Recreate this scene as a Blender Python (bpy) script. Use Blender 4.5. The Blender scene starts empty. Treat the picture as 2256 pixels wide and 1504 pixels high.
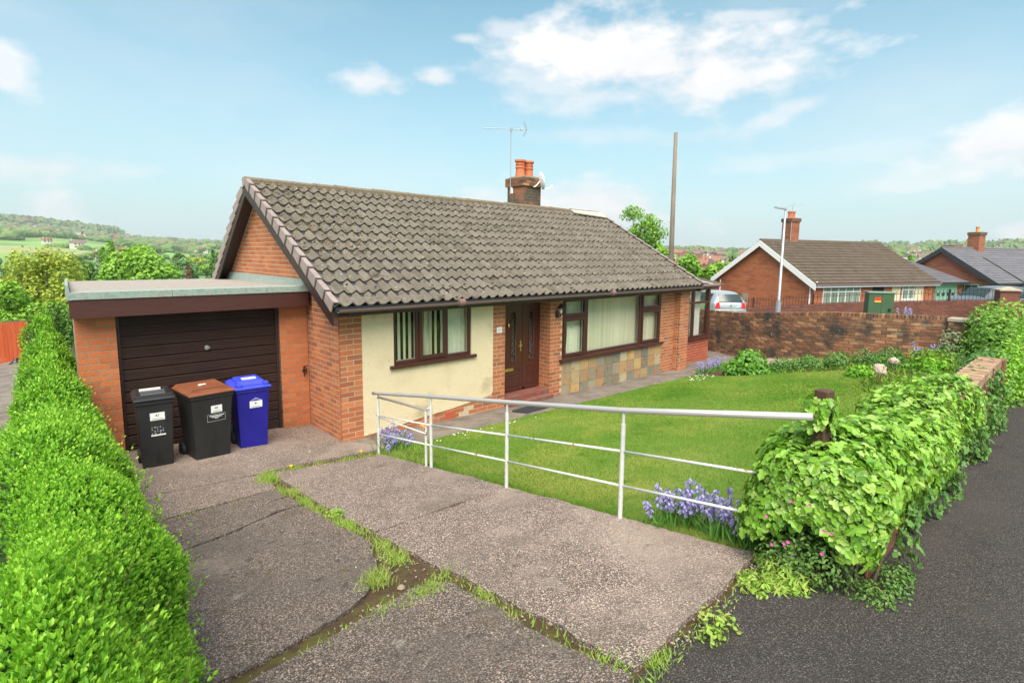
import bpy, bmesh, math, random
import numpy as np
from mathutils import Vector, Matrix, Quaternion, noise as mnoise
R_ = math.radians
rng = np.random.default_rng(7)
random.seed(7)
SC = bpy.context.scene
COL = SC.collection

# ------------------------------------------------------------------ camera, sky, sun, exposure
CAMP = np.array([-3.5314, -7.7188, 2.9716])
CR = np.array([0.73681, -0.67600, 0.01146]); CU = np.array([0.07602, 0.09968, 0.99211]); CF = np.array([0.67181, 0.73012, -0.12484])
cam_d = bpy.data.cameras.new('camera'); cam = bpy.data.objects.new('camera', cam_d); COL.objects.link(cam)
cam.matrix_world = Matrix(((CR[0], CU[0], -CF[0], CAMP[0]), (CR[1], CU[1], -CF[1], CAMP[1]), (CR[2], CU[2], -CF[2], CAMP[2]), (0, 0, 0, 1)))
cam_d.sensor_width = 36; cam_d.lens = 1179.4 / 2256 * 36; cam_d.shift_y = -(752 - 710) / 2256
cam_d.clip_start = 0.05; cam_d.clip_end = 12000
SC.camera = cam
def raydir(x, y):
    d = CF * 1179.4 + CR * (x - 1128) - CU * (y - 710); return d / np.linalg.norm(d)
def at(x, y, Z):                                  # the point seen at (x, y) of the photograph, Z metres ahead
    d = raydir(x, y); return CAMP + d * (Z / d.dot(CF))

SUN_EL, SUN_AZ = 56.0, 228.0                      # azimuth measured from +X, anticlockwise
EXPOSURE = 0.84
SC.view_settings.view_transform = 'Standard'; SC.view_settings.look = 'None'
SC.view_settings.exposure = EXPOSURE; SC.view_settings.gamma = 1.0; SC.view_settings.use_curve_mapping = False
w = bpy.data.worlds.new('World'); SC.world = w; w.use_nodes = True
nt = w.node_tree; N = nt.nodes; Lk = nt.links
for n in list(N): N.remove(n)
def wn(t, **k):
    n = N.new(t)
    for a, b in k.items(): setattr(n, a, b)
    return n
out = wn('ShaderNodeOutputWorld'); bg = wn('ShaderNodeBackground'); bg.inputs[1].default_value = 0.10
sky = wn('ShaderNodeTexSky', sky_type='NISHITA', sun_disc=False, sun_elevation=R_(SUN_EL), sun_rotation=R_(90 - SUN_AZ), air_density=1.0, dust_density=1.2, ozone_density=2.0)
tint = wn('ShaderNodeMix', data_type='RGBA', blend_type='MULTIPLY'); tint.inputs[0].default_value = 1
tint.inputs[7].default_value = (.82, 1.30, 1.10, 1)
Lk.new(sky.outputs[0], tint.inputs[6])
tc = wn('ShaderNodeTexCoord')
def vmath(op, a, b=None):
    n = wn('ShaderNodeVectorMath', operation=op)
    for i, v in enumerate((a, b)):
        if v is None: continue
        if isinstance(v, (tuple, list)): n.inputs[i].default_value = v
        else: Lk.new(v, n.inputs[i])
    return n.outputs[1] if op in ('DOT_PRODUCT', 'LENGTH') else n.outputs[0]
def fmath(op, a, b=None, c=None, clamp=False):
    n = wn('ShaderNodeMath', operation=op, use_clamp=clamp)
    for i, v in enumerate((a, b, c)):
        if v is None: continue
        if isinstance(v, (int, float)): n.inputs[i].default_value = v
        else: Lk.new(v, n.inputs[i])
    return n.outputs[0]
D = tc.outputs['Generated']
mp = wn('ShaderNodeMapping'); mp.inputs['Scale'].default_value = (1, 1, 2.2); Lk.new(D, mp.inputs[0])
def wnoise(scale, detail, rough=.55, src=None):
    n = wn('ShaderNodeTexNoise'); n.inputs['Scale'].default_value = scale; n.inputs['Detail'].default_value = detail; n.inputs['Roughness'].default_value = rough
    Lk.new(src or mp.outputs[0], n.inputs['Vector']); return n.outputs[0]
n1 = wnoise(7, 9, .58); n2 = wnoise(2.2, 5)
mask = None
CLOUDS = [(1420, 135, 360, 100, 1.0, -.12), (1560, 185, 260, 60, .95, -.05), (1230, 185, 200, 60, .6, -.15), (2220, 320, 190, 60, .95, 0), (2080, 375, 200, 30, .5, .1), (1310, 455, 190, 60, .95, 0), (1060, 440, 60, 20, .6, 0),
          (10, 150, 60, 60, .8, 0), (95, 370, 150, 38, .65, .25), (835, 180, 80, 34, .8, 0), (960, 172, 60, 22, .8, -.1), (125, 465, 60, 45, .6, 0), (1650, 35, 120, 18, .65, -.12),
          (1730, 250, 110, 26, .6, .3), (1800, 345, 420, 22, .35, -.06), (1400, 300, 300, 22, .3, -.08), (2250, 510, 60, 22, .9, 0), (1030, 85, 45, 14, .6, 0), (1120, 68, 60, 26, .6, 0)]
for (cx, cy, wx, wy, amp, rot) in CLOUDS:
    c = raydir(cx, cy); e1 = raydir(cx + wx * math.cos(rot), cy - wx * math.sin(rot)) - c; e2 = raydir(cx + wy * math.sin(rot), cy + wy * math.cos(rot)) - c
    dl = vmath('SUBTRACT', D, tuple(c))
    a = vmath('DOT_PRODUCT', dl, tuple(e1 / e1.dot(e1))); b = vmath('DOT_PRODUCT', dl, tuple(e2 / e2.dot(e2)))
    r2 = fmath('SQRT', fmath('ADD', fmath('MULTIPLY', a, a), fmath('MULTIPLY', b, b)))
    v = fmath('SUBTRACT', 1.32, r2)
    v = fmath('ADD', v, fmath('MULTIPLY', fmath('SUBTRACT', n1, .51), 4.0))
    v = fmath('MULTIPLY', fmath('MULTIPLY', v, 1.15, clamp=True), amp)
    mask = v if mask is None else fmath('MAXIMUM', mask, v)
veil = fmath('MULTIPLY', fmath('SUBTRACT', n2, .42), .9, clamp=True)
mask = fmath('MAXIMUM', mask, veil)
# the rest of the sky keeps the same scattered fair-weather cloud
gen = fmath('MULTIPLY', fmath('SUBTRACT', wnoise(3.1, 9, .55), .53), 5.0, clamp=True)
behind = fmath('MULTIPLY', fmath('SUBTRACT', .62, vmath('DOT_PRODUCT', D, tuple(CF))), 3.0, clamp=True)
mask = fmath('MAXIMUM', mask, fmath('MULTIPLY', gen, behind))
# pale air low over the horizon, clouds in front of it
sep = wn('ShaderNodeSeparateXYZ'); Lk.new(D, sep.inputs[0])
low = fmath('POWER', fmath('SUBTRACT', 1.0, fmath('MULTIPLY', fmath('ABSOLUTE', sep.outputs[2]), 1.7), clamp=True), 1.5)
hz = wn('ShaderNodeMix', data_type='RGBA'); Lk.new(fmath('MULTIPLY', low, .86), hz.inputs[0]); Lk.new(tint.outputs[2], hz.inputs[6]); hz.inputs[7].default_value = (3.95, 4.65, 5.1, 1)
cm = wn('ShaderNodeMix', data_type='RGBA'); Lk.new(mask, cm.inputs[0]); Lk.new(hz.outputs[2], cm.inputs[6])
shade = wn('ShaderNodeValToRGB'); shade.color_ramp.elements[0].color = (5.2, 5.25, 5.4, 1); shade.color_ramp.elements[1].color = (6.2, 6.15, 6.15, 1)
shade.color_ramp.elements[0].position = .35; shade.color_ramp.elements[1].position = .7
Lk.new(n1, shade.inputs[0]); Lk.new(shade.outputs[0], cm.inputs[7])
Lk.new(cm.outputs[2], bg.inputs[0]); Lk.new(bg.outputs[0], out.inputs[0])

sd = bpy.data.lights.new('sun', 'SUN'); sd.energy = 4.3; sd.angle = R_(58); sd.color = (1.0, .885, .76)
sun = bpy.data.objects.new('sun', sd); COL.objects.link(sun)
sv = Vector((math.cos(R_(SUN_EL)) * math.cos(R_(SUN_AZ)), math.cos(R_(SUN_EL)) * math.sin(R_(SUN_AZ)), math.sin(R_(SUN_EL))))
sun.rotation_euler = sv.to_track_quat('Z', 'Y').to_euler()

# ------------------------------------------------------------------ helpers
def tag(o, label=None, cat=None, group=None, kind=None):
    for k, v in (('label', label), ('category', cat), ('group', group), ('kind', kind)):
        if v: o[k] = v
    return o
def empty(name, loc=(0, 0, 0), rz=0, label=None, cat=None, group=None):
    o = bpy.data.objects.new(name, None); COL.objects.link(o); o.location = loc; o.rotation_euler = (0, 0, rz)
    o.empty_display_size = .1
    return tag(o, label, cat, group)
def obj(name, me, parent=None, loc=None, rot=None, scale=None):
    o = bpy.data.objects.new(name, me); COL.objects.link(o)
    if parent: o.parent = parent
    if loc is not None: o.location = loc
    if rot is not None: o.rotation_euler = rot
    if scale is not None: o.scale = scale
    return o
def copy_tree(o, parent=None):
    c = o.copy(); COL.objects.link(c); c.parent = parent
    for ch in list(o.children): copy_tree(ch, c)
    return c
class MB:
    def __init__(s): s.v = []; s.f = []; s.m = []; s.uv = []
    def quad(s, pts, m=0):
        b = len(s.v); s.v += [tuple(p) for p in pts]; s.f.append(tuple(range(b, b + len(pts)))); s.m.append(m); return s
    def box(s, x0, x1, y0, y1, z0, z1, m=0, skip=''):
        b = len(s.v)
        s.v += [(x0, y0, z0), (x1, y0, z0), (x1, y1, z0), (x0, y1, z0), (x0, y0, z1), (x1, y0, z1), (x1, y1, z1), (x0, y1, z1)]
        for k, q in (('d', (0, 3, 2, 1)), ('u', (4, 5, 6, 7)), ('f', (0, 1, 5, 4)), ('r', (1, 2, 6, 5)), ('b', (2, 3, 7, 6)), ('l', (3, 0, 4, 7))):
            if k not in skip: s.f.append(tuple(b + i for i in q)); s.m.append(m)
        return s
    def hexa(s, p, m=0):                         # eight points: bottom ring then top ring
        b = len(s.v); s.v += [tuple(q) for q in p]
        for q in ((0, 3, 2, 1), (4, 5, 6, 7), (0, 1, 5, 4), (1, 2, 6, 5), (2, 3, 7, 6), (3, 0, 4, 7)): s.f.append(tuple(b + i for i in q)); s.m.append(m)
        return s
    def tube(s, pts, r, n=8, m=0, cap=True, rr=None):
        pts = [Vector(p) for p in pts]; b = len(s.v); up = Vector((0, 0, 1)); prev = None
        for i, p in enumerate(pts):
            t = (pts[min(i + 1, len(pts) - 1)] - pts[max(i - 1, 0)]).normalized()
            a = t.cross(up if abs(t.z) < .95 else Vector((1, 0, 0))).normalized() if prev is None else (prev - t * prev.dot(t)).normalized()
            prev = a; c = t.cross(a); ri = rr[i] if rr else r
            for k in range(n):
                an = 2 * math.pi * k / n; s.v.append(tuple(p + a * (ri * math.cos(an)) + c * (ri * math.sin(an))))
        for i in range(len(pts) - 1):
            for k in range(n):
                k2 = (k + 1) % n; s.f.append((b + i * n + k, b + i * n + k2, b + (i + 1) * n + k2, b + (i + 1) * n + k)); s.m.append(m)
        if cap:
            s.f.append(tuple(b + k for k in range(n))[::-1]); s.f.append(tuple(b + (len(pts) - 1) * n + k for k in range(n))); s.m += [m, m]
        return s
    def lathe(s, prof, c=(0, 0, 0), n=16, m=0, axis='z'):
        b = len(s.v)
        for (r, h) in prof:
            for k in range(n):
                a = 2 * math.pi * k / n; x, y = r * math.cos(a), r * math.sin(a)
                p = (x, y, h) if axis == 'z' else ((h, x, y) if axis == 'x' else (x, h, y))
                s.v.append((c[0] + p[0], c[1] + p[1], c[2] + p[2]))
        for i in range(len(prof) - 1):
            for k in range(n):
                k2 = (k + 1) % n; s.f.append((b + i * n + k, b + i * n + k2, b + (i + 1) * n + k2, b + (i + 1) * n + k)); s.m.append(m)
        s.f.append(tuple(b + k for k in range(n))[::-1]); s.f.append(tuple(b + (len(prof) - 1) * n + k for k in range(n))); s.m += [m, m]
        return s
    def prism(s, poly, d, m=0):                  # poly: 3d points of a flat outline, d: extrusion vector
        n = len(poly); b = len(s.v); d = Vector(d)
        s.v += [tuple(p) for p in poly] + [tuple(Vector(p) + d) for p in poly]
        s.f.append(tuple(range(b, b + n))[::-1]); s.f.append(tuple(range(b + n, b + 2 * n))); s.m += [m, m]
        for k in range(n):
            k2 = (k + 1) % n; s.f.append((b + k, b + k2, b + n + k2, b + n + k)); s.m.append(m)
        return s
    def mesh(s, name, mats, smooth=False, recalc=True):
        me = bpy.data.meshes.new(name); me.from_pydata(s.v, [], s.f)
        for m_ in (mats if isinstance(mats, (list, tuple)) else [mats]): me.materials.append(m_)
        if any(s.m): me.polygons.foreach_set('material_index', s.m)
        if recalc:
            bm = bmesh.new(); bm.from_mesh(me); bmesh.ops.recalc_face_normals(bm, faces=bm.faces); bm.to_mesh(me); bm.free()
        if smooth: me.polygons.foreach_set('use_smooth', [True] * len(me.polygons))
        me.update(); return me
    def build(s, name, mats, parent=None, smooth=False, bevel=0, loc=None, rot=None, recalc=True):
        o = obj(name, s.mesh(name, mats, smooth, recalc), parent, loc, rot)
        if bevel:
            b = o.modifiers.new('bevel', 'BEVEL'); b.width = bevel; b.segments = 2; b.limit_method = 'ANGLE'; b.angle_limit = R_(40)
        return o
def np_mesh(name, V, F, mat, rnd=None, smooth=False):
    """V (n,3), F (m,k) of one polygon size; rnd (n,) point attribute"""
    V = np.ascontiguousarray(V, dtype=np.float32); F = np.ascontiguousarray(F, dtype=np.int32); m, k = F.shape
    me = bpy.data.meshes.new(name); me.vertices.add(len(V)); me.vertices.foreach_set('co', V.ravel())
    me.loops.add(m * k); me.loops.foreach_set('vertex_index', F.ravel())
    me.polygons.add(m); me.polygons.foreach_set('loop_start', np.arange(m, dtype=np.int32) * k)
    try: me.polygons.foreach_set('loop_total', np.full(m, k, dtype=np.int32))
    except Exception: pass
    me.materials.append(mat)
    if rnd is not None:
        at_ = me.attributes.new('rnd', 'FLOAT', 'POINT'); at_.data.foreach_set('value', np.asarray(rnd, dtype=np.float32))
    me.polygons.foreach_set('use_smooth', np.full(m, bool(smooth)))
    me.update(calc_edges=True); return me
def scatter_mesh(name, bv, bf, Ms, P, mat, rnd=None, smooth=False):
    """many copies of one small piece joined: bv (k,3), bf (j,q), Ms (N,3,3), P (N,3)"""
    bv = np.asarray(bv, float); bf = np.asarray(bf); n = len(P)
    V = np.einsum('nij,kj->nki', Ms, bv) + np.asarray(P)[:, None, :]
    F = bf[None] + (np.arange(n) * len(bv))[:, None, None]
    rv = None if rnd is None else np.repeat(rnd, len(bv))
    return np_mesh(name, V.reshape(-1, 3), F.reshape(-1, bf.shape[1]), mat, rv, smooth)
def norm(a): return a / np.maximum(np.linalg.norm(a, axis=-1, keepdims=True), 1e-9)
def basis(zdir, spin):
    """rotation matrices (columns x,y,z) with z along zdir and a random spin"""
    z = norm(zdir); up = np.where(np.abs(z[:, 2:3]) < .9, np.array([[0, 0, 1.]]), np.array([[1., 0, 0]]))
    x = norm(np.cross(up, z)); y = np.cross(z, x)
    c, s_ = np.cos(spin)[:, None], np.sin(spin)[:, None]
    return np.stack([x * c + y * s_, -x * s_ + y * c, z], axis=2)

# ------------------------------------------------------------------ materials
MATS = {}
def mat(name, cols, scale=6., detail=6., rough=.8, bump=0., bscale=None, rnd=None, rmix=.7, metal=0., spec=.5, stretch=(1, 1, 1), speck=(), sub=0., trans=0., obj_space=False, stains=()):
    """cols: colours along a noise ramp. rnd: colours by object random or the rnd attribute. speck: [(colour, scale, threshold)]. stains: [(colour, scale, lo, hi)]"""
    m = bpy.data.materials.new(name); m.use_nodes = True; t = m.node_tree; n_, l_ = t.nodes, t.links
    bs = n_['Principled BSDF']; bs.inputs['Roughness'].default_value = rough; bs.inputs['Metallic'].default_value = metal
    bs.inputs['Specular IOR Level'].default_value = spec
    geo = n_.new('ShaderNodeNewGeometry'); src = geo.outputs['Position']
    if obj_space: src = n_.new('ShaderNodeTexCoord').outputs['Object']
    mpn = n_.new('ShaderNodeMapping'); mpn.inputs['Scale'].default_value = stretch; l_.new(src, mpn.inputs[0]); src = mpn.outputs[0]
    def noise(sc, de=6., ro=.6):
        q = n_.new('ShaderNodeTexNoise'); q.inputs['Scale'].default_value = sc; q.inputs['Detail'].default_value = de; q.inputs['Roughness'].default_value = ro; l_.new(src, q.inputs['Vector']); return q.outputs[0]
    def ramp(fac, cs, lo=.3, hi=.7, const=False):
        r = n_.new('ShaderNodeValToRGB'); e = r.color_ramp.elements; k = len(cs)
        while len(e) < k: e.new(.5)
        for i, c in enumerate(cs):
            e[i].position = lo + (hi - lo) * i / max(1, k - 1); e[i].color = (*c, 1)
        if const: r.color_ramp.interpolation = 'CONSTANT'
        l_.new(fac, r.inputs[0]); return r.outputs[0]
    def mix(f, a, b, bt='MIX'):
        x = n_.new('ShaderNodeMix'); x.data_type = 'RGBA'; x.blend_type = bt
        for i, v in ((0, f), (6, a), (7, b)):
            if isinstance(v, (int, float)): x.inputs[i].default_value = v
            elif isinstance(v, tuple): x.inputs[i].default_value = (*v, 1)
            else: l_.new(v, x.inputs[i])
        return x.outputs[2]
    base = noise(scale, detail)
    col = ramp(base, cols) if len(cols) > 1 else None
    if col is None:
        q = n_.new('ShaderNodeRGB'); q.outputs[0].default_value = (*cols[0], 1); col = q.outputs[0]
    if rnd:
        oi = n_.new('ShaderNodeObjectInfo'); at_ = n_.new('ShaderNodeAttribute'); at_.attribute_name = 'rnd'
        lt = n_.new('ShaderNodeMath'); lt.operation = 'LESS_THAN'; l_.new(at_.outputs['Fac'], lt.inputs[0]); lt.inputs[1].default_value = .001
        ad = n_.new('ShaderNodeMath'); ad.operation = 'MULTIPLY'; l_.new(oi.outputs['Random'], ad.inputs[0]); l_.new(lt.outputs[0], ad.inputs[1])
        fr = n_.new('ShaderNodeMath'); fr.operation = 'ADD'; l_.new(ad.outputs[0], fr.inputs[0]); l_.new(at_.outputs['Fac'], fr.inputs[1])
        col = mix(rmix, col, ramp(fr.outputs[0], rnd, 0., 1.))
    for (c, sc, lo, hi) in stains:
        q = n_.new('ShaderNodeMapRange'); q.inputs[1].default_value = lo; q.inputs[2].default_value = hi; l_.new(noise(sc, 5., .6), q.inputs[0])
        col = mix(q.outputs[0], col, c)
    for (c, sc, th) in speck:
        v = n_.new('ShaderNodeTexVoronoi'); v.inputs['Scale'].default_value = sc; l_.new(src, v.inputs['Vector'])
        wn_ = n_.new('ShaderNodeTexWhiteNoise'); l_.new(v.outputs['Color'], wn_.inputs['Vector'])
        g = n_.new('ShaderNodeMath'); g.operation = 'LESS_THAN'; l_.new(wn_.outputs['Value'], g.inputs[0]); g.inputs[1].default_value = th
        g2 = n_.new('ShaderNodeMapRange'); g2.inputs[1].default_value = .42; g2.inputs[2].default_value = .28; l_.new(v.outputs['Distance'], g2.inputs[0])
        g3 = n_.new('ShaderNodeMath'); g3.operation = 'MULTIPLY'; l_.new(g.outputs[0], g3.inputs[0]); l_.new(g2.outputs[0], g3.inputs[1])
        col = mix(g3.outputs[0], col, c)
    l_.new(col, bs.inputs['Base Color'])
    if bump:
        b = n_.new('ShaderNodeBump'); b.inputs['Strength'].default_value = min(1, bump); b.inputs['Distance'].default_value = .02 * max(1, bump); l_.new(noise(bscale or scale * 4, 5.), b.inputs['Height']); l_.new(b.outputs[0], bs.inputs['Normal'])
    if trans:
        tr = n_.new('ShaderNodeBsdfTranslucent'); hs = mix(1., col, (1.15, 1.1, .5), 'MULTIPLY'); l_.new(hs, tr.inputs[0])
        ms = n_.new('ShaderNodeMixShader'); ms.inputs[0].default_value = trans; l_.new(bs.outputs[0], ms.inputs[1]); l_.new(tr.outputs[0], ms.inputs[2])
        l_.new(ms.outputs[0], n_['Material Output'].inputs[0])
    m.diffuse_color = (*cols[0], 1)
    MATS[name] = m; return m
def pebbles(name, matrix, cols, scale, cover, stains=()):
    """small stones of mixed colour set in a binder, worn in patches"""
    m = bpy.data.materials.new(name); m.use_nodes = True; t = m.node_tree; n_, l_ = t.nodes, t.links; bs = n_['Principled BSDF']; bs.inputs['Roughness'].default_value = .9; bs.inputs['Specular IOR Level'].default_value = .3
    src = n_.new('ShaderNodeNewGeometry').outputs['Position']
    def noise(sc, de=6.): q = n_.new('ShaderNodeTexNoise'); q.inputs['Scale'].default_value = sc; q.inputs['Detail'].default_value = de; q.inputs['Roughness'].default_value = .62; l_.new(src, q.inputs['Vector']); return q.outputs[0]
    def mix(f, a, b):
        x = n_.new('ShaderNodeMix'); x.data_type = 'RGBA'
        for i, v in ((0, f), (6, a), (7, b)):
            if isinstance(v, tuple): x.inputs[i].default_value = (*v, 1)
            else: l_.new(v, x.inputs[i])
        return x.outputs[2]
    def rng_(v, a, b, c=0., d=1.): q = n_.new('ShaderNodeMapRange'); q.inputs[1].default_value = a; q.inputs[2].default_value = b; q.inputs[3].default_value = c; q.inputs[4].default_value = d; l_.new(v, q.inputs[0]); return q.outputs[0]
    def mul(a, b): q = n_.new('ShaderNodeMath'); q.operation = 'MULTIPLY'; l_.new(a, q.inputs[0]); l_.new(b, q.inputs[1]); return q.outputs[0]
    col, hgt = matrix, None
    for k, sc in enumerate((scale * .8, scale * 1.6)):
        v = n_.new('ShaderNodeTexVoronoi'); v.inputs['Scale'].default_value = sc; l_.new(src, v.inputs['Vector']); w_ = n_.new('ShaderNodeTexWhiteNoise'); l_.new(v.outputs['Color'], w_.inputs['Vector'])
        r = n_.new('ShaderNodeValToRGB'); r.color_ramp.interpolation = 'CONSTANT'; e = r.color_ramp.elements
        while len(e) < len(cols): e.new(.5)
        for i, c in enumerate(cols): e[i].position = i / len(cols); e[i].color = (*c, 1)
        l_.new(w_.outputs['Value'], r.inputs[0]); face = mul(rng_(v.outputs['Distance'], .52, .38), rng_(noise(2.6), .30, .48, cover * .55, cover)); col = mix(face, col, r.outputs[0])
        if k == 0: hgt = v.outputs['Distance']
    for (c, sc, lo, hi, am) in stains: col = mix(rng_(noise(sc, 8.), lo, hi, 0., am), col, c)
    l_.new(col, bs.inputs['Base Color']); ad = n_.new('ShaderNodeMath'); ad.operation = 'SUBTRACT'; l_.new(noise(34, 4.), ad.inputs[0]); l_.new(hgt, ad.inputs[1]); b = n_.new('ShaderNodeBump'); b.inputs['Strength'].default_value = .55; b.inputs['Distance'].default_value = .012; l_.new(ad.outputs[0], b.inputs['Height']); l_.new(b.outputs[0], bs.inputs['Normal']); return m
def glass_mat(name, tintc=(.98, .985, .965), refl=.9):
    m = bpy.data.materials.new(name); m.use_nodes = True; t = m.node_tree; n_, l_ = t.nodes, t.links
    n_.remove(n_['Principled BSDF']); gl = n_.new('ShaderNodeBsdfGlossy'); gl.inputs['Roughness'].default_value = .02; gl.inputs[0].default_value = (refl, refl, refl, 1)
    tr = n_.new('ShaderNodeBsdfTransparent'); tr.inputs[0].default_value = (*tintc, 1)
    lw = n_.new('ShaderNodeLayerWeight'); lw.inputs[0].default_value = .5; pw = n_.new('ShaderNodeMath'); pw.operation = 'POWER'; pw.inputs[1].default_value = 4.5; l_.new(lw.outputs['Facing'], pw.inputs[0]); fr = n_.new('ShaderNodeMath'); fr.operation = 'MULTIPLY_ADD'; fr.inputs[1].default_value = .8; fr.inputs[2].default_value = .05; l_.new(pw.outputs[0], fr.inputs[0]); ms = n_.new('ShaderNodeMixShader')
    l_.new(fr.outputs[0], ms.inputs[0]); l_.new(tr.outputs[0], ms.inputs[1]); l_.new(gl.outputs[0], ms.inputs[2]); l_.new(ms.outputs[0], n_['Material Output'].inputs[0])
    return m
def plain(name, c, rough=.5, metal=0., spec=.5):
    m = bpy.data.materials.new(name); m.use_nodes = True; b = m.node_tree.nodes['Principled BSDF']
    b.inputs['Base Color'].default_value = (*c, 1); b.inputs['Roughness'].default_value = rough; b.inputs['Metallic'].default_value = metal; b.inputs['Specular IOR Level'].default_value = spec
    m.diffuse_color = (*c, 1); return m

BRICKS = [(.50, .16, .06), (.36, .11, .05), (.60, .21, .07), (.27, .095, .05), (.52, .21, .095), (.44, .13, .05), (.56, .19, .06), (.24, .09, .055)]
m_brick = mat('orange_brick', [(.34, .10, .05), (.47, .16, .07)], 14, rough=.9, bump=.5, bscale=60, rnd=BRICKS, rmix=.72)
m_gbrick = mat('garage_brick', [(.44, .13, .045), (.56, .18, .06)], 14, rough=.9, bump=.5, bscale=60, rnd=[(.52, .14, .045), (.42, .11, .04), (.60, .20, .07), (.34, .10, .05), (.55, .16, .05)], rmix=.6)
m_mortar = mat('mortar', [(.46, .37, .25), (.60, .50, .35)], 20, rough=.95, bump=.4, bscale=90)
m_gmortar = mat('grey_mortar', [(.25, .20, .14), (.36, .28, .20)], 20, rough=.95, bump=.4, bscale=90)
m_oldbrick = mat('weathered_brick', [(.12, .060, .042), (.28, .13, .065), (.07, .05, .04)], 4.5, rough=.95, bump=.7, bscale=40,
                 rnd=[(.24, .085, .045), (.06, .042, .035), (.40, .19, .085), (.13, .06, .04), (.50, .28, .14), (.05, .04, .035), (.30, .12, .055), (.09, .055, .04), (.34, .15, .07)], rmix=.7, stains=[((.045, .038, .032), 1.5, .52, .66), ((.42, .34, .23), 9, .68, .74)])
m_oldmortar = mat('old_mortar', [(.10, .08, .06), (.26, .20, .14)], 12, rough=.95)
m_darkbrick = mat('brown_brick', [(.14, .055, .04), (.20, .08, .05)], 6, rough=.95, bump=.4, bscale=40, rnd=[(.17, .06, .045), (.12, .05, .04), (.24, .09, .055), (.19, .07, .05)], rmix=.6)
m_render = mat('cream_render', [(.76, .61, .38), (.86, .72, .48), (.82, .68, .44)], 1.3, rough=.9, bump=1.3, bscale=70, stains=[((.38, .31, .18), 42, .655, .70), ((.50, .42, .24), 1.1, .60, .76), ((.45, .40, .20), 7, .68, .75)])
m_upvc = mat('brown_frame', [(.055, .018, .014), (.085, .028, .022)], 8, rough=.35, stretch=(1, 1, 6))
m_door = mat('brown_door', [(.060, .017, .012), (.10, .030, .020)], 10, rough=.33, stretch=(6, 6, 1))
m_gutter = plain('brown_gutter', (.20, .125, .115), .38)
m_fascia = mat('dark_fascia', [(.026, .011, .009), (.042, .017, .014)], 6, rough=.5)
m_gfascia = mat('garage_fascia', [(.050, .014, .011), (.075, .022, .017)], 5, rough=.5, stretch=(1, 1, 12))
m_gdoor = mat('garage_door', [(.030, .014, .010), (.048, .024, .018)], 3, rough=.5, spec=.3, stretch=(1, 1, 9))
m_tile = mat('roof_tile', [(.095, .080, .062), (.150, .128, .102), (.20, .175, .142)], 5, detail=9, rough=.95, bump=.6, bscale=90, rnd=[(.078, .066, .052), (.155, .132, .107), (.11, .092, .073), (.185, .160, .130), (.10, .084, .067)], rmix=.55,
             stains=[((.045, .032, .02), 14, .62, .69), ((.06, .045, .025), 3.2, .60, .72), ((.32, .31, .27), 19, .69, .74)], speck=[((.03, .02, .014), 13, .10), ((.36, .34, .29), 26, .02)])
m_ridge = mat('mossy_ridge', [(.13, .10, .065), (.22, .17, .12), (.08, .06, .035)], 18, rough=.95, bump=.8, bscale=60)
m_moss = mat('moss', [(.10, .075, .035), (.16, .12, .055), (.07, .035, .02)], 30, rough=1, bump=.8, bscale=90)
m_verge = mat('mauve_verge', [(.24, .185, .17), (.33, .26, .245)], 7, rough=.6)
m_felt = mat('green_felt', [(.20, .27, .235), (.30, .36, .32), (.24, .25, .22)], 14, rough=.95, bump=.4, bscale=120)
m_feltlight = mat('mineral_felt', [(.25, .215, .19), (.34, .30, .27), (.22, .19, .165)], 9, rough=.95, bump=.3, bscale=150, stains=[((.17, .12, .09), 5, .66, .74)], speck=[((.25, .2, .16), 40, .1)])
m_glass = glass_mat('window_glass')
m_carglass = plain('car_glass', (.03, .045, .04), .05, 0, .9)
m_dark = plain('dark_room', (.012, .014, .012), .9)
m_blind = mat('blind_fabric', [(.56, .54, .40), (.76, .74, .58)], 9, detail=2, stretch=(1, 1, .02), rough=.8)
m_curtain = mat('curtain_fabric', [(.66, .70, .58), (.78, .80, .68)], 6, rough=.85)
m_brass = plain('brass', (.80, .58, .22), .22, .9)
m_white = plain('white_plastic', (.80, .80, .78), .4)
m_steel = mat('painted_steel', [(.50, .50, .48), (.66, .66, .64)], 9, rough=.5, stains=[((.34, .15, .06), 9, .63, .67)])
m_handrail = plain('handrail', (.50, .47, .45), .30, .35)
m_chrome = plain('chrome', (.7, .7, .7), .15, 1)
m_rubber = plain('black_rubber', (.018, .018, .018), .7)
m_black = plain('black_iron', (.012, .012, .013), .45)
m_blackbin = mat('black_plastic', [(.012, .012, .013), (.022, .022, .023)], 5, rough=.5, bump=.15, bscale=200)
m_brownlid = mat('brown_plastic', [(.17, .055, .024), (.23, .075, .034)], 5, rough=.5, bump=.15, bscale=150)
m_bluebin = mat('blue_plastic', [(.008, .008, .22), (.014, .012, .28)], 4, rough=.42, bump=.15, bscale=200)
m_bluelid = mat('blue_lid_plastic', [(.035, .05, .50), (.05, .07, .62)], 4, rough=.42)
m_red = plain('red_clay', (.50, .12, .055), .7)
m_pot = mat('clay_pot', [(.50, .13, .06), (.60, .18, .08)], 8, rough=.8)
m_slate = mat('slate_tile', [(.16, .16, .14), (.46, .30, .14), (.28, .27, .21), (.19, .20, .18)], 6.5, detail=9, rough=.75, bump=.7, bscale=25,
              rnd=[(.12, .145, .135), (.56, .27, .07), (.14, .165, .15), (.26, .25, .19), (.30, .15, .08), (.50, .45, .30), (.09, .115, .115), (.62, .36, .10), (.28, .28, .21), (.44, .40, .27)], rmix=.68, stains=[((.42, .17, .045), 5, .56, .64), ((.06, .065, .06), 8, .62, .7)])
m_step = mat('red_step', [(.17, .055, .04), (.27, .08, .055)], 9, rough=.85, stains=[((.16, .12, .10), 5, .52, .68)])
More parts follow.
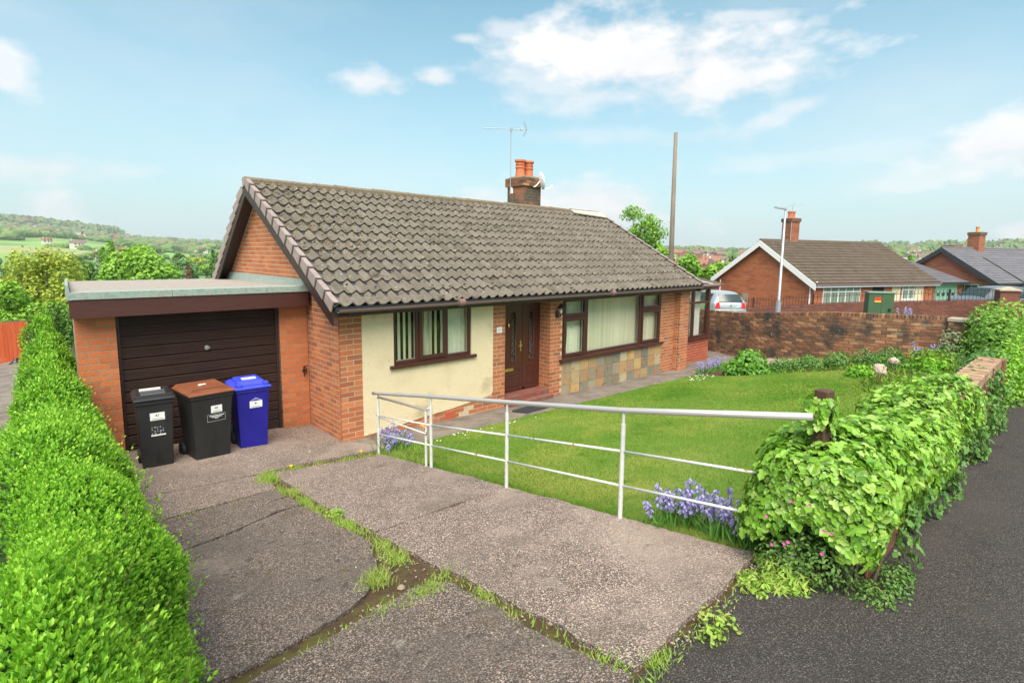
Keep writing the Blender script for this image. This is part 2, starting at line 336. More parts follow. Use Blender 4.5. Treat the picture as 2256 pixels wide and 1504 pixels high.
m_mat = mat('door_mat', [(.012, .014, .018), (.03, .035, .04)], 60, rough=.95, bump=.6, bscale=200)
DC = [(.07, .054, .046), (.44, .335, .28), (.20, .15, .125), (.68, .57, .49), (.12, .092, .078), (.50, .34, .275), (.34, .27, .225)]
m_drive = pebbles('exposed_aggregate', (.092, .072, .060), DC, 95, .85,
                  stains=[((.15, .12, .10), 1.15, .48, .62, .55), ((.42, .325, .27), .6, .48, .62, .45), ((.075, .06, .05), 17, .60, .70, .7), ((.11, .09, .045), 4.5, .64, .73, .6), ((.27, .22, .185), 3.1, .58, .68, .5)])
m_drivedark = pebbles('grimy_aggregate', (.062, .050, .044), [tuple(v * .78 for v in c) for c in DC], 95, .8,
                  stains=[((.10, .083, .072), 1.0, .42, .60, .55), ((.22, .175, .15), .9, .56, .68, .6), ((.05, .04, .034), 13, .57, .68, .8), ((.09, .07, .03), 4.2, .60, .70, .7), ((.30, .27, .24), 2.6, .66, .72, .6)])
m_path = mat('worn_concrete', [(.12, .098, .08), (.19, .155, .13), (.25, .21, .175)], 2.2, detail=9, rough=.92, bump=.7, bscale=80, stains=[((.10, .085, .07), 3, .56, .68)], speck=[((.4, .36, .3), 60, .06)])
m_asphalt = pebbles('asphalt', (.030, .026, .024), [(.026, .022, .020), (.082, .072, .065), (.040, .035, .032), (.165, .148, .135), (.052, .046, .042), (.07, .062, .056)], 120, .8,
                    stains=[((.070, .061, .055), .8, .50, .68, .5), ((.028, .024, .022), 2.3, .60, .70, .5), ((.11, .098, .085), 6, .64, .72, .35)])
m_soil = mat('mossy_soil', [(.045, .028, .014), (.085, .05, .022), (.065, .05, .015)], 12, rough=1, bump=1, bscale=60, stains=[((.10, .085, .02), 5, .5, .6)])
m_gravel = mat('tan_gravel', [(.26, .20, .14), (.36, .29, .21), (.30, .25, .19)], 5, rough=.95, bump=.8, bscale=120, speck=[((.5, .42, .33), 40, .2)])
m_lawn = mat('lawn_turf', [(.075, .16, .018), (.11, .21, .028), (.18, .25, .05)], .55, detail=8, rough=1, spec=.1, bump=.8, bscale=90, stains=[((.26, .28, .06), .8, .48, .64), ((.07, .12, .02), 2.7, .60, .72)])
LG = [(.13, .32, .030), (.20, .42, .045), (.09, .24, .022), (.26, .46, .06)]
m_blade = mat('grass_blade', [(.09, .22, .018), (.17, .30, .038), (.31, .38, .10)], .55, rough=.9, spec=.15, rnd=[(.06, .17, .015), (.12, .26, .028), (.18, .31, .04), (.32, .36, .10)], rmix=.45, trans=.3)
m_tuft = mat('weed_blade', [(.20, .40, .04), (.32, .46, .08), (.38, .40, .12)], 3, rough=.8, rnd=[(.18, .40, .03), (.34, .48, .08), (.44, .40, .16)], rmix=.5, trans=.3)
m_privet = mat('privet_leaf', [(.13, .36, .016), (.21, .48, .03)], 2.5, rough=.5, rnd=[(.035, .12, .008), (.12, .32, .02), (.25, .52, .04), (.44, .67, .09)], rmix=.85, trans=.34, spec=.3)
m_privettip = mat('privet_tip', [(.27, .50, .05), (.36, .56, .07)], 2.5, rough=.42, rnd=[(.25, .52, .05), (.38, .58, .08)], rmix=.5, trans=.35, spec=.4)
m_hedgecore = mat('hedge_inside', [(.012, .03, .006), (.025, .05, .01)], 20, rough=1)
m_twig = mat('twig', [(.12, .07, .035), (.18, .11, .06)], 20, rough=.9)
m_ivy = mat('ivy_leaf', [(.15, .34, .025), (.26, .47, .05)], 3, rough=.38, rnd=[(.05, .13, .015), (.13, .31, .025), (.24, .47, .045), (.36, .55, .09), (.46, .58, .18)], rmix=.65, trans=.28, spec=.5)
m_ivydark = mat('dark_ivy_leaf', [(.05, .14, .02), (.09, .22, .03)], 3, rough=.4, rnd=[(.05, .14, .02), (.12, .26, .04), (.22, .36, .09)], rmix=.6, trans=.2)
m_bell = mat('bluebell_petal', [(.30, .26, .66), (.48, .42, .82)], 20, rough=.6, rnd=[(.28, .24, .64), (.60, .55, .90), (.42, .36, .76)], rmix=.6, trans=.3)
m_strap = mat('strap_leaf', [(.10, .26, .04), (.16, .36, .06)], 8, rough=.45, rnd=[(.09, .24, .04), (.2, .38, .09)], rmix=.5, trans=.3)
m_pink = plain('pink_petal', (.75, .12, .45), .6)
m_petal = mat('dried_petal', [(.50, .40, .30), (.66, .55, .44)], 30, rough=.9)
m_clock = plain('seed_down', (.75, .74, .70), .9)
m_poppy = plain('orange_petal', (.85, .26, .02), .6)
m_yellow = plain('yellow_petal', (.80, .50, .02), .6)
m_post = mat('weathered_post', [(.055, .028, .018), (.10, .05, .03)], 9, rough=.9, bump=.6, bscale=40, stretch=(1, 1, .2))
m_bark = mat('bark', [(.10, .075, .05), (.17, .13, .09)], 9, rough=.95, bump=.8, bscale=30, stretch=(1, 1, .3))
m_pole = mat('grey_timber', [(.13, .105, .085), (.22, .18, .145)], 6, rough=.9, bump=.5, bscale=40, stretch=(1, 1, .1))
m_fence = mat('red_timber', [(.42, .06, .018), (.55, .10, .03)], 5, rough=.8, stretch=(1, 1, .2), rnd=[(.40, .055, .018), (.56, .10, .03)], rmix=.5)
m_silver = plain('silver_paint', (.52, .54, .58), .25, .55)
m_greycar = plain('grey_paint', (.20, .21, .23), .25, .5)
m_taillight = plain('tail_light', (.55, .015, .015), .15)
m_plate = plain('yellow_plate', (.75, .50, .06), .5)
m_lamp_steel = plain('galvanised_steel', (.42, .44, .47), .45, .5)
m_cabinet = mat('green_cabinet', [(.035, .085, .040), (.05, .105, .05)], 3, rough=.55)
m_cabtop = plain('cabinet_top', (.16, .24, .17), .5)
m_sticker = plain('red_sticker', (.65, .03, .02), .5)
m_stickery = plain('yellow_sticker', (.75, .45, .03), .5)
m_ink = plain('ink', (.02, .02, .022), .7)
m_greyink = plain('grey_ink', (.35, .37, .38), .7)
m_teal = mat('teal_paint', [(.20, .36, .30), (.25, .42, .35)], 3, rough=.5)
m_bargedark = plain('charcoal_board', (.03, .033, .038), .5)
m_white2 = plain('white_board', (.86, .85, .84), .5)
m_stone = mat('pier_stone', [(.30, .25, .19), (.40, .34, .27)], 6, rough=.9)
# ------------------------------------------------------------------ terrain
def sm(x, a, b):
    t = np.clip((x - a) / (b - a), 0, 1); return t * t * (3 - 2 * t)
def zY(y): return np.interp(y, [-60, -20, -9.5, -7.5, -6.4, -5.27, -3.87, -2.53, -1.2, 0, 6, 12, 20], [-.5, .9, 1.06, 1.03, .98, .81, .60, .39, .18, .02, -.05, -.3, -.8])
def xwall(y): return np.interp(y, [-5.4, -4.6, -3, -1, 1.2, 4, 8, 14], [13.3, 12.9, 12.6, 13.1, 14.0, 15.5, 17.6, 20])
def garden(x, y):
    z = zY(y) - .018 * np.clip(x, 0, 15) + .05 * np.clip(-x, 0, 3) * sm(y, -3, 0)
    return z - .022 * np.clip(y, 0, 20) * sm(-x, 3.3, 3.8)
def roadside(x, y): return .36 - .107 * np.clip(y, -9, 7) - .05 * (np.clip(x, 10, 50) - 19.3)
def near(x, y):
    side = sm(x, xwall(y) + .1, xwall(y) + .45)
    a = garden(x, y) * (1 - side) + roadside(x, y) * side
    b_ = garden(x, y); wv = sm(x, 9, 19); b = b_ * (1 - wv) + roadside(x, y) * wv
    k = sm(y, -6.6, -5.8); return a * k + b * (1 - k)
def land(x, y):
    x = np.asarray(x, float); y = np.asarray(y, float)
    dx, dy = x - CAMP[0], y - CAMP[1]; d = np.hypot(dx, dy); az = np.degrees(np.arctan2(dx, dy))
    e = np.interp(az, [-40, -6, -1, 2, 5, 8, 14, 30, 55, 60, 66, 71, 80, 88, 120], [1.0, 2.0, 2.1, 1.95, 1.55, 1.2, .95, 1.0, 1.05, 1.1, .95, 1.35, 1.35, 1.5, 1.0])
    val = np.interp(d, [0, 15, 30, 60, 120, 250, 600, 2000, 6000], [-.2, -1., -2.6, -4.5, -7, -8.5, -7, 0, 0])
    valr = np.interp(d, [0, 25, 45, 70, 120, 250, 600, 2000, 6000], [0, -.3, -1.4, -3, -6, -8, -5, 0, 0])
    wl = 1 - sm(az, 25, 50); v = val * wl + valr * (1 - wl)
    s_ = np.clip((d - 230) / 1800, 0, 1) ** 1.15
    far = v + (2.97 - 6 + 2000 * np.tan(np.radians(e))) * s_
    far = np.where(np.abs(az - 40) > 95, .8 - .01 * np.clip(d - 20, 0, 400), far)
    r0 = 18 * wl + 42 * (1 - wl); k = sm(d, r0, r0 + 14)
    return near(x, y) * (1 - k) + far * k
def H(x, y): return float(land(x, y))

m_land = bpy.data.materials.new('fields'); m_land.use_nodes = True
t = m_land.node_tree; n_, l_ = t.nodes, t.links; bs = n_['Principled BSDF']; bs.inputs['Roughness'].default_value = .95
g = n_.new('ShaderNodeNewGeometry'); mp_ = n_.new('ShaderNodeMapping'); mp_.inputs['Scale'].default_value = (.0085, .0085, 0); mp_.inputs['Rotation'].default_value = (0, 0, .4); l_.new(g.outputs['Position'], mp_.inputs[0])
vo = n_.new('ShaderNodeTexVoronoi'); vo.inputs['Scale'].default_value = 1; vo.inputs['Randomness'].default_value = .8; l_.new(mp_.outputs[0], vo.inputs['Vector'])
wn_ = n_.new('ShaderNodeTexWhiteNoise'); l_.new(vo.outputs['Color'], wn_.inputs['Vector'])
rp = n_.new('ShaderNodeValToRGB'); rp.color_ramp.interpolation = 'CONSTANT'; el = rp.color_ramp.elements
for i, c in enumerate([(.17, .28, .06), (.12, .25, .06), (.24, .32, .09), (.10, .22, .055), (.20, .33, .08), (.28, .30, .13)]):
    if i > 1: el.new(.5)
for i, c in enumerate([(.17, .28, .06), (.12, .25, .06), (.24, .32, .09), (.10, .22, .055), (.20, .33, .08), (.28, .30, .13)]): el[i].position = i / 6; el[i].color = (*c, 1)
l_.new(wn_.outputs['Value'], rp.inputs[0])
nz = n_.new('ShaderNodeTexNoise'); nz.inputs['Scale'].default_value = .12; nz.inputs['Detail'].default_value = 8; l_.new(g.outputs['Position'], nz.inputs['Vector'])
mx = n_.new('ShaderNodeMix'); mx.data_type = 'RGBA'; mx.blend_type = 'OVERLAY'; mx.inputs[0].default_value = .5; l_.new(rp.outputs[0], mx.inputs[6]); l_.new(nz.outputs[0], mx.inputs[7]); l_.new(mx.outputs[2], bs.inputs['Base Color'])

az = np.radians(np.concatenate([np.arange(-180, -6, 6), np.arange(-6, 100, .75), np.arange(100, 180, 6)])); rad = np.concatenate([[.01], np.geomspace(1.2, 6500, 130)])
A, Rr = np.meshgrid(az, rad); X = CAMP[0] + Rr * np.sin(A); Y = CAMP[1] + Rr * np.cos(A); Z = land(X, Y)
nearfix = np.where((X > 9) & (X < 26) & (np.abs(Y) < 14), np.minimum(garden(X, Y), roadside(X, Y)) - .25, Z - .14)
Z = np.where(np.hypot(X - CAMP[0], Y - CAMP[1]) < 40, nearfix, Z)
inh = (X > -4.5) & (X < 12.5) & (Y > -1) & (Y < 8); Z = np.where(inh, Z - .5, Z)
na, nr = len(az), len(rad); idx = np.arange(na * nr).reshape(nr, na)
F = np.stack([idx[:-1, :], np.roll(idx, -1, 1)[:-1, :], np.roll(idx, -1, 1)[1:, :], idx[1:, :]], -1).reshape(-1, 4)[:, ::-1]
o = obj('ground', np_mesh('ground', np.stack([X, Y, Z], -1).reshape(-1, 3), F, m_land, smooth=True)); tag(o, kind='structure')

def sheet(name, x0, x1, y0, y1, m, lift=0., step=.25, hf=None, skirt=0):
    """ground-following sheet; x0/x1 may be functions of y"""
    hf = hf or near; ny = max(2, int((y1 - y0) / step) + 1); nx = max(2, int((14 if callable(x1) or callable(x0) else x1 - x0) / step) + 1)
    ys = np.linspace(y0, y1, ny); S = np.linspace(0, 1, nx)
    XA = np.array([[(x0(v) if callable(x0) else x0) * (1 - s_) + (x1(v) if callable(x1) else x1) * s_ for s_ in S] for v in ys]); YA = np.repeat(ys[:, None], nx, 1)
    ZA = hf(XA, YA) + lift; id_ = np.arange(nx * ny).reshape(ny, nx)
    F_ = np.stack([id_[:-1, :-1], id_[:-1, 1:], id_[1:, 1:], id_[1:, :-1]], -1).reshape(-1, 4)
    o = obj(name, np_mesh(name, np.stack([XA, YA, ZA], -1).reshape(-1, 3), F_, m)); return tag(o, kind='structure')
sheet('pavement', -14, 15, -9.2, -6.43, m_asphalt, .004)
mb = MB(); mb.box(-14, 15, -9.32, -9.2, .7, 1.075); tag(mb.build('kerb', m_stone), kind='structure')
sheet('road', -30, 30, -16, -9.32, m_asphalt, -.11, 1.0)
sheet('driveway_bed', -3.7, -.02, -6.43, 1.34, m_soil, 0)
sheet('path', 0.0, lambda v: 10.9, -1.1, .05, m_path, .006)
sheet('yard', 9.9, lambda v: float(xwall(v)) + .1, -.62, 8, m_path, .010)
lawnx = lambda v: float(np.interp(v, [-6.4, -5, -4.5, -2.1, -1.1], [6.2, 7.3, 10.5, 8.8, 8.7]))
sheet('lawn', -.02, lawnx, -6.45, -1.1, m_lawn, .012)
sheet('flower_bed', lambda v: 6.0, lambda v: float(xwall(v)) + .1, -6.2, -.7, m_soil, .002)
sheet('gravel_strip', lambda v: float(xwall(v)) - 1.5, lambda v: float(xwall(v)) + .1, -4.4, -.6, m_gravel, .018)
sheet('side_road', lambda v: float(xwall(v)) + .02, 46, -11, 14, m_asphalt, 0, .5, roadside)
sheet('neighbour_drive', -9.5, -3.66, -6, 17.5, m_path, .01, .5)

# concrete slabs of the driveway, each with worn edges
drive = tag(empty('driveway'), kind='structure'); 
def slab(poly, lift=.03, seed=0, wob=.018, mt=None):
    rr = random.Random(seed); pts = []
    n = len(poly)
    for i in range(n):
        a, b = Vector((*poly[i], 0)), Vector((*poly[(i + 1) % n], 0)); L = (b - a).length; k = max(1, int(L / .045)); nn = Vector((-(b - a).y, (b - a).x, 0)).normalized()
        for j in range(k):
            p = a.lerp(b, j / k); wv = mnoise.noise(Vector((p.x * 2.3, p.y * 2.3, seed))) * wob * 2.2 + mnoise.noise(Vector((p.x * 11, p.y * 11, seed))) * wob
            p = p + nn * (wv + rr.uniform(-.004, .004)); pts.append((p.x, p.y, float(garden(p.x, p.y)) + lift))
    bm = bmesh.new(); vs = [bm.verts.new(p) for p in pts]; lo = [bm.verts.new((p[0], p[1], p[2] - .08)) for p in pts]
    f = bm.faces.new(vs); bmesh.ops.triangulate(bm, faces=[f])
    m_ = len(vs)
    for i in range(m_): bm.faces.new((vs[i], lo[i], lo[(i + 1) % m_], vs[(i + 1) % m_]))
    bmesh.ops.recalc_face_normals(bm, faces=bm.faces)
    me = bpy.data.meshes.new('slab'); bm.to_mesh(me); bm.free(); me.materials.append(mt or (m_drivedark if seed in (3, 4, 5) else m_drive)); return obj('slab', me, drive)
slab([(-1.50, -6.40), (-.03, -6.36), (-.03, -3.86), (-1.47, -3.80)], .032, 1)
slab([(-1.47, -3.79), (-.03, -3.85), (-.03, -1.30), (-1.40, -.98)], .034, 2, .012)
slab([(-3.12, -4.90), (-2.25, -4.80), (-1.95, -4.62), (-1.72, -4.30), (-1.56, -4.0), (-1.56, -2.50), (-1.75, -2.44), (-2.2, -2.62), (-3.12, -2.80)], .028, 3, .024)
slab([(-3.12, -2.775), (-2.2, -2.59), (-1.76, -2.405), (-1.56, -2.44), (-1.56, -2.08), (-3.12, -2.16)], .031, 8, .014, m_drivedark)
slab([(-3.12, -2.13), (-2.2, -2.12), (-1.60, -2.04), (-1.58, -1.70), (-3.12, -1.78)], .028, 4, .012)
slab([(-3.14, -5.02), (-3.16, -6.40), (-1.57, -6.42), (-1.56, -4.98), (-1.80, -4.86), (-2.25, -4.94)], .030, 5, .022)
slab([(-3.10, -1.74), (-1.56, -1.66), (-1.48, -.93), (-3.10, -.83)], .030, 6, .010)
slab([(-3.0, -.80), (-1.5, -.88), (-.9, -.82), (0.30, -1.0), (.02, 0.02), (.02, 1.34), (-3.0, 1.34)], .026, 7, .01)
for i in range(10):                                # loose bits by the broken joint
    mb = MB(); x, y = random.uniform(-2.2, -1.5), random.uniform(-5.0, -4.4); s_ = random.uniform(.012, .03)
    mb.lathe([(s_ * .6, 0), (s_, s_ * .4), (s_ * .5, s_ * .9)], n=6); o = mb.build('stone', m_gravel, None, loc=(x, y, H(x, y) + .0)); o.parent = drive

# ------------------------------------------------------------------ bricks
unit = MB().box(-.5, .5, -.5, .5, -.5, .5); UV_, UF_ = np.array(unit.v), np.array(unit.f)
BH = .0825
def lay(O, u, n, U, V, keep=None, pitch=.225, proud=.0028, thick=.05, jit=.0010, start=0., bond='stretcher', h=.0700, seed=1, course=BH):
    """bricks on the plane through O, along u, outward normal n: (centres, matrices)"""
    r_ = np.random.default_rng(seed); u = np.array(u, float); n = np.array(n, float); O = np.array(O, float); P, M = [], []
    rows = int(round(V / course))
    for j in range(rows):
        off = (j % 2) * pitch / 2 + start; a = -off
        while a < U - .045:
            b = a + pitch - .012; c0, c1 = max(a, 0.), min(b, U); c1 = U if U - c1 < .045 else c1; c0 = 0. if c0 < .045 else c0; L = c1 - c0; a += pitch
            if L < .03: continue
            uc, vc = (c0 + c1) / 2, j * course + h / 2 + .005
            if keep and not keep(uc, vc, L): continue
            P.append(O + u * uc + np.array([0, 0, vc]) + n * (proud - thick / 2 + r_.uniform(-jit, jit))); M.append(np.stack([u * L, n * thick, np.array([0, 0, h])], 1))
    return np.array(P), np.array(M)
def place_bricks(P, M, parent, mt, limit=300, name='brick', stuffname='brickwork', seed=3, minpx=True):
    d = np.linalg.norm(P - CAMP, axis=1); order = np.argsort(d); me = UNITS.setdefault(mt.name, None)
    if me is None: me = unit.mesh('brick', mt, recalc=False); UNITS[mt.name] = me
    for i in order[:limit]:
        o = bpy.data.objects.new(name, me); COL.objects.link(o); o.parent = parent
        m4 = Matrix.Identity(4)
        for a in range(3):
            for b in range(3): m4[a][b] = M[i][a][b]
            m4[a][3] = P[i][a]
        o.matrix_local = m4
    rest = order[limit:]
    if len(rest):
        r_ = np.random.default_rng(seed); o = obj(stuffname, scatter_mesh(stuffname, UV_, UF_, M[rest], P[rest], mt, r_.random(len(rest))), parent); o['kind'] = 'stuff'
UNITS = {}
def cat(*a):
    return np.concatenate([x[0] for x in a if len(x[0])]), np.concatenate([x[1] for x in a if len(x[0])])

# ------------------------------------------------------------------ the bungalow
house = empty('bungalow', label='brick and cream render bungalow with pantiled roof beside the driveway', cat='house')
wall = MB(); T = .26; ZB = -.5; ZT = 2.34
for (x0, x1, z0, z1) in ((0, .92, ZB, ZT), (.92, 2.54, ZB, 1.12), (.92, 2.54, 2.06, ZT), (2.54, 3.39, ZB, ZT), (3.39, 4.67, 2.06, ZT), (4.67, 5.05, ZB, ZT), (5.05, 8.92, ZB, .68), (5.05, 8.92, 2.06, ZT), (8.92, 10.1, ZB, ZT)):
    wall.box(x0, x1, 0, T, z0, z1)
wall.box(3.13, 3.39, T, .5, ZB, ZT); wall.box(4.67, 4.9, T, .5, ZB, ZT)
RY, RZ, EY, EZ, BY, BZ = 3.35, 4.33, -.38, 2.22, 6.15, 2.18       # ridge, front eave, back eave
def roofz(y): return np.where(y < RY, EZ + (y - EY) * (RZ - EZ) / (RY - EY), BZ + (BY - y) * (RZ - BZ) / (BY - RY))
for xx in (0, 9.84):
    wall.prism([(xx, T if xx == 0 else T, ZB), (xx, 5.8, ZB), (xx, 5.8, float(roofz(5.8)) - .12), (xx, RY, RZ - .12), (xx, T, float(roofz(T)) - .12)], (T, 0, 0))
wall.box(0, 10.1, 5.54, 5.8, ZB, ZT)
wall_o = wall.build('wall', m_mortar, house)
keep_g = lambda u_, v_, L: (ZG + v_) < float(roofz(u_)) - .14
ZG = -.06
sets = [lay((0, 0, -.085), (1, 0, 0), (0, -1, 0), .36, 2.35, seed=2),
        lay((3.07, 0, -.085), (1, 0, 0), (0, -1, 0), .32, 2.35, seed=3),
        lay((4.67, 0, -.25), (1, 0, 0), (0, -1, 0), .38, 2.5, seed=4),
        lay((8.92, 0, -.25), (1, 0, 0), (0, -1, 0), .695, 2.5, seed=5),
        lay((0.36, 0, -.085), (1, 0, 0), (0, -1, 0), 2.71, .33, seed=6, proud=.003, keep=lambda a, b, L: not (1.95 < a < 2.18 and b < .26)),
        lay((0, 5.8, -.06), (0, -1, 0), (-1, 0, 0), 5.797, 4.4, seed=8, proud=.003, keep=lambda a, b, L: (b - .06) < float(roofz(5.8 - a)) - .15),
        lay((4.67, .5, -.25), (0, -1, 0), (-1, 0, 0), .497, 2.5, seed=9, proud=.003),
        lay((3.39, .004, -.085), (0, 1, 0), (1, 0, 0), .45, 2.35, seed=10, proud=.003)]
P_, M_ = cat(*sets)
vis = ~((P_[:, 0] < .01) & (P_[:, 1] > 1.2) & (P_[:, 2] < 2.4))
place_bricks(P_[vis], M_[vis], wall_o, m_brick)
# pilaster at the far end
mb = MB().box(9.62, 10.1, -.16, -.001, ZB, ZT); pil = mb.build('pilaster', m_mortar, house)
P_, M_ = cat(lay((9.62, -.16, -.30), (1, 0, 0), (0, -1, 0), .48, 2.5, seed=12), lay((9.62, 0, -.30), (0, -1, 0), (-1, 0, 0), .157, 2.5, seed=13, proud=.003))
place_bricks(P_, M_, pil, m_brick, 60)
# render panel with rounded lower corner
pts = [(.362, .055), (.365, 2.2), (3.068, 2.2), (3.068, .36), (3.05, .31), (3.0, .275), (2.6, .235), (2.1, .185), (1.5, .15), (.9, .09)]
lowz = lambda x: float(np.interp(x, [.362, .9, 1.5, 2.1, 2.6, 3.0, 3.05, 3.068], [.055, .09, .15, .185, .235, .275, .31, .36]))
mb = MB()
for (x0, x1, zt, zb) in ((.362, .92, 2.2, 0), (2.54, 3.068, 2.2, 0), (.92, 2.54, 1.13, 0), (.92, 2.54, 2.2, 2.065)):
    xs = [x0] + [v for v in (1.5, 2.1, 2.6, 3.0, 3.05) if x0 < v < x1] + [x1]
    bot = [(v, lowz(v)) for v in xs] if zb == 0 else [(x0, zb), (x1, zb)]
    mb.prism([(x, -.016, z) for x, z in bot + [(x1, zt), (x0, zt)]], (0, .014, 0))
mb.build('render_panel', m_render, house)
mb = MB(); mb.box(1.96, 2.17, -.012, -.002, -.02, .155)
for k in range(5): mb.box(1.97, 2.16, -.020, -.012, -.008 + k * .032, .008 + k * .032)
mb.build('air_brick', m_red, house)
# slate tiles under the big window
sl = MB().box(5.05, 8.98, -.004, -.001, -.35, .665).build('tile_panel', m_mortar, house)
me_t = None
rs = random.Random(5)
for row, (z0, z1) in enumerate(((-.17, .112), (.120, .402), (.410, .655))):
    for k in range(13):
        x0 = 5.055 + k * .302; mb = MB().box(-.144, .144, -.006, .006, -(z1 - z0) / 2, (z1 - z0) / 2)
        if me_t is None or k == 0: me_t = mb.mesh('tile', m_slate)
        o = obj('tile', me_t, sl, (x0 + .148, -.011 + rs.uniform(-.002, .002), (z0 + z1) / 2), (rs.uniform(-.006, .006), 0, rs.uniform(-.008, .008)))
MB().box(5.05, 8.98, -.045, -.002, -.24, -.175).build('tile_ledge', m_path, house)

def frame(mb, x0, x1, z0, z1, y0, y1, wd):
    mb.box(x0, x0 + wd, y0, y1, z0, z1); mb.box(x1 - wd, x1, y0, y1, z0, z1); mb.box(x0 + wd, x1 - wd, y0, y1, z0, z0 + wd); mb.box(x0 + wd, x1 - wd, y0, y1, z1 - wd, z1)
def pane(x0, x1, z0, z1, y, parent): return MB().box(x0, x1, y, y + .006, z0, z1).build('pane', m_glass, parent)
def blinds(parent, x0, x1, z0, z1, y, n, ang, wd=.089, gap=None):
    for k in range(n):
        ang_ = ang + random.uniform(-.16, .16); xc = x0 + (k + .5) * (x1 - x0) / n; c, s_ = math.cos(ang_) * wd / 2, math.sin(ang_) * wd / 2
        MB().quad([(xc - c, y - s_, z0), (xc + c, y + s_, z0), (xc + c, y + s_, z1), (xc - c, y - s_, z1)]).build('blind_slat', m_blind, parent)
def curtain(parent, x0, x1, z0, z1, y, folds, amp=.03, taper=0):
    n = folds * 8; mb = MB(); nz = 6
    for j in range(nz + 1):
        v = j / nz
        for i in range(n + 1):
            s_ = i / n; xr = x1 - taper * (1 - v); mb.v.append((x0 + (xr - x0) * s_, y + amp * math.sin(s_ * folds * 2 * math.pi + .4 * math.sin(9 * v)) * (.6 + .4 * (1 - v)), z0 + (z1 - z0) * v))
    for j in range(nz):
        for i in range(n): mb.f.append((j * (n + 1) + i, j * (n + 1) + i + 1, (j + 1) * (n + 1) + i + 1, (j + 1) * (n + 1) + i)); mb.m.append(0)
    return mb.build('curtain', m_curtain, parent, smooth=True, recalc=False)
# left window: fixed light, opening sash, fixed light
w1 = MB(); frame(w1, .92, 2.54, 1.14, 2.10, .01, .07, .055); w1.box(1.36, 1.44, .01, .07, 1.195, 2.045); w1.box(1.96, 2.03, .01, .07, 1.195, 2.045)
w1o = w1.build('window', m_upvc, house, bevel=.004)
s1 = MB(); frame(s1, 1.42, 1.98, 1.17, 2.07, -.012, .008, .07); s1.build('sash', m_upvc, w1o, bevel=.004)
MB().box(.84, 2.63, -.075, .01, 1.085, 1.139).build('sill', m_upvc, w1o, bevel=.004)
pane(.975, 1.36, 1.195, 2.045, .035, w1o); pane(1.49, 1.91, 1.24, 2.0, .025, w1o); pane(2.03, 2.485, 1.195, 2.045, .035, w1o)
for k, (a, b) in enumerate(((.975, 1.36), (2.03, 2.485))):
    mb = MB(); frame(mb, a, b, 1.195, 2.045, .045, .052, .012); mb.build('spacer_bar', m_handrail, w1o)
blinds(w1o, .96, 1.92, 1.16, 2.08, .16, 9, 0.25, .062)
curtain(w1o, 1.52, 1.78, 1.15, 2.08, .22, 3, .02); curtain(w1o, 1.99, 2.54, 1.15, 2.08, .19, 6, .028)
# big window
w2 = MB(); frame(w2, 5.05, 8.92, .73, 2.06, .01, .08, .07); w2.box(5.82, 5.93, .01, .08, .80, 1.99); w2.box(7.97, 8.08, .01, .08, .80, 1.99); w2.box(5.12, 5.82, .01, .08, 1.60, 1.66); w2.box(8.08, 8.85, .01, .08, 1.60, 1.66)
w2o = w2.build('window', m_upvc, house, bevel=.004)
MB().box(4.97, 9.0, -.085, .01, .668, .729).build('sill', m_upvc, w2o, bevel=.004)
for (a, b) in ((5.10, 5.84), (8.06, 8.88)):
    for (c, d_) in ((.77, 1.61), (1.65, 2.04)):
        mb = MB(); frame(mb, a, b, c, d_, -.010, .009, .065); mb.build('sash', m_upvc, w2o, bevel=.004); pane(a + .065, b - .065, c + .065, d_ - .065, .03, w2o)
        mb = MB(); frame(mb, a + .065, b - .065, c + .065, d_ - .065, .04, .046, .010); mb.build('spacer_bar', m_handrail, w2o)
pane(5.93, 7.97, .80, 1.99, .04, w2o)
mb = MB(); frame(mb, 5.93, 7.97, .80, 1.99, .052, .058, .012); mb.build('spacer_bar', m_handrail, w2o)
blinds(w2o, 5.9, 8.0, .74, 2.04, .17, 26, -.3, .089); blinds(w2o, 8.05, 8.9, .74, 2.04, .17, 10, -.3, .089); blinds(w2o, 5.1, 5.85, 1.62, 2.04, .17, 8, -.3, .08)
curtain(w2o, 5.42, 5.88, .75, 1.64, .2, 5, .03, 0)
mb = MB(); mb.lathe([(.0, 0), (.05, .02), (.085, .12), (.07, .24), (.035, .30), (.03, .33), (.045, .35)], (5.28, .32, .86)); mb.build('vase', plain('blue_glaze', (.02, .07, .20), .2), w2o, smooth=True)
pf = MB()
for k in range(14):
    a, r_2 = random.uniform(0, 6.3), random.uniform(.02, .09); pf.lathe([(.005, -.03), (.035, 0), (.02, .03)], (5.28 + r_2 * math.cos(a), .32 + r_2 * math.sin(a), 1.24 + random.uniform(0, .16)), 6)
pf.build('flowers', plain('ochre_flowers', (.35, .20, .03), .8), w2o)
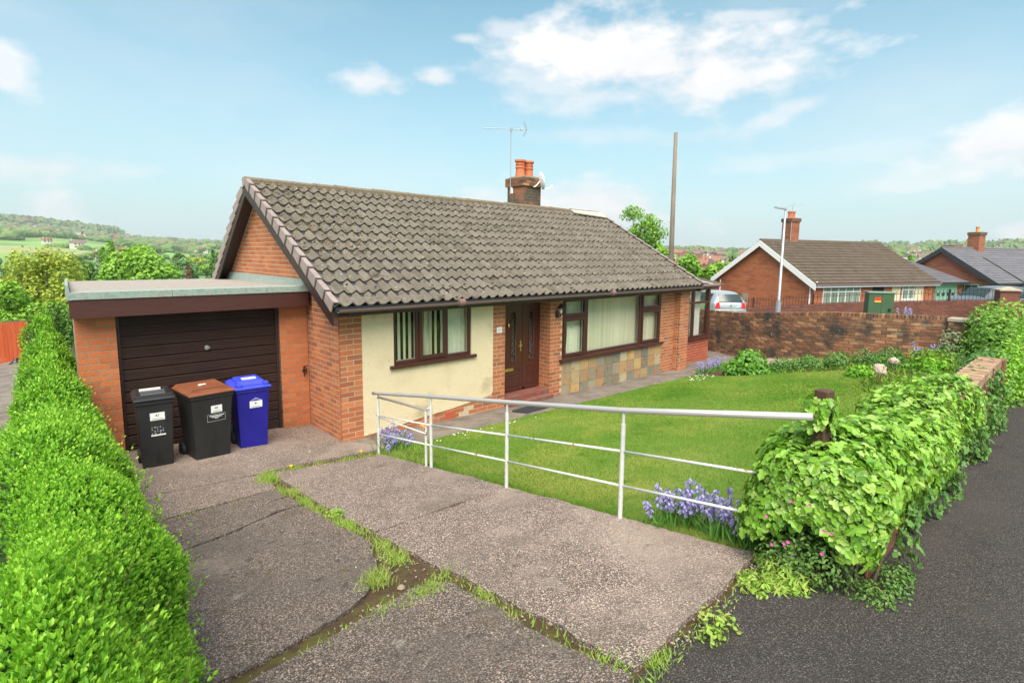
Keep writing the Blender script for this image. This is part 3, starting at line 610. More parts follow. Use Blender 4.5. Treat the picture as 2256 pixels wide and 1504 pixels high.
# front door with its glazed side panel, set back in a shallow porch
dx0, dx1, dy, dz = 3.39, 4.67, .30, .15
dr = MB(); frame(dr, dx0, dx1, dz, 2.10, dy, dy + .07, .055); dr.box(4.16, 4.22, dy, dy + .07, dz, 2.06)
dro = dr.build('door_frame', m_door, house, bevel=.004)
def leaf_panel(x0, x1, strips, nm):
    mb = MB(); hw = .052
    xs = sorted(sum([[c - hw, c + hw] for c in strips], [])); zz = [dz + .055, dz + .62, 1.80, 2.045]
    edges = [x0] + xs + [x1]
    mb.box(x0, x1, dy + .012, dy + .06, zz[0], zz[1]); mb.box(x0, x1, dy + .012, dy + .06, zz[2], zz[3])
    for k in range(0, len(edges), 2): mb.box(edges[k], edges[k + 1], dy + .012, dy + .06, zz[1], zz[2])
    o = mb.build(nm, m_door, house)
    for c in strips:
        b = MB(); n = 10                            # arched moulding round the glass
        outl = [(c - hw - .012, zz[1] - .012), (c + hw + .012, zz[1] - .012)] + [(c + (hw + .012) * math.cos(math.pi * i / n), 1.75 + (hw + .012) * math.sin(math.pi * i / n)) for i in range(n + 1)]
        b.tube([(p[0], dy + .008, p[1]) for p in outl + outl[:1]], .010, 6, cap=False); b.build('moulding', m_door, o, smooth=True)
        arch = [(c - hw, 1.75)] + [(c + hw * math.cos(math.pi * (1 - i / n)), 1.75 + hw * math.sin(math.pi * (1 - i / n))) for i in range(1, n)] + [(c + hw, 1.75), (c + hw, 1.802), (c - hw, 1.802)]
        MB().prism([(p[0], dy + .013, p[1]) for p in arch], (0, .04, 0)).build('arch_head', m_door, o)
        MB().box(c - hw, c + hw, dy + .03, dy + .035, zz[1], 1.80).build('pane', m_glass, o)
        ld = MB(); zc = zz[1] + .09
        while zc < 1.72:
            ld.tube([(c - .03, dy + .027, zc - .05), (c, dy + .027, zc), (c + .03, dy + .027, zc - .05), (c, dy + .027, zc - .10), (c - .03, dy + .027, zc - .05)], .003, 4, cap=False)
            ld.tube([(c - .05, dy + .027, zc + .05), (c, dy + .027, zc), (c + .05, dy + .027, zc + .05)], .0025, 4, cap=False); zc += .15
        ld.build('leading', plain('lead_came', (.30, .34, .32), .4, .4), o)
    w_ = x1 - x0
    for (za, zb) in ((dz + .10, dz + .30), (dz + .35, dz + .50)):
        b = MB(); frame(b, x0 + .09, x1 - .07, za, zb, dy + .0, dy + .012, .018); b.build('moulding', m_door, o, bevel=.004)
    return o
dl = leaf_panel(3.445, 4.16, (3.60, 3.90), 'door'); sp = leaf_panel(4.22, 4.615, (4.41,), 'side_panel')
MB().box(3.60, 3.90, dy - .004, dy + .012, dz + .43, dz + .49).build('letterbox', m_brass, dl, bevel=.004)
mb = MB(); mb.box(4.085, 4.115, dy - .002, dy + .012, .97, 1.20); mb.tube([(4.10, dy, 1.10), (4.10, dy - .045, 1.10), (3.99, dy - .05, 1.095)], .009, 8); mb.build('handle', m_brass, dl, smooth=False)
mb = MB(); mb.lathe([(.004, -.075), (.018, -.06), (.03, -.02), (.022, .01), (.008, .03), (.006, .075)], (3.75, dy - .004, 1.56), 10); mb.build('knocker', m_brass, dl, smooth=True)
MB().box(3.40, 4.66, -.02, .30, -.1, .145).build('threshold', m_step, house, bevel=.01)
MB().box(3.40, 4.66, -.15, -.022, -.2, .055).build('step', m_step, house, bevel=.015)
MB().box(.30, 9.8, 1.9, 1.95, 0, 2.2).build('inner_wall', m_dark, house); MB().box(.27, 9.8, .27, 5.5, -.1, -.05).build('inner_floor', m_dark, house)
# house number
mb = MB().box(3.165, 3.295, -.020, -.005, 1.475, 1.585); pl = mb.build('number_plate', m_white, house, bevel=.003)
def text(s, loc, size, m, parent, rot=(R_(90), 0, 0), name='lettering', align='CENTER'):
    c = bpy.data.curves.new(name, 'FONT'); c.body = s; c.size = size; c.extrude = .0008; c.align_x = align; c.align_y = 'CENTER'
    o = bpy.data.objects.new('tmp', c); COL.objects.link(o); dg = bpy.context.evaluated_depsgraph_get(); me = bpy.data.meshes.new_from_object(o.evaluated_get(dg)); bpy.data.objects.remove(o)
    me.materials.clear(); me.materials.append(m); return obj(name, me, parent, loc, rot)
text('41', (3.23, -.0215, 1.53), .10, m_greyink, pl)
# wall lantern
ln = MB(); lx, lz = 4.86, 1.74
ln.lathe([(.02, -.09), (.045, -.05), (.05, .0), (.03, .05), (.01, .07)], (lx, -.012, lz), 10); ln.tube([(lx, -.02, lz - .02), (lx, -.07, lz - .06), (lx, -.12, lz - .05), (lx, -.13, lz - .01)], .012, 8)
ln.lathe([(.02, -.01), (.045, .0), (.05, .012)], (lx, -.13, lz), 6); ln.lathe([(.085, .13), (.06, .17), (.03, .205), (.012, .215), (.014, .24)], (lx, -.13, lz), 6)
for k in range(6):
    a = k * math.pi / 3; ln.tube([(lx + .045 * math.cos(a), -.13 + .045 * math.sin(a), lz), (lx + .075 * math.cos(a), -.13 + .075 * math.sin(a), lz + .14)], .004, 4)
lno = ln.build('wall_lantern', m_black); tag(lno, 'black carriage lantern on the brick pier between door and big window', 'lamp')
MB().lathe([(.035, .005), (.062, .13)], (lx, -.13, lz), 6).build('pane', m_glass, lno); MB().lathe([(.012, .01), (.02, .05), (.012, .09)], (lx, -.13, lz), 8).build('bulb', m_white, lno)
tp = MB(); tp.lathe([(.03, 0), (.03, .03), (.012, .035), (.012, .09)], (-.10, 1.19, .98), 8); tp.tube([(-.10, 1.12, 1.06), (-.10, 1.08, 1.05), (-.10, 1.08, .96)], .01, 6); tp.tube([(-.13, 1.1, 1.09), (-.07, 1.1, 1.09)], .008, 6); tp.tube([(-.10, 1.185, .98), (-.10, 1.185, .90)], .008, 6)
tag(tp.build('garden_tap', m_black), 'dark outside tap on the brick beside the garage door', 'tap')

# ------------------------------------------------------------------ roof
roof = MB()
th = .05
for (ya, za, yb, zb) in ((EY, EZ, RY, RZ), (RY, RZ, BY, BZ)):
    roof.hexa([(-.22, ya, za - .09), (10.32, ya, za - .09), (10.32, yb, zb - .09), (-.22, yb, zb - .09), (-.22, ya, za - .03), (10.32, ya, za - .03), (10.32, yb, zb - .03), (-.22, yb, zb - .03)])
roof_o = roof.build('roof', m_bargedark, house)
sl_ = np.array([0, RY - EY, RZ - EZ]); SLEN = np.linalg.norm(sl_); su = sl_ / SLEN; sn = np.array([0, -su[2], su[1]]); ex = np.array([1., 0, 0])
sb_ = np.array([0, RY - BY, RZ - BZ]); SB = np.linalg.norm(sb_); sub = sb_ / SB; snb = np.array([0, -sub[2], sub[1]]) * -1
WT, NR = .2, 13; GA = SLEN / NR; NCOL = 53
def tile_geo(k=8, L=GA + .05, wt=WT):
    v, f = [], []
    def zf(s_): q = (s_ + .62) % 1; return .0285 * math.cos(2 * math.pi * q) + .007 * math.cos(4 * math.pi * q)
    for (yy, lift) in ((0, .050), (L * .5, .032), (L, .008)):
        for i in range(k + 1): v.append((wt * i / k, yy, zf(i / k) + lift))
    for i in range(k + 1): v.append((wt * i / k, .004, zf(i / k) + .050 - .024))
    n = k + 1
    for j in range(2):
        for i in range(k): f.append((j * n + i, j * n + i + 1, (j + 1) * n + i + 1, (j + 1) * n + i))
    for i in range(k): f.append((3 * n + i, 3 * n + i + 1, i + 1, i))
    return np.array(v), np.array(f)
tv, tf = tile_geo()
tme = np_mesh('tile', tv, tf, m_tile, smooth=False)
Rm = np.stack([ex, su, sn], 1)
TP, TM = [], []
for j in range(NR):
    for i in range(NCOL):
        a = rng.normal(0, .006); b = rng.normal(0, .006); q = np.array([[1, -a, b], [a, 1, 0], [-b, 0, 1]])
        TP.append(np.array([-.25 + i * WT, EY, EZ]) + su * (j * GA - .02 + rng.normal(0, .003)) + sn * (-.03 + abs(rng.normal(0, .002)))); TM.append(Rm @ q)
TP, TM = np.array(TP), np.array(TM)
order = np.argsort(np.linalg.norm(TP - CAMP, axis=1))
for i in order[:300]:
    o = bpy.data.objects.new('tile', tme); COL.objects.link(o); o.parent = roof_o
    m4 = Matrix.Identity(4)
    for a in range(3):
        for b in range(3): m4[a][b] = TM[i][a][b]
        m4[a][3] = TP[i][a]
    o.matrix_local = m4
o = obj('tile_courses', scatter_mesh('tile_courses', tv, tf, TM[order[300:]], TP[order[300:]], m_tile, rng.random(len(order) - 300)), roof_o); o['kind'] = 'stuff'
Rb = np.stack([-ex, sub, -snb if snb[2] < 0 else snb], 1); nrb = int(SB / GA); P_ = []
for j in range(nrb + 1):
    for i in range(NCOL): P_.append(np.array([-.05 + i * WT, BY, BZ]) + sub * (j * GA * .97 - .02) + Rb[:, 2] * -.03)
o = obj('rear_tile_courses', scatter_mesh('rear_tile_courses', tv, tf, np.repeat(Rb[None], len(P_), 0), np.array(P_), m_tile, rng.random(len(P_))), roof_o); o['kind'] = 'stuff'
# ridge tiles
rt = MB(); n = 8
for k in range(n + 1):
    a = math.pi * (.06 + .88 * k / n)
    for (xx, rr_) in ((0, .115), (.44, .108)): rt.v.append((xx, -rr_ * math.cos(a), rr_ * math.sin(a) * .8))
for k in range(n): rt.f.append((2 * k, 2 * k + 1, 2 * k + 3, 2 * k + 2)); rt.m.append(0)
base = len(rt.v)
for k in range(n + 1):
    a = math.pi * (.06 + .88 * k / n); rt.v.append((0, -.09 * math.cos(a), .09 * math.sin(a) * .8))
for k in range(n): rt.f.append((2 * k, 2 * k + 2, base + k + 1, base + k)); rt.m.append(0)
rme = rt.mesh('ridge_tile', m_ridge, recalc=True)
for k in range(24):
    obj('ridge_tile', rme, roof_o, (-.26 + k * .441, RY + random.uniform(-.006, .006), RZ - .035 + random.uniform(-.006, .008)), (0, random.uniform(-.012, .012), random.uniform(-.01, .01)))
mb = MB(); mb.box(-.2, 10.3, RY - .125, RY - .06, RZ - .075, RZ + .0); mb.box(-.2, 10.3, RY + .06, RY + .125, RZ - .075, RZ); mb.build('ridge_bedding', m_ridge, roof_o)
mb = MB(); mb.hexa([tuple(np.array([8.9 + k[0], RY - .1, RZ]) - su * k[1] + sn * k[2]) for k in ((0, .22, .0), (1.42, .38, .0), (1.42, .02, .0), (0, .02, 0), (0, .22, .035), (1.42, .38, .035), (1.42, .02, .035), (0, .02, .035))])
mb.build('mortar_patch', mat('pale_mortar', [(.38, .34, .28), (.52, .48, .41)], 14, rough=.95, bump=.8, bscale=40), roof_o)
# moss and lichen lumps
mp0, mm = [], []
hot = rng.random((26, 2)) * np.array([10.3, SLEN])
for k in range(900):
    if k < 700: c = hot[rng.integers(26)] + rng.normal(0, .14, 2)
    else: c = rng.random(2) * np.array([10.3, SLEN])
    x, s_ = c[0] - .2, np.clip(c[1], .02, SLEN - .06)
    ph = ((x + .25) / WT + .62) % 1; hz_ = .026 * math.cos(2 * math.pi * ph) + .007 * math.cos(4 * math.pi * ph); fr = (s_ / GA + .05) % 1
    mp0.append(np.array([x, EY, EZ]) + su * s_ + sn * (hz_ + .012 - .03 * fr)); sz = rng.uniform(.008, .026)
    sp_ = rng.uniform(0, 6.28); c_, s2 = math.cos(sp_), math.sin(sp_); mm.append(Rm @ np.array([[c_ * sz, -s2 * sz * .7, 0], [s2 * sz, c_ * sz * .7, 0], [0, 0, sz * .7]]))
bl = MB().lathe([(1, -.6), (.95, 0), (.55, .6), (.15, .85)], n=6)
bv = np.array(bl.v); bf = np.array([f for f in bl.f if len(f) == 4])
o = obj('moss', scatter_mesh('moss', bv, bf, np.array(mm), np.array(mp0), m_moss), roof_o); o['kind'] = 'stuff'
mp1 = []; mm1 = []
for k in range(1500):                                 # thick moss just under the ridge and down the verge
    x = rng.uniform(-.2, 10.3) if k < 620 else (rng.uniform(-.15, .5) if k < 1000 else rng.normal(.9, .35)); s_ = SLEN - abs(rng.normal(0, .06)) - .09 if k < 620 else rng.uniform(SLEN * .35, SLEN - .1)
    if k < 620 and x > 3.5 and rng.random() < .55: continue
    ph = ((x + .25) / WT + .62) % 1; hz_ = .026 * math.cos(2 * math.pi * ph); mp1.append(np.array([x, EY, EZ]) + su * s_ + sn * (hz_ + .004)); sz = rng.uniform(.008, .022); mm1.append(Rm @ np.diag([sz, sz * .8, sz * .7]))
o = obj('moss', scatter_mesh('moss', bv, bf, np.array(mm1), np.array(mp1), m_moss), roof_o); o['kind'] = 'stuff'
# verge cloaks down the near gable, front and back, and the far verge
def cloak(P0, uu, nn_, side):
    mb = MB(); w_ = GA - .012
    def pt(a, b, c): return tuple(np.array([a, 0, 0]) + uu * b + nn_ * c)
    x0, x1 = (-.035, .06) if side < 0 else (-.06, .035)
    mb.hexa([pt(x0, 0, -.095), pt(x0 + .02 if side < 0 else x1 - .02, 0, -.095), pt(x0 + .035, w_, -.10), pt(x0 + .022, w_, -.10), pt(x0, 0, .085), pt(x0 + .02, 0, .085), pt(x0 + .035, w_, .045), pt(x0 + .022, w_, .045)] if side < 0 else
            [pt(x1 - .02, 0, -.115), pt(x1, 0, -.115), pt(x1, w_, -.135), pt(x1 - .02, w_, -.135), pt(x1 - .02, 0, .075), pt(x1, 0, .075), pt(x1, w_, .05), pt(x1 - .02, w_, .05)])
    mb.hexa([pt(x0 + (.02 if side < 0 else 0), 0, .055), pt(x1 - (0 if side < 0 else .02), 0, .055), pt(x1 - (0 if side < 0 else .02), w_, .03), pt(x0 + (.02 if side < 0 else 0), w_, .03), pt(x0 + (.02 if side < 0 else 0), 0, .075), pt(x1 - (0 if side < 0 else .02), 0, .075), pt(x1 - (0 if side < 0 else .02), w_, .05), pt(x0 + (.02 if side < 0 else 0), w_, .05)])
    return mb.mesh('verge_tile', m_verge)
cl = cloak(None, su, sn, -1); clr = cloak(None, su, sn, 1); nb = Rb[:, 2]; clb = cloak(None, sub, nb, -1)
for j in range(NR):
    p = np.array([-.25, EY, EZ]) + su * (j * GA - .02); obj('verge_tile', cl, roof_o, tuple(p))
    p = np.array([10.37, EY, EZ]) + su * (j * GA - .02); obj('verge_tile', clr, roof_o, tuple(p))
for j in range(int(SB / GA)):
    p = np.array([-.25, BY, BZ]) + sub * (j * GA); obj('verge_tile', clb, roof_o, tuple(p))
MB().box(-.285, -.1, RY - .06, RY + .06, RZ - .12, RZ + .035).build('ridge_end', m_verge, roof_o)
# barge boards, soffits, fascia, gutter
for (ya, za, yb, zb) in ((EY + .02, EZ, RY, RZ), (RY, RZ, BY, BZ)):
    MB().hexa([(-.262, ya, za - .30), (-.235, ya, za - .30), (-.235, yb, zb - .30), (-.262, yb, zb - .30), (-.262, ya, za - .10), (-.235, ya, za - .10), (-.235, yb, zb - .10), (-.262, yb, zb - .10)]).build('barge_board', m_fascia, house)
    MB().hexa([(-.234, ya, za - .16), (-.006, ya, za - .16), (-.006, yb, zb - .16), (-.234, yb, zb - .16), (-.234, ya, za - .145), (-.006, ya, za - .145), (-.006, yb, zb - .145), (-.234, yb, zb - .145)]).build('soffit', m_fascia, house)
MB().box(-.234, 10.34, -.345, -.32, 2.05, 2.20).build('fascia_board', m_fascia, house); MB().box(-.234, 10.1, -.318, -.004, 2.085, 2.10).build('soffit', m_fascia, house)
MB().box(10.12, 10.36, -.345, 5.9, 2.05, 2.10).build('soffit', m_fascia, house)
gu = MB(); n = 10; prof = [(-.405 + .055 * math.cos(math.pi + math.pi * k / n), 2.165 + .055 * math.sin(math.pi + math.pi * k / n)) for k in range(n + 1)]; prof_i = [(-.405 + .050 * math.cos(math.pi + math.pi * k / n), 2.165 + .050 * math.sin(math.pi + math.pi * k / n)) for k in range(n + 1)][::-1]
gu.prism([(-.20, a, b) for a, b in prof + prof_i], (10.5, 0, 0)); guo = gu.build('gutter', m_gutter, house, recalc=True)
for xx in (-.04, .98, 2.02, 3.0, 3.9, 4.85, 5.9, 7.3, 8.2, 9.1, 9.9):
    mb = MB(); mb.prism([(xx, -.405 + .060 * math.cos(math.pi + math.pi * k / n), 2.165 + .060 * math.sin(math.pi + math.pi * k / n)) for k in range(n + 1)] + [(xx, -.345, 2.18), (xx, -.405 + .054, 2.165)] + [(xx, -.405 + .0545 * math.cos(math.pi + math.pi * k / n), 2.165 + .0545 * math.sin(math.pi + math.pi * k / n)) for k in range(n + 1)][::-1], (.022, 0, 0)); mb.build('gutter_bracket', m_gutter, guo)
for xx in (2.0, 6.25):
    mb = MB(); mb.tube([(xx - .05, -.405, 2.158), (xx + .07, -.405, 2.158)], .064, 12); mb.build('gutter_union', m_gutter, guo)
# chimney
chx0, chx1, chy0, chy1 = 7.18, 7.87, 3.50, 4.18
ch = MB().box(chx0, chx1, chy0, chy1, 4.0, 5.14).build('chimney', m_oldmortar, house)
m_chb = mat('sooty_brick', [(.28, .10, .06), (.36, .14, .08)], 5, rough=.95, bump=.5, bscale=40, rnd=[(.30, .10, .06), (.42, .15, .08), (.22, .09, .06), (.34, .13, .08)], rmix=.6, stains=[((.085, .07, .055), 1.9, .42, .53)])
P_, M_ = cat(lay((chx0, chy0, 4.0), (1, 0, 0), (0, -1, 0), .69, .92, seed=21), lay((chx0, chy1, 4.0), (0, -1, 0), (-1, 0, 0), .68, .92, seed=22, proud=.002), lay((chx1, chy0, 4.0), (0, 1, 0), (1, 0, 0), .68, .92, seed=23, proud=.002))
place_bricks(P_, M_, ch, m_chb, 140)
P_, M_ = cat(lay((chx0 - .05, chy0 - .05, 4.92), (1, 0, 0), (0, -1, 0), .79, .25, seed=24, thick=.06), lay((chx0 - .05, chy1 + .05, 4.92), (0, -1, 0), (-1, 0, 0), .777, .25, seed=25, proud=.002, thick=.06), lay((chx1 + .05, chy0 - .048, 4.92), (0, 1, 0), (1, 0, 0), .77, .25, seed=26, proud=.002, thick=.06))
place_bricks(P_, M_, ch, m_oldbrick, 60)
mb = MB(); mb.box(chx0 - .045, chx1 + .045, chy0 - .045, chy1 + .045, 4.925, 5.13); mb.hexa([(chx0 - .04, chy0 - .04, 5.14), (chx1 + .04, chy0 - .04, 5.14), (chx1 + .04, chy1 + .04, 5.14), (chx0 - .04, chy1 + .04, 5.14), (chx0 + .06, chy0 + .06, 5.22), (chx1 - .06, chy0 + .06, 5.22), (chx1 - .06, chy1 - .06, 5.22), (chx0 + .06, chy1 - .06, 5.22)]); mb.build('chimney_cap', m_oldmortar, ch)
for xx in (7.36, 7.69):
    MB().lathe([(.155, 5.16), (.135, 5.30), (.125, 5.44), (.145, 5.45), (.145, 5.48), (.125, 5.49), (.125, 5.53), (.14, 5.535), (.14, 5.555), (.125, 5.56), (.13, 5.61), (.16, 5.63), (.16, 5.68), (.115, 5.685), (.11, 5.4)], (xx, 3.84, 0), 20).build('chimney_pot', m_pot, ch, smooth=False)
# aerial, dish, insulators
ae = empty('television_aerial', (7.11, 3.98, 4.80), R_(-36), label='thin television aerial on a mast strapped to the near chimney', cat='aerial')
mb = MB(); mb.tube([(0, 0, -.1), (0, 0, 1.68)], .012, 8); mb.build('mast', m_lamp_steel, ae)
mb = MB(); mb.box(.01, .16, .01, .05, -.06, .12); mb.build('bracket', m_white, ae)
mb = MB(); mb.tube([(-.80, .12, 1.75), (0, 0, 1.735), (.46, -.07, 1.72)], .008, 6); mb.tube([(0, 0, 1.66), (0, 0, 1.76)], .03, 8)
for k in range(15):
    x = -.78 + k * .075; z = 1.75 - (x + .8) * .024; y = .12 - (x + .8) * .15; mb.tube([(x, y, z - .045), (x, y, z + .045)], .004, 4); mb.tube([(x - .01, y - .09, z), (x + .01, y + .09, z)], .004, 4)
for k in (-3, -2, -1, 0, 1, 2, 3): mb.tube([(.44 - abs(k) * .028, -.17, 1.72 + k * .055), (.44 - abs(k) * .028, .05, 1.72 + k * .055)], .007, 5)
mb.tube([(.36, -.07, 1.50), (.42, -.07, 1.60), (.45, -.07, 1.72), (.42, -.07, 1.84), (.36, -.07, 1.94)], .006, 5); mb.box(.26, .34, -.1, -.03, 1.69, 1.76); mb.build('antenna', m_lamp_steel, ae)
ds = empty('satellite_dish', (7.72, 3.36, 4.98), label='white satellite dish fixed to the chimney below its red pots', cat='satellite dish')
ds.rotation_euler = (R_(-12), 0, R_(62))
mb = MB(); prof = [(.002, -.0)] + [(.24 * k / 8, .055 * (k / 8) ** 2) for k in range(1, 9)]
mb.lathe([(r_2, -h_) for r_2, h_ in prof] + [(.245, -.06), (.24, -.048)] + [(r_2, -h_ + .008) for r_2, h_ in prof[::-1]], (0, 0, .10), 24, axis='y'); mb.build('dish', m_white2, ds, smooth=True)
mb = MB(); mb.tube([(0, .01, .10), (0, .10, .02), (0, .16, -.02), (.0, .24, -.02)], .016, 8); mb.build('bracket', m_white2, ds, smooth=True)
mb = MB(); mb.tube([(0, 0, -.08), (0, -.18, -.15), (0, -.30, -.12)], .012, 8); mb.build('arm', m_white2, ds, smooth=True); mb = MB(); mb.tube([(0, -.30, -.14), (0, -.34, -.07)], .03, 10); mb.build('receiver', m_white2, ds)
for k, (zz, nm) in enumerate(((4.98, 'upper'), (4.55, 'lower'))):
    mb = MB(); mb.tube([(0, 0, 0), (.13, 0, 0), (.13, 0, .02)], .005, 6); mb.lathe([(.012, -.05), (.03, -.04), (.02, -.01), (.035, .0), (.02, .02), (.03, .035), (.01, .045)], (.14, 0, 0), 10)
    tag(mb.build('wire_insulator', m_black, None, loc=(chx1 + .055 if k == 0 else chx1 + .005, 3.8, zz)), nm + ' dark wire insulator on the right side of the near chimney', 'insulator')

# ------------------------------------------------------------------ garage
gar = empty('garage', label='flat roofed brick garage with a brown up and over door', cat='garage')
mb = MB(); mb.box(-3.05, -2.62, 1.206, 1.5, -.3, 2.2); mb.box(-.47, -.012, 1.206, 1.5, -.3, 2.2); mb.hexa([(-3.05, 1.5, -.6), (-2.8, 1.5, -.6), (-2.6, 6, -.6), (-2.80, 6, -.6), (-3.05, 1.5, 2.28), (-2.8, 1.5, 2.28), (-2.6, 6, 2.28), (-2.80, 6, 2.28)]); mb.box(-2.79, -.012, 5.75, 6.0, -.6, 2.28); mb.box(-2.62, -.47, 1.3, 1.5, 2.1, 2.2)
go = mb.build('wall', m_gmortar, gar)
P_, M_ = cat(lay((-3.05, 1.206, -.02), (1, 0, 0), (0, -1, 0), .43, 2.31, seed=31, bond='s'), lay((-.47, 1.206, -.02), (1, 0, 0), (0, -1, 0), .455, 2.31, seed=32, start=.11))
place_bricks(P_, M_, go, m_gbrick, 300)
P_, M_ = lay((-2.80, 6.0, -.60), (-.0520, -.99865, 0), (-.99865, .052, 0), 4.79, 2.85, seed=33, proud=.003); place_bricks(P_, M_, go, m_gbrick, 0)
# door panels with fine ribs
gd = empty('garage_door'); gd.parent = gar; ph = .157; x0, x1 = -2.61, -.48
pm = MB(); pm.box(x0 + .035, x1 - .035, .0, .02, .006, ph - .006)
for k in range(5): pm.prism([(x0 + .035, -.001, .010 + k * .027), (x0 + .035, -.008, .016 + k * .027), (x0 + .035, -.008, .028 + k * .027), (x0 + .035, -.001, .034 + k * .027)], (x1 - x0 - .07, 0, 0))
pme = pm.mesh('door_panel', m_gdoor)
for k in range(13): obj('door_panel', pme, gd, (0, 1.30, .06 + k * ph))
MB().box(x0, x1, 1.318, 1.33, .05, 2.1).build('door_backing', m_dark, gd)
for (a, b) in ((x0 - .01, x0 + .035), (x1 - .035, x1 + .01)): MB().box(a, b, 1.26, 1.33, .02, 2.12).build('door_jamb', m_fascia, gar)
mb = MB(); mb.lathe([(.035, 0), (.035, .012), (.012, .014), (.012, .03)], (0, 0, 0), 12, axis='y'); mb.v = [(a, -b, c) for a, b, c in mb.v]; mb.box(-.035, .035, -.045, -.03, -.012, .012); mb.build('handle', m_chrome, gd, loc=(-1.52, 1.292, 1.53))
mb = MB(); mb.box(-3.10, -.07, .97, 1.0, 2.105, 2.355); mb.build('fascia_board', m_gfascia, gar)
mb = MB(); mb.hexa([(-3.10, 1, 2.11), (-3.075, 1, 2.11), (-2.82, 6.15, 2.11), (-2.845, 6.15, 2.11), (-3.10, 1, 2.35), (-3.075, 1, 2.35), (-2.82, 6.15, 2.28), (-2.845, 6.15, 2.28)]); mb.box(-3.07, -.01, 1.001, 1.206, 2.12, 2.135); mb.build('soffit', m_gfascia, gar)
mb = MB(); mb.hexa([(-3.07, 1.0, 2.35), (-.012, 1.0, 2.35), (-.012, 6.15, 2.27), (-2.82, 6.15, 2.27), (-3.07, 1.0, 2.425), (-.012, 1.0, 2.425), (-.012, 6.15, 2.35), (-2.82, 6.15, 2.35)]); mb.build('roof', m_feltlight, gar)
for (a, b) in ((-3.115, -1.98), (-1.975, -.72), (-.715, -.07)): MB().hexa([(a, .955, 2.345), (b, .955, 2.345), (b, 1.03, 2.352), (a, 1.03, 2.352), (a, .955, 2.435), (b, .955, 2.435), (b, 1.06, 2.445), (a, 1.06, 2.445)]).build('felt_strip', m_felt, gar)
mb = MB(); mb.hexa([(-3.125, .956, 2.34), (-3.07, .956, 2.34), (-2.81, 6.2, 2.26), (-2.865, 6.2, 2.26), (-3.125, .956, 2.53), (-3.09, .956, 2.53), (-2.83, 6.2, 2.40), (-2.865, 6.2, 2.40)]); mb.build('felt_kerb', m_felt, gar)
mb = MB(); mb.hexa([(-.06, 1.21, 2.42), (-.012, 1.21, 2.42), (-.012, 5.75, 2.35), (-.06, 5.75, 2.35), (-.03, 1.21, 2.53), (-.012, 1.21, 2.53), (-.012, 5.75, 2.53), (-.03, 5.75, 2.53)]); mb.build('felt_upstand', m_felt, gar)
# ------------------------------------------------------------------ leaves
PL_V = np.array([(0, 0, 0), (.24, .30, .05), (.22, .68, .05), (0, 1, -.06), (-.22, .68, .05), (-.24, .30, .05)]); PL_F = np.array([(0, 1, 2, 3), (0, 3, 4, 5)])
IV_V = np.array([(0, 0, 0), (.26, -.16, .02), (.50, .12, .05), (.29, .30, .07), (.37, .62, .03), (0, 1.0, -.12), (-.37, .62, .03), (-.29, .30, .07), (-.50, .12, .05), (-.26, -.16, .02)])
IV_F = np.array([(0, 1, 2, 3), (0, 3, 4, 5), (0, 5, 6, 7), (0, 7, 8, 9)])
BL_V = np.array([(-.5, 0, 0), (.5, 0, 0), (.36, .5, .0), (-.36, .5, .0), (0, 1, .16)]); BL_F = np.array([(0, 1, 2, 3), (3, 2, 4, 4)])
def frames(ydir, zref):
    y = norm(ydir); x = norm(np.cross(y, zref)); z = np.cross(x, y); return np.stack([x, y, z], 2)
def leaves(name, stuffname, V_, F_, M, P, rnd, mt, parent, nind=0, kind=True):
    """nearest nind leaves as objects of their own, the others as one mesh"""
    d = np.linalg.norm(P - CAMP, axis=1)
    if nind:
        inview = ((P - CAMP) @ CF > .1); px_ = (P - CAMP) @ CR / np.maximum((P - CAMP) @ CF, .01); py_ = (P - CAMP) @ CU / np.maximum((P - CAMP) @ CF, .01)
        ok = inview & (np.abs(px_) < .96) & (np.abs(py_ + .03) < .65); d = np.where(ok, d / M[:, 0, 0].size, 1e6 + d); order = np.argsort(np.linalg.norm(P - CAMP, axis=1) + np.where(ok, 0, 1e3))
        me = np_mesh(name, V_, F_, mt, smooth=False)
        for i in order[:nind]:
            o = bpy.data.objects.new(name, me); COL.objects.link(o); o.parent = parent; m4 = Matrix.Identity(4)
            for a in range(3):
                for b in range(3): m4[a][b] = M[i][a][b]
                m4[a][3] = P[i][a]
            o.matrix_local = m4
        rest = order[nind:]
    else: rest = np.arange(len(P))
    o = obj(stuffname, scatter_mesh(stuffname, V_, F_, M[rest], P[rest], mt, np.clip(rnd[rest], .01, 1)), parent)
    if kind: o['kind'] = 'stuff'
    return o
def shoots(base, dirs, length, nleaf, size, r_):
    """pairs of leaves up each shoot -> positions, matrices, rnd"""
    n = len(base); P, M, Q = [], [], []
    ref = norm(np.cross(dirs, r_.normal(0, 1, (n, 3))))
    ref2 = np.cross(dirs, ref)
    for k in range(nleaf):
        t = (k // 2) / max(1, (nleaf - 1) // 2); a = (k % 2) * math.pi + (k // 2) * 1.57 + r_.normal(0, .35, n)
        side = ref * np.cos(a)[:, None] + ref2 * np.sin(a)[:, None]; open_ = 1.05 - .75 * t
        yd = dirs * math.cos(open_) + side * math.sin(open_) + r_.normal(0, .16, (n, 3)) + np.array([0, 0, .10])
        s_ = size * (1.05 - .35 * t) * r_.uniform(.75, 1.2, n); p = base + dirs * (length * t)[:, None]
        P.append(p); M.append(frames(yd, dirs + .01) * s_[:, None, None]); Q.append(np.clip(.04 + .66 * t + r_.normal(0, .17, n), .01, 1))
    return np.concatenate(P), np.concatenate(M), np.concatenate(Q)

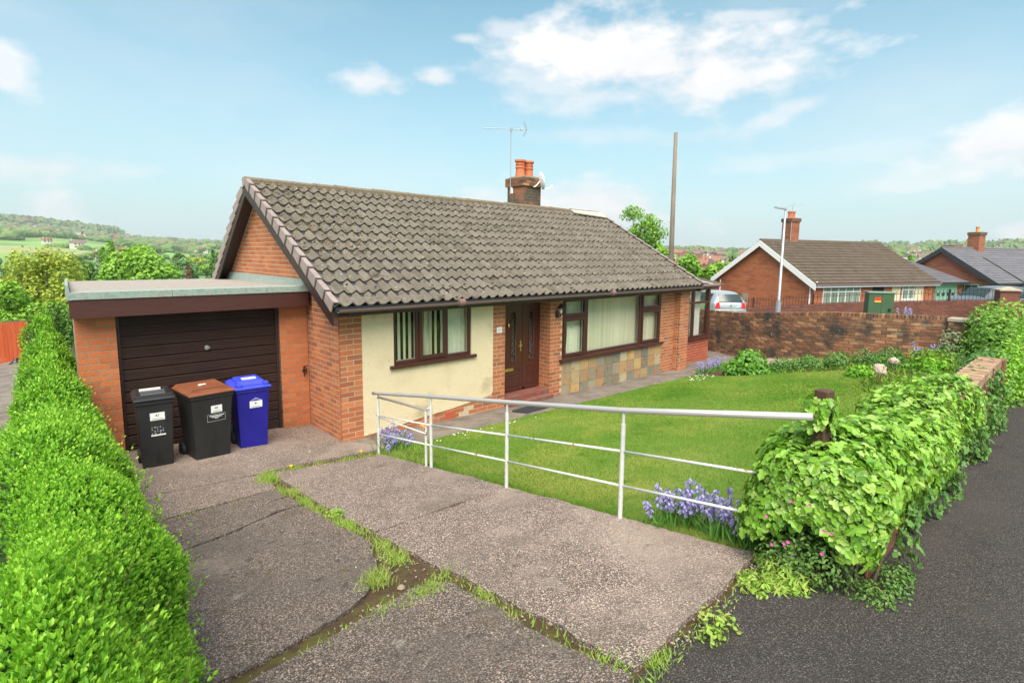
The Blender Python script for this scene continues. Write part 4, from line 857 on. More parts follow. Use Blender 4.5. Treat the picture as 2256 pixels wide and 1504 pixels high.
# ------------------------------------------------------------------ privet hedge along the left of the drive
hedge = empty('privet_hedge', (0, 0, 0), label='bright green clipped privet hedge running down the side of the driveway', cat='hedge')
CS = np.array([(-3.86, .0), (-3.84, .55), (-3.76, .98), (-3.60, 1.14), (-3.36, 1.17), (-3.20, 1.10), (-3.03, .88), (-2.93, .50), (-2.93, .05)])
seg = np.linalg.norm(np.diff(CS, axis=0), axis=1); cum = np.concatenate([[0], np.cumsum(seg)]) / seg.sum()
def hsurf(s_, y, inset=0.):
    x = np.interp(s_, cum, CS[:, 0]); z = np.interp(s_, cum, CS[:, 1]); e = 1e-3
    tx = np.interp(s_ + e, cum, CS[:, 0]) - np.interp(s_ - e, cum, CS[:, 0]); tz = np.interp(s_ + e, cum, CS[:, 1]) - np.interp(s_ - e, cum, CS[:, 1])
    n = norm(np.stack([-tz, np.zeros_like(tx), tx], -1)); 
    h = 1 + .06 * np.sin(y * 1.7) + .03 * np.sin(y * 4.1 + 1)
    z = z * h * np.interp(y, [-7, 0, 2, 5], [1., 1.04, 1.16, 1.36]); x = x + np.sin(y * 2.3) * .025 + .03 * np.sin(z * 9 + y * 5)
    x = x - .08 * sm(-y, 1.5, 3.2) * (x > -3.5); right = 0 * np.clip((x + 3.35) / .5, 0, 1); x = x - right * .30 * np.clip((x + 3.35) / .5, 0, 1) * 1.0; x = x + .22 * sm(y, -2, 4) * (x < -3.4); x = x - .26 * sm(-y, 4.3, 6.0) * np.clip((x + 3.6) / .5, 0, 1)
    x = np.where(y > 1.05, np.minimum(x, -3.075 + .052 * (y - 1)), x)
    P = np.stack([x, y, near(x, y) * 0 + near(np.full_like(y, -3.2), y) + z], -1) - n * (inset if np.isscalar(inset) else inset[:, None]); return P, n
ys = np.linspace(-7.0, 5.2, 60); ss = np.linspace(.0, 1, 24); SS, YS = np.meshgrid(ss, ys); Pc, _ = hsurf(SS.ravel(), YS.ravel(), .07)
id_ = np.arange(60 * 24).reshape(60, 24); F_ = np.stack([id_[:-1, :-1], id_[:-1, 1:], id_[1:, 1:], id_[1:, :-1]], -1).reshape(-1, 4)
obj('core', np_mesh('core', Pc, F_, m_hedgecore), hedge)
r_ = np.random.default_rng(11)
N0 = 50000; y = -6.95 + 12.15 * r_.random(N0) ** 1.6; s_ = r_.random(N0) * .90 + .10
Pb, nb_ = hsurf(s_, y, .045); d = np.linalg.norm(Pb - CAMP, axis=1); size = .0235 * np.clip(d / 2.4, .95, 2.9) ** .55
keepm = (nb_[:, 0] > -.55) | (r_.random(N0) < .4); Pb, nb_, d, size = Pb[keepm], nb_[keepm], d[keepm], size[keepm]
sel = r_.random(len(Pb)) < np.clip(1.05 - d / 22, .3, 1); Pb, nb_, d, size = Pb[sel], nb_[sel], d[sel], size[sel]
dirs = norm(nb_ * .75 + np.array([0, 0, .75]) + r_.normal(0, .32, nb_.shape)); ln_ = .055 * r_.uniform(.5, 1.6, len(Pb)) * (1 + (r_.random(len(Pb)) < .06) * 1.0)
nearm = d < 4.2
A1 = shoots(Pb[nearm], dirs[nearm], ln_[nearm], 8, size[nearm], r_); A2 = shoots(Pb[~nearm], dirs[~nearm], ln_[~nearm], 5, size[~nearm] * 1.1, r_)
# tall new shoots standing proud of the clipped edge
yy = np.array([-6.0, -5.75, -5.5, -5.35, -5.1, -4.9, -4.75, -4.5, -4.3, -4.1, -3.9, -5.9, -5.2, -4.65, -3.6, -3.3, -6.05, -5.6]); sv_ = np.array([.70, .82, .66, .74, .78, .62, .84, .7, .74, .66, .7, .9, .87, .9, .7, .66, .78, .92])
Pt, nt_ = hsurf(sv_, yy, .0); dt_ = norm(nt_ * .55 + np.array([0, 0, 1.0]) + r_.normal(0, .2, nt_.shape)); lt_ = r_.uniform(.08, .15, len(Pt)); A3 = shoots(Pt, dt_, lt_, 11, np.full(len(Pt), .036), r_)
tw = MB()
for p, dd, l in zip(Pt, dt_, lt_): tw.tube([tuple(p - dd * .06), tuple(p + dd * l * .5), tuple(p + dd * l * 1.0)], .0022, 5, rr=[.0028, .0022, .0012])
tw.build('stems', m_twig, hedge)['kind'] = 'stuff'
Pl = np.concatenate([A1[0], A2[0], A3[0]]); Ml = np.concatenate([A1[1], A2[1], A3[1]]); Ql = np.concatenate([A1[2], A2[2], A3[2]])
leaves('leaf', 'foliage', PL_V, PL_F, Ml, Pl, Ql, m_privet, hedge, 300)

# ------------------------------------------------------------------ front boundary wall under ivy
bw = empty('boundary_wall', label='low brick garden wall smothered in ivy beside the pavement', cat='wall')
zt = lambda x: 1.66 - .008 * x
wm = MB()
for x in np.arange(.15, 6.4, .5): wm.box(x, min(x + .5, 6.42), -6.94, -6.72, .4, zt(x) - .08)
wmo = wm.build('wall', m_oldmortar, bw)
P_, M_ = cat(lay((.15, -6.945, .86), (1, 0, 0), (0, -1, 0), 6.3, .66, seed=41), lay((.15, -6.71, .6), (1, 0, 0), (0, 1, 0), 6.3, .9, seed=42)); m_cop = mat('coping_brick', [(.28, .17, .10), (.42, .28, .18)], 7, rough=.95, bump=.6, bscale=40, rnd=[(.30, .16, .09), (.46, .30, .19), (.24, .13, .08), (.40, .22, .13)], rmix=.5, stains=[((.50, .42, .28), 5, .55, .7)])
place_bricks(P_, M_, wmo, m_darkbrick, 60)
cme = MB().box(-.035, .035, -.125, .125, -.05, .05).mesh('coping_brick', m_cop)
for k in range(76): x = .2 + k * .0815; obj('coping_brick', cme, wmo, (x, -6.83 + random.uniform(-.006, .006), zt(x) - .03 + random.uniform(-.004, .004)), (0, random.uniform(-.02, .02), random.uniform(-.03, .03)))
mb = MB(); mb.box(6.43, 6.62, -6.98, -6.70, .6, 1.60); mb.build('pier', m_oldbrick, bw, bevel=.01)
ivy = empty('ivy', label='glossy green ivy heaped over the low wall beside the wooden post', cat='ivy')
N1 = 11500; r_ = np.random.default_rng(12)
X0, X1 = -.04, 4.6
u_ = r_.random(N1); x = X0 + (X1 - X0) * u_ ** 1.15; CV = np.array([(-6.98, .24), (-7.06, .44), (-7.04, .68), (-6.93, .80), (-6.75, .84), (-6.50, .82), (-6.36, .70), (-6.28, .42), (-6.26, .12)])
sg = np.linalg.norm(np.diff(CV, axis=0), axis=1); cu = np.concatenate([[0], np.cumsum(sg)]) / sg.sum(); s_ = r_.random(N1)
def isurf(s_, x, inset=0.):
    y = np.interp(s_, cu, CV[:, 0]); z = np.interp(s_, cu, CV[:, 1]); e = 2e-3
    ty = np.interp(s_ + e, cu, CV[:, 0]) - np.interp(s_ - e, cu, CV[:, 0]); tz = np.interp(s_ + e, cu, CV[:, 1]) - np.interp(s_ - e, cu, CV[:, 1]); n = norm(np.stack([np.zeros_like(ty), -tz, ty], -1))
    thick = np.interp(x, [0, .8, 1.4, 2.2, 3.2, 4.6, 6.5], [1.0, 1.0, .80, 1.0, .85, .62, .6]); yc = -6.83; y = yc + (y - yc) * thick + .05 * np.sin(x * 3.1) * (z > .2)
    z = z * np.interp(x, [-.1, .0, .5, 1.6, 3, 4.5, 6.5], [.90, .98, 1.0, .96, .98, .90, .84]) + .04 * np.sin(x * 2.3 + 1) + .025 * np.sin(x * 7 + y * 5)
    P = np.stack([x, y, near(x, y) + z], -1) - n * (inset if np.isscalar(inset) else inset[:, None]); return P, n
Pi, ni = isurf(s_, x, r_.uniform(-.01, .07, N1))
# the rounded near end
N2 = 3600; th_ = r_.uniform(-math.pi / 2, math.pi / 2, N2); s2 = r_.random(N2); rr_ = np.sqrt(r_.random(N2))
yc, zc = -6.68, .46; ye = np.interp(s2, cu, CV[:, 0]); ze = np.interp(s2, cu, CV[:, 1]); yv = yc + (ye - yc) * rr_; zv = zc + (ze - zc) * rr_
bul = .17 * np.sqrt(np.clip(1 - rr_ ** 2, 0, 1)) + .03 * np.sin(zv * 9) + .02; Pe = np.stack([X0 - bul + .05, yv, near(np.zeros(N2), yv) + zv * .96], -1); ne = norm(np.stack([-np.ones(N2) * (1.15 - rr_), (yv - yc) * 1.2, (zv - zc) * 1.2], -1)); Pe -= ne * r_.uniform(-.01, .06, N2)[:, None]
Pe = Pe[zv > .22]; ne = ne[zv > .22]
Pi = np.concatenate([Pi, Pe]); ni = np.concatenate([ni, ne]); n = len(Pi)
thin = (Pi[:, 0] > 2.2) & (ni[:, 2] > .55) & (r_.random(n) < np.clip((Pi[:, 0] - 2.2) * .33, 0, .93)); Pi, ni = Pi[~thin], ni[~thin]; n = len(Pi)
nrm = norm(ni + np.array([0, 0, .35]) + r_.normal(0, .50, ni.shape)); down = norm(np.array([[0, 0, -.9]]) + ni * .25 + r_.normal(0, .75, (n, 3)))
yd = norm(down - nrm * np.sum(down * nrm, 1, keepdims=True)); M = np.stack([np.cross(yd, nrm), yd, nrm], 2)
small = np.interp(Pi[:, 0], [0, 2.2, 4.6], [1, .92, .7]); sz = r_.choice([.032, .045, .058, .074], n, p=[.25, .35, .28, .12]) * r_.uniform(.85, 1.15, n) * small
lift = .005 + .055 * r_.random(n) ** 2; q = np.clip(.5 + r_.normal(0, .28, n), .01, 1)
leaves('leaf', 'foliage', IV_V, IV_F, M * sz[:, None, None], Pi + nrm * lift[:, None], q, m_ivy, ivy, 300)
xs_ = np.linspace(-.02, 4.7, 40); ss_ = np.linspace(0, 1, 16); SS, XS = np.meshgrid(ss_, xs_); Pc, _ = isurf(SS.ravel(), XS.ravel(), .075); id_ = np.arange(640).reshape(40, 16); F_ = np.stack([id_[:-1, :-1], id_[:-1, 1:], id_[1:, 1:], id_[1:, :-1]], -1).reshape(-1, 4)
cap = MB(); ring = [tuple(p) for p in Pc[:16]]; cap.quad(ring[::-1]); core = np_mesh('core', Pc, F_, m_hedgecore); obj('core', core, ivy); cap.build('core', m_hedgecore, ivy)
# straggling stems at the foot
sg_ = MB()
for k in range(16):
    y0 = random.uniform(-7.05, -6.4); x0 = random.uniform(-.08, .3); z0 = H(x0, y0); sg_.tube([(x0 + .1, y0, z0 + .45), (x0, y0 + random.uniform(-.05, .05), z0 + .25), (x0 - .02, y0 + random.uniform(-.08, .08), z0)], .01, 5, rr=[.006, .009, .012])
sg_.build('stems', m_bark, ivy)['kind'] = 'stuff'
# the further, thinner ivy and hedge up to the bush
def bushy(name, label, cat_, centre, radii, n, size, mt, seed=1, dark=True, up=.3, V_=PL_V, F_=PL_F, ground=True, stems=True, group=None, lumps=7, corem=None, squash=.35):
    r_ = np.random.default_rng(seed); cx, cy, cz = centre; rx, ry, rz = radii; o = empty(name, (cx, cy, cz), label=label, cat=cat_, group=group)
    L = norm(r_.normal(0, 1, (lumps, 3))) * r_.uniform(.25, .75, (lumps, 1)); L[:, 2] = np.abs(L[:, 2]) * .8; L = np.concatenate([[[0, 0, .35]], L]); lr = np.concatenate([[.62], r_.uniform(.30, .48, lumps)])
    k = r_.choice(len(L), n, p=lr ** 2 / (lr ** 2).sum()); dd = norm(r_.normal(0, 1, (n, 3)) + np.array([0, 0, .15])); P = L[k] + dd * (lr[k] * r_.uniform(.72, 1.08, n))[:, None]
    P[:, 2] = np.where(P[:, 2] < 0, np.abs(P[:, 2]) * squash, P[:, 2]); P = P * np.array([rx, ry, rz]); nn_ = norm(dd * .8 + np.array([0, 0, up]) + r_.normal(0, .35, (n, 3)))
    yd = norm(r_.normal(0, 1, (n, 3)) + np.array([0, 0, -.1])); yd = norm(yd - nn_ * np.sum(yd * nn_, 1, keepdims=True)); M = np.stack([np.cross(yd, nn_), yd, nn_], 2) * (size * r_.uniform(.7, 1.3, n))[:, None, None]
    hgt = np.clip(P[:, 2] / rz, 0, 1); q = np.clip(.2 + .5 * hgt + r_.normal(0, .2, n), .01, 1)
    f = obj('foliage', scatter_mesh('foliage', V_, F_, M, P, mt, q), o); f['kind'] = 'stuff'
    if stems:
        mb = MB()
        for j in range(7): a = r_.uniform(0, 6.28); e_ = L[r_.integers(len(L))] * np.array([rx, ry, rz]); mb.tube([(rx * .12 * math.cos(a), ry * .12 * math.sin(a), -.05), tuple(e_ * .5), tuple(e_)], .01, 5, rr=[.018 * min(1, rz), .012 * min(1, rz), .005])
        mb.build('stem', m_twig, o)
    return o
for k in range(8):
    x = 6.9 + k * .78; hgt = .62 + .10 * k * .6 + random.uniform(-.05, .08); z = H(x, -6.85)
    bushy('hedge_shrub', ['pale green shrub just past the brick pier of the ivy wall', 'second shrub past the brick pier, spilling over the pavement edge', 'shrub halfway along the hedge beyond the brick pier', 'yellowish shrub in the roadside hedge before the big bush', 'fifth shrub of the roadside hedge beyond the ivy wall', 'sixth shrub of the roadside hedge beyond the ivy wall', 'shrub directly before the big bright bush by the old wall', 'shrub at the far foot of the big bright bush'][k], 'shrub', (x, -6.88 - .02 * k, z), (.62, .36, hgt * 1.25), 1500, .055, [m_ivy, m_privet][k % 2], 60 + k, group='shrubs along the pavement beyond the ivy wall')
N3 = 3800; x = r_.uniform(3.2, 8.2, N3); s_ = r_.random(N3); P3, n3 = isurf(s_, np.minimum(x, 6.5), r_.uniform(-.02, .04, N3)); P3[:, 0] = x; k3 = ~((n3[:, 2] > .5) & (r_.random(N3) < np.interp(x, [3.2, 4.5, 6, 7], [.6, .85, .9, .2]))); P3, n3 = P3[k3], n3[k3]; n = len(P3)
nrm = norm(n3 + np.array([0, 0, .3]) + r_.normal(0, .35, n3.shape)); yd = norm(r_.normal(0, 1, (n, 3))); yd = norm(yd - nrm * np.sum(yd * nrm, 1, keepdims=True)); M = np.stack([np.cross(yd, nrm), yd, nrm], 2) * (.055 * r_.uniform(.7, 1.2, n))[:, None, None]
obj('sparse_foliage', scatter_mesh('sparse_foliage', IV_V, IV_F, M, P3, m_ivydark, np.clip(r_.random(n), .01, 1)), ivy)['kind'] = 'stuff'
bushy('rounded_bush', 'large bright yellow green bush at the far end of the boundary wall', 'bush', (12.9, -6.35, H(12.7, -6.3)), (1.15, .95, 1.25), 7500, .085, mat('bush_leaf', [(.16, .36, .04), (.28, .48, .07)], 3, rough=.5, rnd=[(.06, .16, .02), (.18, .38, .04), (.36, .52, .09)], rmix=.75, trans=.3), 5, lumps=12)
# wooden post with climbing ivy
po = MB(); po.box(-.043, .043, -.040, .040, .9, 2.17); post = po.build('timber_post', m_post, None, bevel=.006, loc=(.09, -6.66, 0), rot=(0, R_(-.5), R_(-12))); tag(post, 'dark timber post wrapped in ivy at the end of the handrail', 'post')
n = 230; a = r_.uniform(0, 6.28, n); zz = 1.62 + .52 * r_.random(n) ** .8; rad_ = .05 + .05 * r_.random(n); Pp = np.stack([.09 + rad_ * np.cos(a) - .03 * (zz > 1.85), -6.66 + rad_ * np.sin(a) + .03, zz], 1); n_p = norm(np.stack([np.cos(a), np.sin(a), .4 + 0 * a], 1) + r_.normal(0, .3, (n, 3)))
keepp = ~((Pp[:, 2] > 1.80) & (Pp[:, 2] < 1.93) & (np.cos(a) < .3)); Pp, n_p = Pp[keepp], n_p[keepp]; n = len(Pp)
yd = norm(np.array([[0, 0, -1.]]) + r_.normal(0, .5, (n, 3))); yd = norm(yd - n_p * np.sum(yd * n_p, 1, keepdims=True)); M = np.stack([np.cross(yd, n_p), yd, n_p], 2) * (.048 * r_.uniform(.7, 1.3, n))[:, None, None]
obj('post_foliage', scatter_mesh('post_foliage', IV_V, IV_F, M, Pp, m_ivy, np.clip(r_.random(n), .01, 1)), ivy)['kind'] = 'stuff'

# ------------------------------------------------------------------ handrail along the drive
rl = empty('handrail', (-.05, -3.9, H(-.05, -3.9)), label='white steel handrail on thin posts between driveway and lawn', cat='railing'); RO = Vector(rl.location)
def rp_(x, y, z): return (x - RO.x, y - RO.y, z - RO.z)
top = [(-.05, -1.12, 1.055), (-.05, -1.25, 1.08), (-.05, -2.53, 1.30), (-.05, -3.88, 1.52), (-.05, -5.27, 1.75), (-.05, -6.64, 2.02)]
MB().tube([rp_(*p) for p in top], .0235, 14).build('top_rail', m_handrail, rl, smooth=True)
for (y, z0, z1) in ((-1.25, .12, 1.06), (-2.53, .30, 1.28), (-3.88, .50, 1.50), (-5.27, .72, 1.73)):
    x = -.05; mb = MB(); mb.tube([rp_(x, y, z0 - .1), rp_(x, y, z1 - .09)], .019, 10); mb.tube([rp_(x, y, z1 - .10), rp_(x, y, z1)], .012, 8); mb.build('post', m_steel, rl, smooth=False)
for (zs, r2) in (((.76, .95, 1.18, 1.41, 1.585), .0105), ((.50, .70, .91, 1.12, 1.30), .0105)):
    ysr = (-1.20, -2.53, -3.87, -5.26, -6.45)
    for k in range(4): MB().tube([rp_(-.05, ysr[k], zs[k]), rp_(-.05, ysr[k + 1], zs[k + 1])], r2, 8).build('mid_rail' if zs[0] > .6 else 'low_rail', m_steel, rl, smooth=True)
q = at(938, 903, 6.45); q2 = at(948, 899, 6.40); g0 = H(q[0], q[1])
MB().tube([rp_(-.05, -1.25, 1.03), rp_(*q), rp_(*q2)], .016, 10).build('side_rail', m_handrail, rl, smooth=True)
MB().tube([rp_(q[0], q[1], g0 - .1), rp_(q[0], q[1], q[2] - .01)], .017, 10).build('post', m_steel, rl)
q3 = at(938, 955, 6.45); MB().tube([rp_(-.05, -1.22, .745), rp_(*q3)], .009, 8).build('side_rail', m_steel, rl, smooth=True)

# ------------------------------------------------------------------ wheelie bins
def bin_(name, label, loc, rz, w, d, h, body, lidm, style, stick):
    t = empty(name, loc, rz, label, 'wheelie bin'); wb, db = w * .76, d * .70
    # footprint: x across, y deep (front at -y)
    mb = MB(); y0 = -d / 2
    def ring(s_, wt, dt, z, off=0): return [(-wt / 2, y0 + off, z), (wt / 2, y0 + off, z), (wt / 2, y0 + off + dt, z), (-wt / 2, y0 + off + dt, z)]
    lv = [ring(0, wb, db, 0, .07), ring(0, wb * 1.02, db * 1.02, .10, .068), ring(0, w * .90, d * .88, h * .80, .02), ring(0, w * .92, d * .90, h * .86, .015), ring(0, w * .97, d * .96, h * .88, .0), ring(0, w * .97, d * .96, h * .92, .0)]
    b0 = 0
    for r2 in lv: mb.v += r2
    for i in range(len(lv) - 1):
        for k in range(4): mb.f.append((i * 4 + k, i * 4 + (k + 1) % 4, i * 4 + 4 + (k + 1) % 4, i * 4 + 4 + k)); mb.m.append(0)
    mb.f.append((3, 2, 1, 0)); mb.m.append(0); mb.f.append(tuple(range(len(mb.v) - 4, len(mb.v)))); mb.m.append(0)
    if style != 'blue': mb.box(-.012, .012, y0 + .045, y0 + .075, .08, .42)
    mb.build('body', body, t, bevel=.014)
    for k in (-1, 1):
        m2 = MB(); m2.lathe([(.055, -.022), (.10, -.020), (.10, .020), (.055, .022)], (k * (w / 2 - .045), d / 2 - .10, .10), 18, axis='x'); m2.build('wheel', m_rubber, t)
    MB().tube([(-w / 2 + .05, d / 2 - .10, .10), (w / 2 - .05, d / 2 - .10, .10)], .012, 6).build('axle', m_black, t)
    MB().tube([(-w * .42, d / 2 + .0, h * .90), (-w * .42, d / 2 + .055, h * .93), (w * .42, d / 2 + .055, h * .93), (w * .42, d / 2, h * .90)], .014, 8).build('handle', body, t)
    z = h * .925; lw, ld = w * 1.03, d * 1.02; lb = MB()
    r1 = [(-lw / 2, y0 - .02, z), (lw / 2, y0 - .02, z), (lw / 2, y0 + ld, z), (-lw / 2, y0 + ld, z)]
    r2 = [(a, b, z + .028) for a, b, c in r1]; r3 = [(-lw / 2 + .045, y0 + .03, z + .045), (lw / 2 - .045, y0 + .03, z + .045), (lw / 2 - .045, y0 + ld - .05, z + .075), (-lw / 2 + .045, y0 + ld - .05, z + .075)]
    for r_2 in (r1, r2, r3): lb.v += r_2
    for i in range(2):
        for k in range(4): lb.f.append((i * 4 + k, i * 4 + (k + 1) % 4, i * 4 + 4 + (k + 1) % 4, i * 4 + 4 + k)); lb.m.append(0)
    lb.f += [(3, 2, 1, 0), (8, 9, 10, 11)]; lb.m += [0, 0]
    lid = lb.build('lid', lidm, t, bevel=.010)
    if style == 'blue':
        mb = MB(); mb.hexa([(-lw * .40, y0 + .06, z + .05), (lw * .40, y0 + .06, z + .05), (lw * .36, y0 + ld - .08, z + .07), (-lw * .36, y0 + ld - .08, z + .07), (-lw * .34, y0 + .13, z + .10), (lw * .34, y0 + .13, z + .10), (lw * .32, y0 + ld - .12, z + .115), (-lw * .32, y0 + ld - .12, z + .115)]); mb.build('lid_dome', lidm, lid, bevel=.012)
        for k in (-1, 1): MB().box(k * lw * .36 - .035, k * lw * .36 + .035, y0 - .005, y0 + .10, z + .03, z + .085).build('lid_grip', lidm, lid, bevel=.01)
        MB().box(-lw * .18, lw * .20, y0 + .20, y0 + .29, z + .106, z + .118).build('worn_label', m_white, lid)
    elif style == 'black':
        mb = MB(); mb.box(-lw * .30, lw * .30, y0 + .10, y0 + .16, z + .045, z + .075); mb.box(-lw * .30, lw * .30, y0 + .20, y0 + .26, z + .055, z + .085); mb.build('lid_rib', plain('grey_plastic', (.075, .072, .085), .5), lid, bevel=.008)
        MB().box(-lw * .30, lw * .22, y0 + .30, y0 + .37, z + .066, z + .092).build('worn_label', mat('cream_label', [(.55, .55, .42), (.72, .72, .60)], 20), lid, bevel=.004)
        for k in (-1, 1): MB().box(k * lw * .36 - .04, k * lw * .36 + .04, y0 + .05, y0 + .13, z + .046, z + .052).build('lid_recess', m_ink, lid)
    else:
        mb = MB(); mb.box(-lw * .34, lw * .34, y0 + .14, y0 + .165, z + .05, z + .066); mb.box(-lw * .40, -lw * .24, y0 + .04, y0 + .13, z + .04, z + .056); mb.box(lw * .24, lw * .40, y0 + .04, y0 + .13, z + .04, z + .056); mb.build('lid_rib', mat('darker_brown', [(.16, .05, .02), (.20, .06, .028)], 8, rough=.5), lid, bevel=.006)  # lid ribs in a slightly darker brown than the lid
        for k in range(4): MB().lathe([(.03 - k * .004, 0), (.02, .005), (.004, .007)], (random.uniform(-.04, .09), y0 + .38 + random.uniform(-.03, .03), z + .066), 7).build('bird_dropping', m_white, lid)
    # stickers on the tapering front
    sl_y = lambda zz: y0 + np.interp(zz, [0, .10, h * .80], [.07, .068, .02]) - .003
    def patch(x0, x1, z0, z1, m, nm, off=0): return MB().hexa([(x0, sl_y(z0) - off, z0), (x1, sl_y(z0) - off, z0), (x1, sl_y(z0) - off + .002, z0), (x0, sl_y(z0) - off + .002, z0), (x0, sl_y(z1) - off, z1), (x1, sl_y(z1) - off, z1), (x1, sl_y(z1) - off + .002, z1), (x0, sl_y(z1) - off + .002, z1)]).build(nm, m, t)
    tilt = math.atan2(.05, h * .7)
    for (k, x0, x1, z0, z1) in stick:
        if k == 'label':
            o = patch(x0, x1, z0, z1, m_white, 'sticker'); text('41', ((x0 + x1) / 2, sl_y((z0 + z1) / 2 + .015) - .003, (z0 + z1) / 2 + .015), .045, m_ink, o, (R_(90) + tilt, 0, 0))
            patch(x0 + .02, x1 - .02, z0 + .014, z0 + .022, m_greyink, 'print_line', .002)
        elif k == 'notice':
            patch(x0, x1, z0, z1, m_ink, 'sticker'); patch(x0, x1, z0, z0 + .018, m_white, 'print_line', .002)
            for i in range(5):
                for j in range(4):
                    if (i * 3 + j * 5) % 7 < 5: a = x0 + .008 + i * (x1 - x0 - .012) / 5; b = z0 + .026 + j * .028; patch(a, a + random.uniform(.010, .020), b, b + random.uniform(.008, .019), m_greyink, 'print_mark', .002)
        elif k == 'box':
            e = .004
            for (a, b, c, d2) in ((x0, x1, z0, z0 + e), (x0, x1, z1 - e, z1), (x0, x0 + e, z0, z1), (x1 - e, x1, z0, z1)): patch(a, b, c, d2, m_greyink, 'print_line', .001)
            for i, (a, b) in enumerate(((.12, .92), (.24, .80), (.40, .62))): zz = z1 - .026 - i * .018; patch(x0 + (x1 - x0) * a, x0 + (x1 - x0) * b, zz, zz + .008, m_white, 'print_line', .001)
        elif k == 'roof':
            for s_ in (0, .014):
                MB().prism([(x0 - .008 + s_, sl_y(z0) - .001, z0), ((x0 + x1) / 2, sl_y(z1) - .001, z1 - s_), (x1 + .008 - s_, sl_y(z0) - .001, z0), (x1 + .002 - s_, sl_y(z0) - .001, z0), ((x0 + x1) / 2, sl_y(z1) - .001, z1 - .007 - s_), (x0 - .002 + s_, sl_y(z0) - .001, z0)], (0, .002, 0)).build('print_mark', plain('pale_blue_print', (.40, .42, .80), .5), t)
    return t
bin_('wheelie_bin', 'all black wheelie bin nearest the hedge with a notice sticker', (-2.36, .52, H(-2.36, .5) + .02), R_(-4), .44, .54, 1.0, m_blackbin, m_blackbin, 'black', [('label', -.06, .10, .66, .76), ('notice', -.06, .10, .45, .66)])
bin_('wheelie_bin', 'dark grey wheelie bin with a brown lid, middle of the three', (-1.77, .50, H(-1.77, .5) + .02), R_(6), .56, .66, 1.02, m_blackbin, m_brownlid, 'brown', [('label', -.02, .12, .68, .78), ('box', -.07, .16, .56, .66)])
bin_('wheelie_bin', 'blue wheelie bin with a house shaped sticker, beside the brick', (-1.16, .62, H(-1.16, .6) + .02), R_(-2), .48, .56, 1.0, m_bluebin, m_bluelid, 'blue', [('label', -.05, .12, .64, .74), ('roof', -.05, .12, .74, .79)])
cr = MB(); cr.lathe([(.10, 0), (.13, .22), (.14, .24), (.135, .24), (.12, .02)], (0, 0, 0), 14); tag(cr.build('plant_pot', plain('dark_green_plastic', (.02, .09, .07), .5), None, loc=(-1.42, 1.08, H(-1.4, 1.1))), 'dark green plastic pot wedged behind the brown and blue bins', 'pot')
# doormat
dm = MB().box(-.30, .30, -.19, .19, 0, .016).build('doormat', m_mat, None, loc=(3.42, -.70, H(3.4, -.7) + .012), rot=(R_(-3), 0, R_(3))); tag(dm, 'black rubber doormat lying below the red front step', 'doormat')

# ------------------------------------------------------------------ flowers
def bluebells(label, pts, h=.30, loc=None, scale=1., nleaf=60, seed=1, pale=False):
    r_ = np.random.default_rng(seed); c = np.mean(pts, 0); z0 = H(c[0], c[1]); t = empty('bluebell_clump', (c[0], c[1], z0), label=label, cat='bluebells', group='clumps of bluebells'); V_ = MB()
    PP, MM, ST = [], [], []
    for (x, y) in pts:
        hh = h * r_.uniform(.75, 1.25) * scale; lx, ly = r_.normal(0, .05, 2); zb = H(x, y) - z0; st = MB(); st.tube([(x - c[0], y - c[1], zb), (x - c[0] + lx * .5, y - c[1] + ly * .5, zb + hh * .6), (x - c[0] + lx, y - c[1] + ly, zb + hh)], .003, 5, rr=[.004, .003, .002]); so = st.build('flower_stem', m_strap, t)
        nb = 15; P, M = [], []
        for k in range(nb):
            v = .48 + .52 * k / nb; a = r_.uniform(0, 6.28); p = np.array([x - c[0] + lx * v, y - c[1] + ly * v, zb + hh * v]); od = np.array([math.cos(a), math.sin(a), -.35]); rr2 = .016 * (1.15 - .6 * (v - .48) / .52)
            for j in range(4):
                b = j * 1.57 + a; axis = norm((od + np.array([0, 0, -.7]))[None])[0]; sd_ = norm(np.cross(axis, [math.cos(b), math.sin(b), .3])[None])[0]; P.append(p + od * rr2 * .7); M.append(np.stack([sd_ * .028, (axis + np.cross(axis, sd_) * .35) * .036, np.cross(axis, sd_) * .028], 1) * scale)
        obj('bells', scatter_mesh('bells', PL_V * np.array([1.3, 1, 1]), PL_F, np.array(M), np.array(P), m_bell, np.clip(r_.random(len(P)), .01, 1)), so)
    k = nleaf; idx_ = r_.integers(len(pts), size=k); base = np.array([[pts[i][0] - c[0] + r_.normal(0, .03), pts[i][1] - c[1] + r_.normal(0, .03), H(*pts[i]) - z0] for i in idx_]); yd = norm(r_.normal(0, .38, (k, 3)) * np.array([1, 1, .1]) + np.array([0, 0, 1])); zr = norm(r_.normal(0, 1, (k, 3)) * np.array([1, 1, .2]))
    x_ = norm(np.cross(yd, zr)); z_ = np.cross(x_, yd); L = h * .75 * r_.uniform(.7, 1.3, k) * scale; M = np.stack([x_ * .018 * scale, yd * L[:, None], z_ * L[:, None]], 2)
    obj('strap_leaves', scatter_mesh('strap_leaves', BL_V, BL_F, M, base, m_strap, np.clip(r_.random(k), .01, 1)), t)['kind'] = 'stuff'
    return t
rr3 = random.Random(4)
bluebells('violet bluebells at the driveway corner beside the ivy', [(rr3.uniform(.02, .24), -5.50 - .85 * (k / 38) + rr3.uniform(-.04, .04)) for k in range(38)], .31, seed=3, nleaf=260)
bluebells('bluebells round the lower end of the handrail', [(rr3.uniform(.02, .42), -1.02 - .40 * (k / 17) + rr3.uniform(-.05, .05)) for k in range(17)], .32, seed=4, nleaf=120)
bluebells('pale bluebells at the far end of the lawn by the path', [(9.0 + 1.5 * k / 22 + rr3.uniform(-.1, .1), -1.2 + rr3.uniform(-.14, .14) + .15 * k / 22) for k in range(22)], .30, seed=5, nleaf=150, scale=1.1)
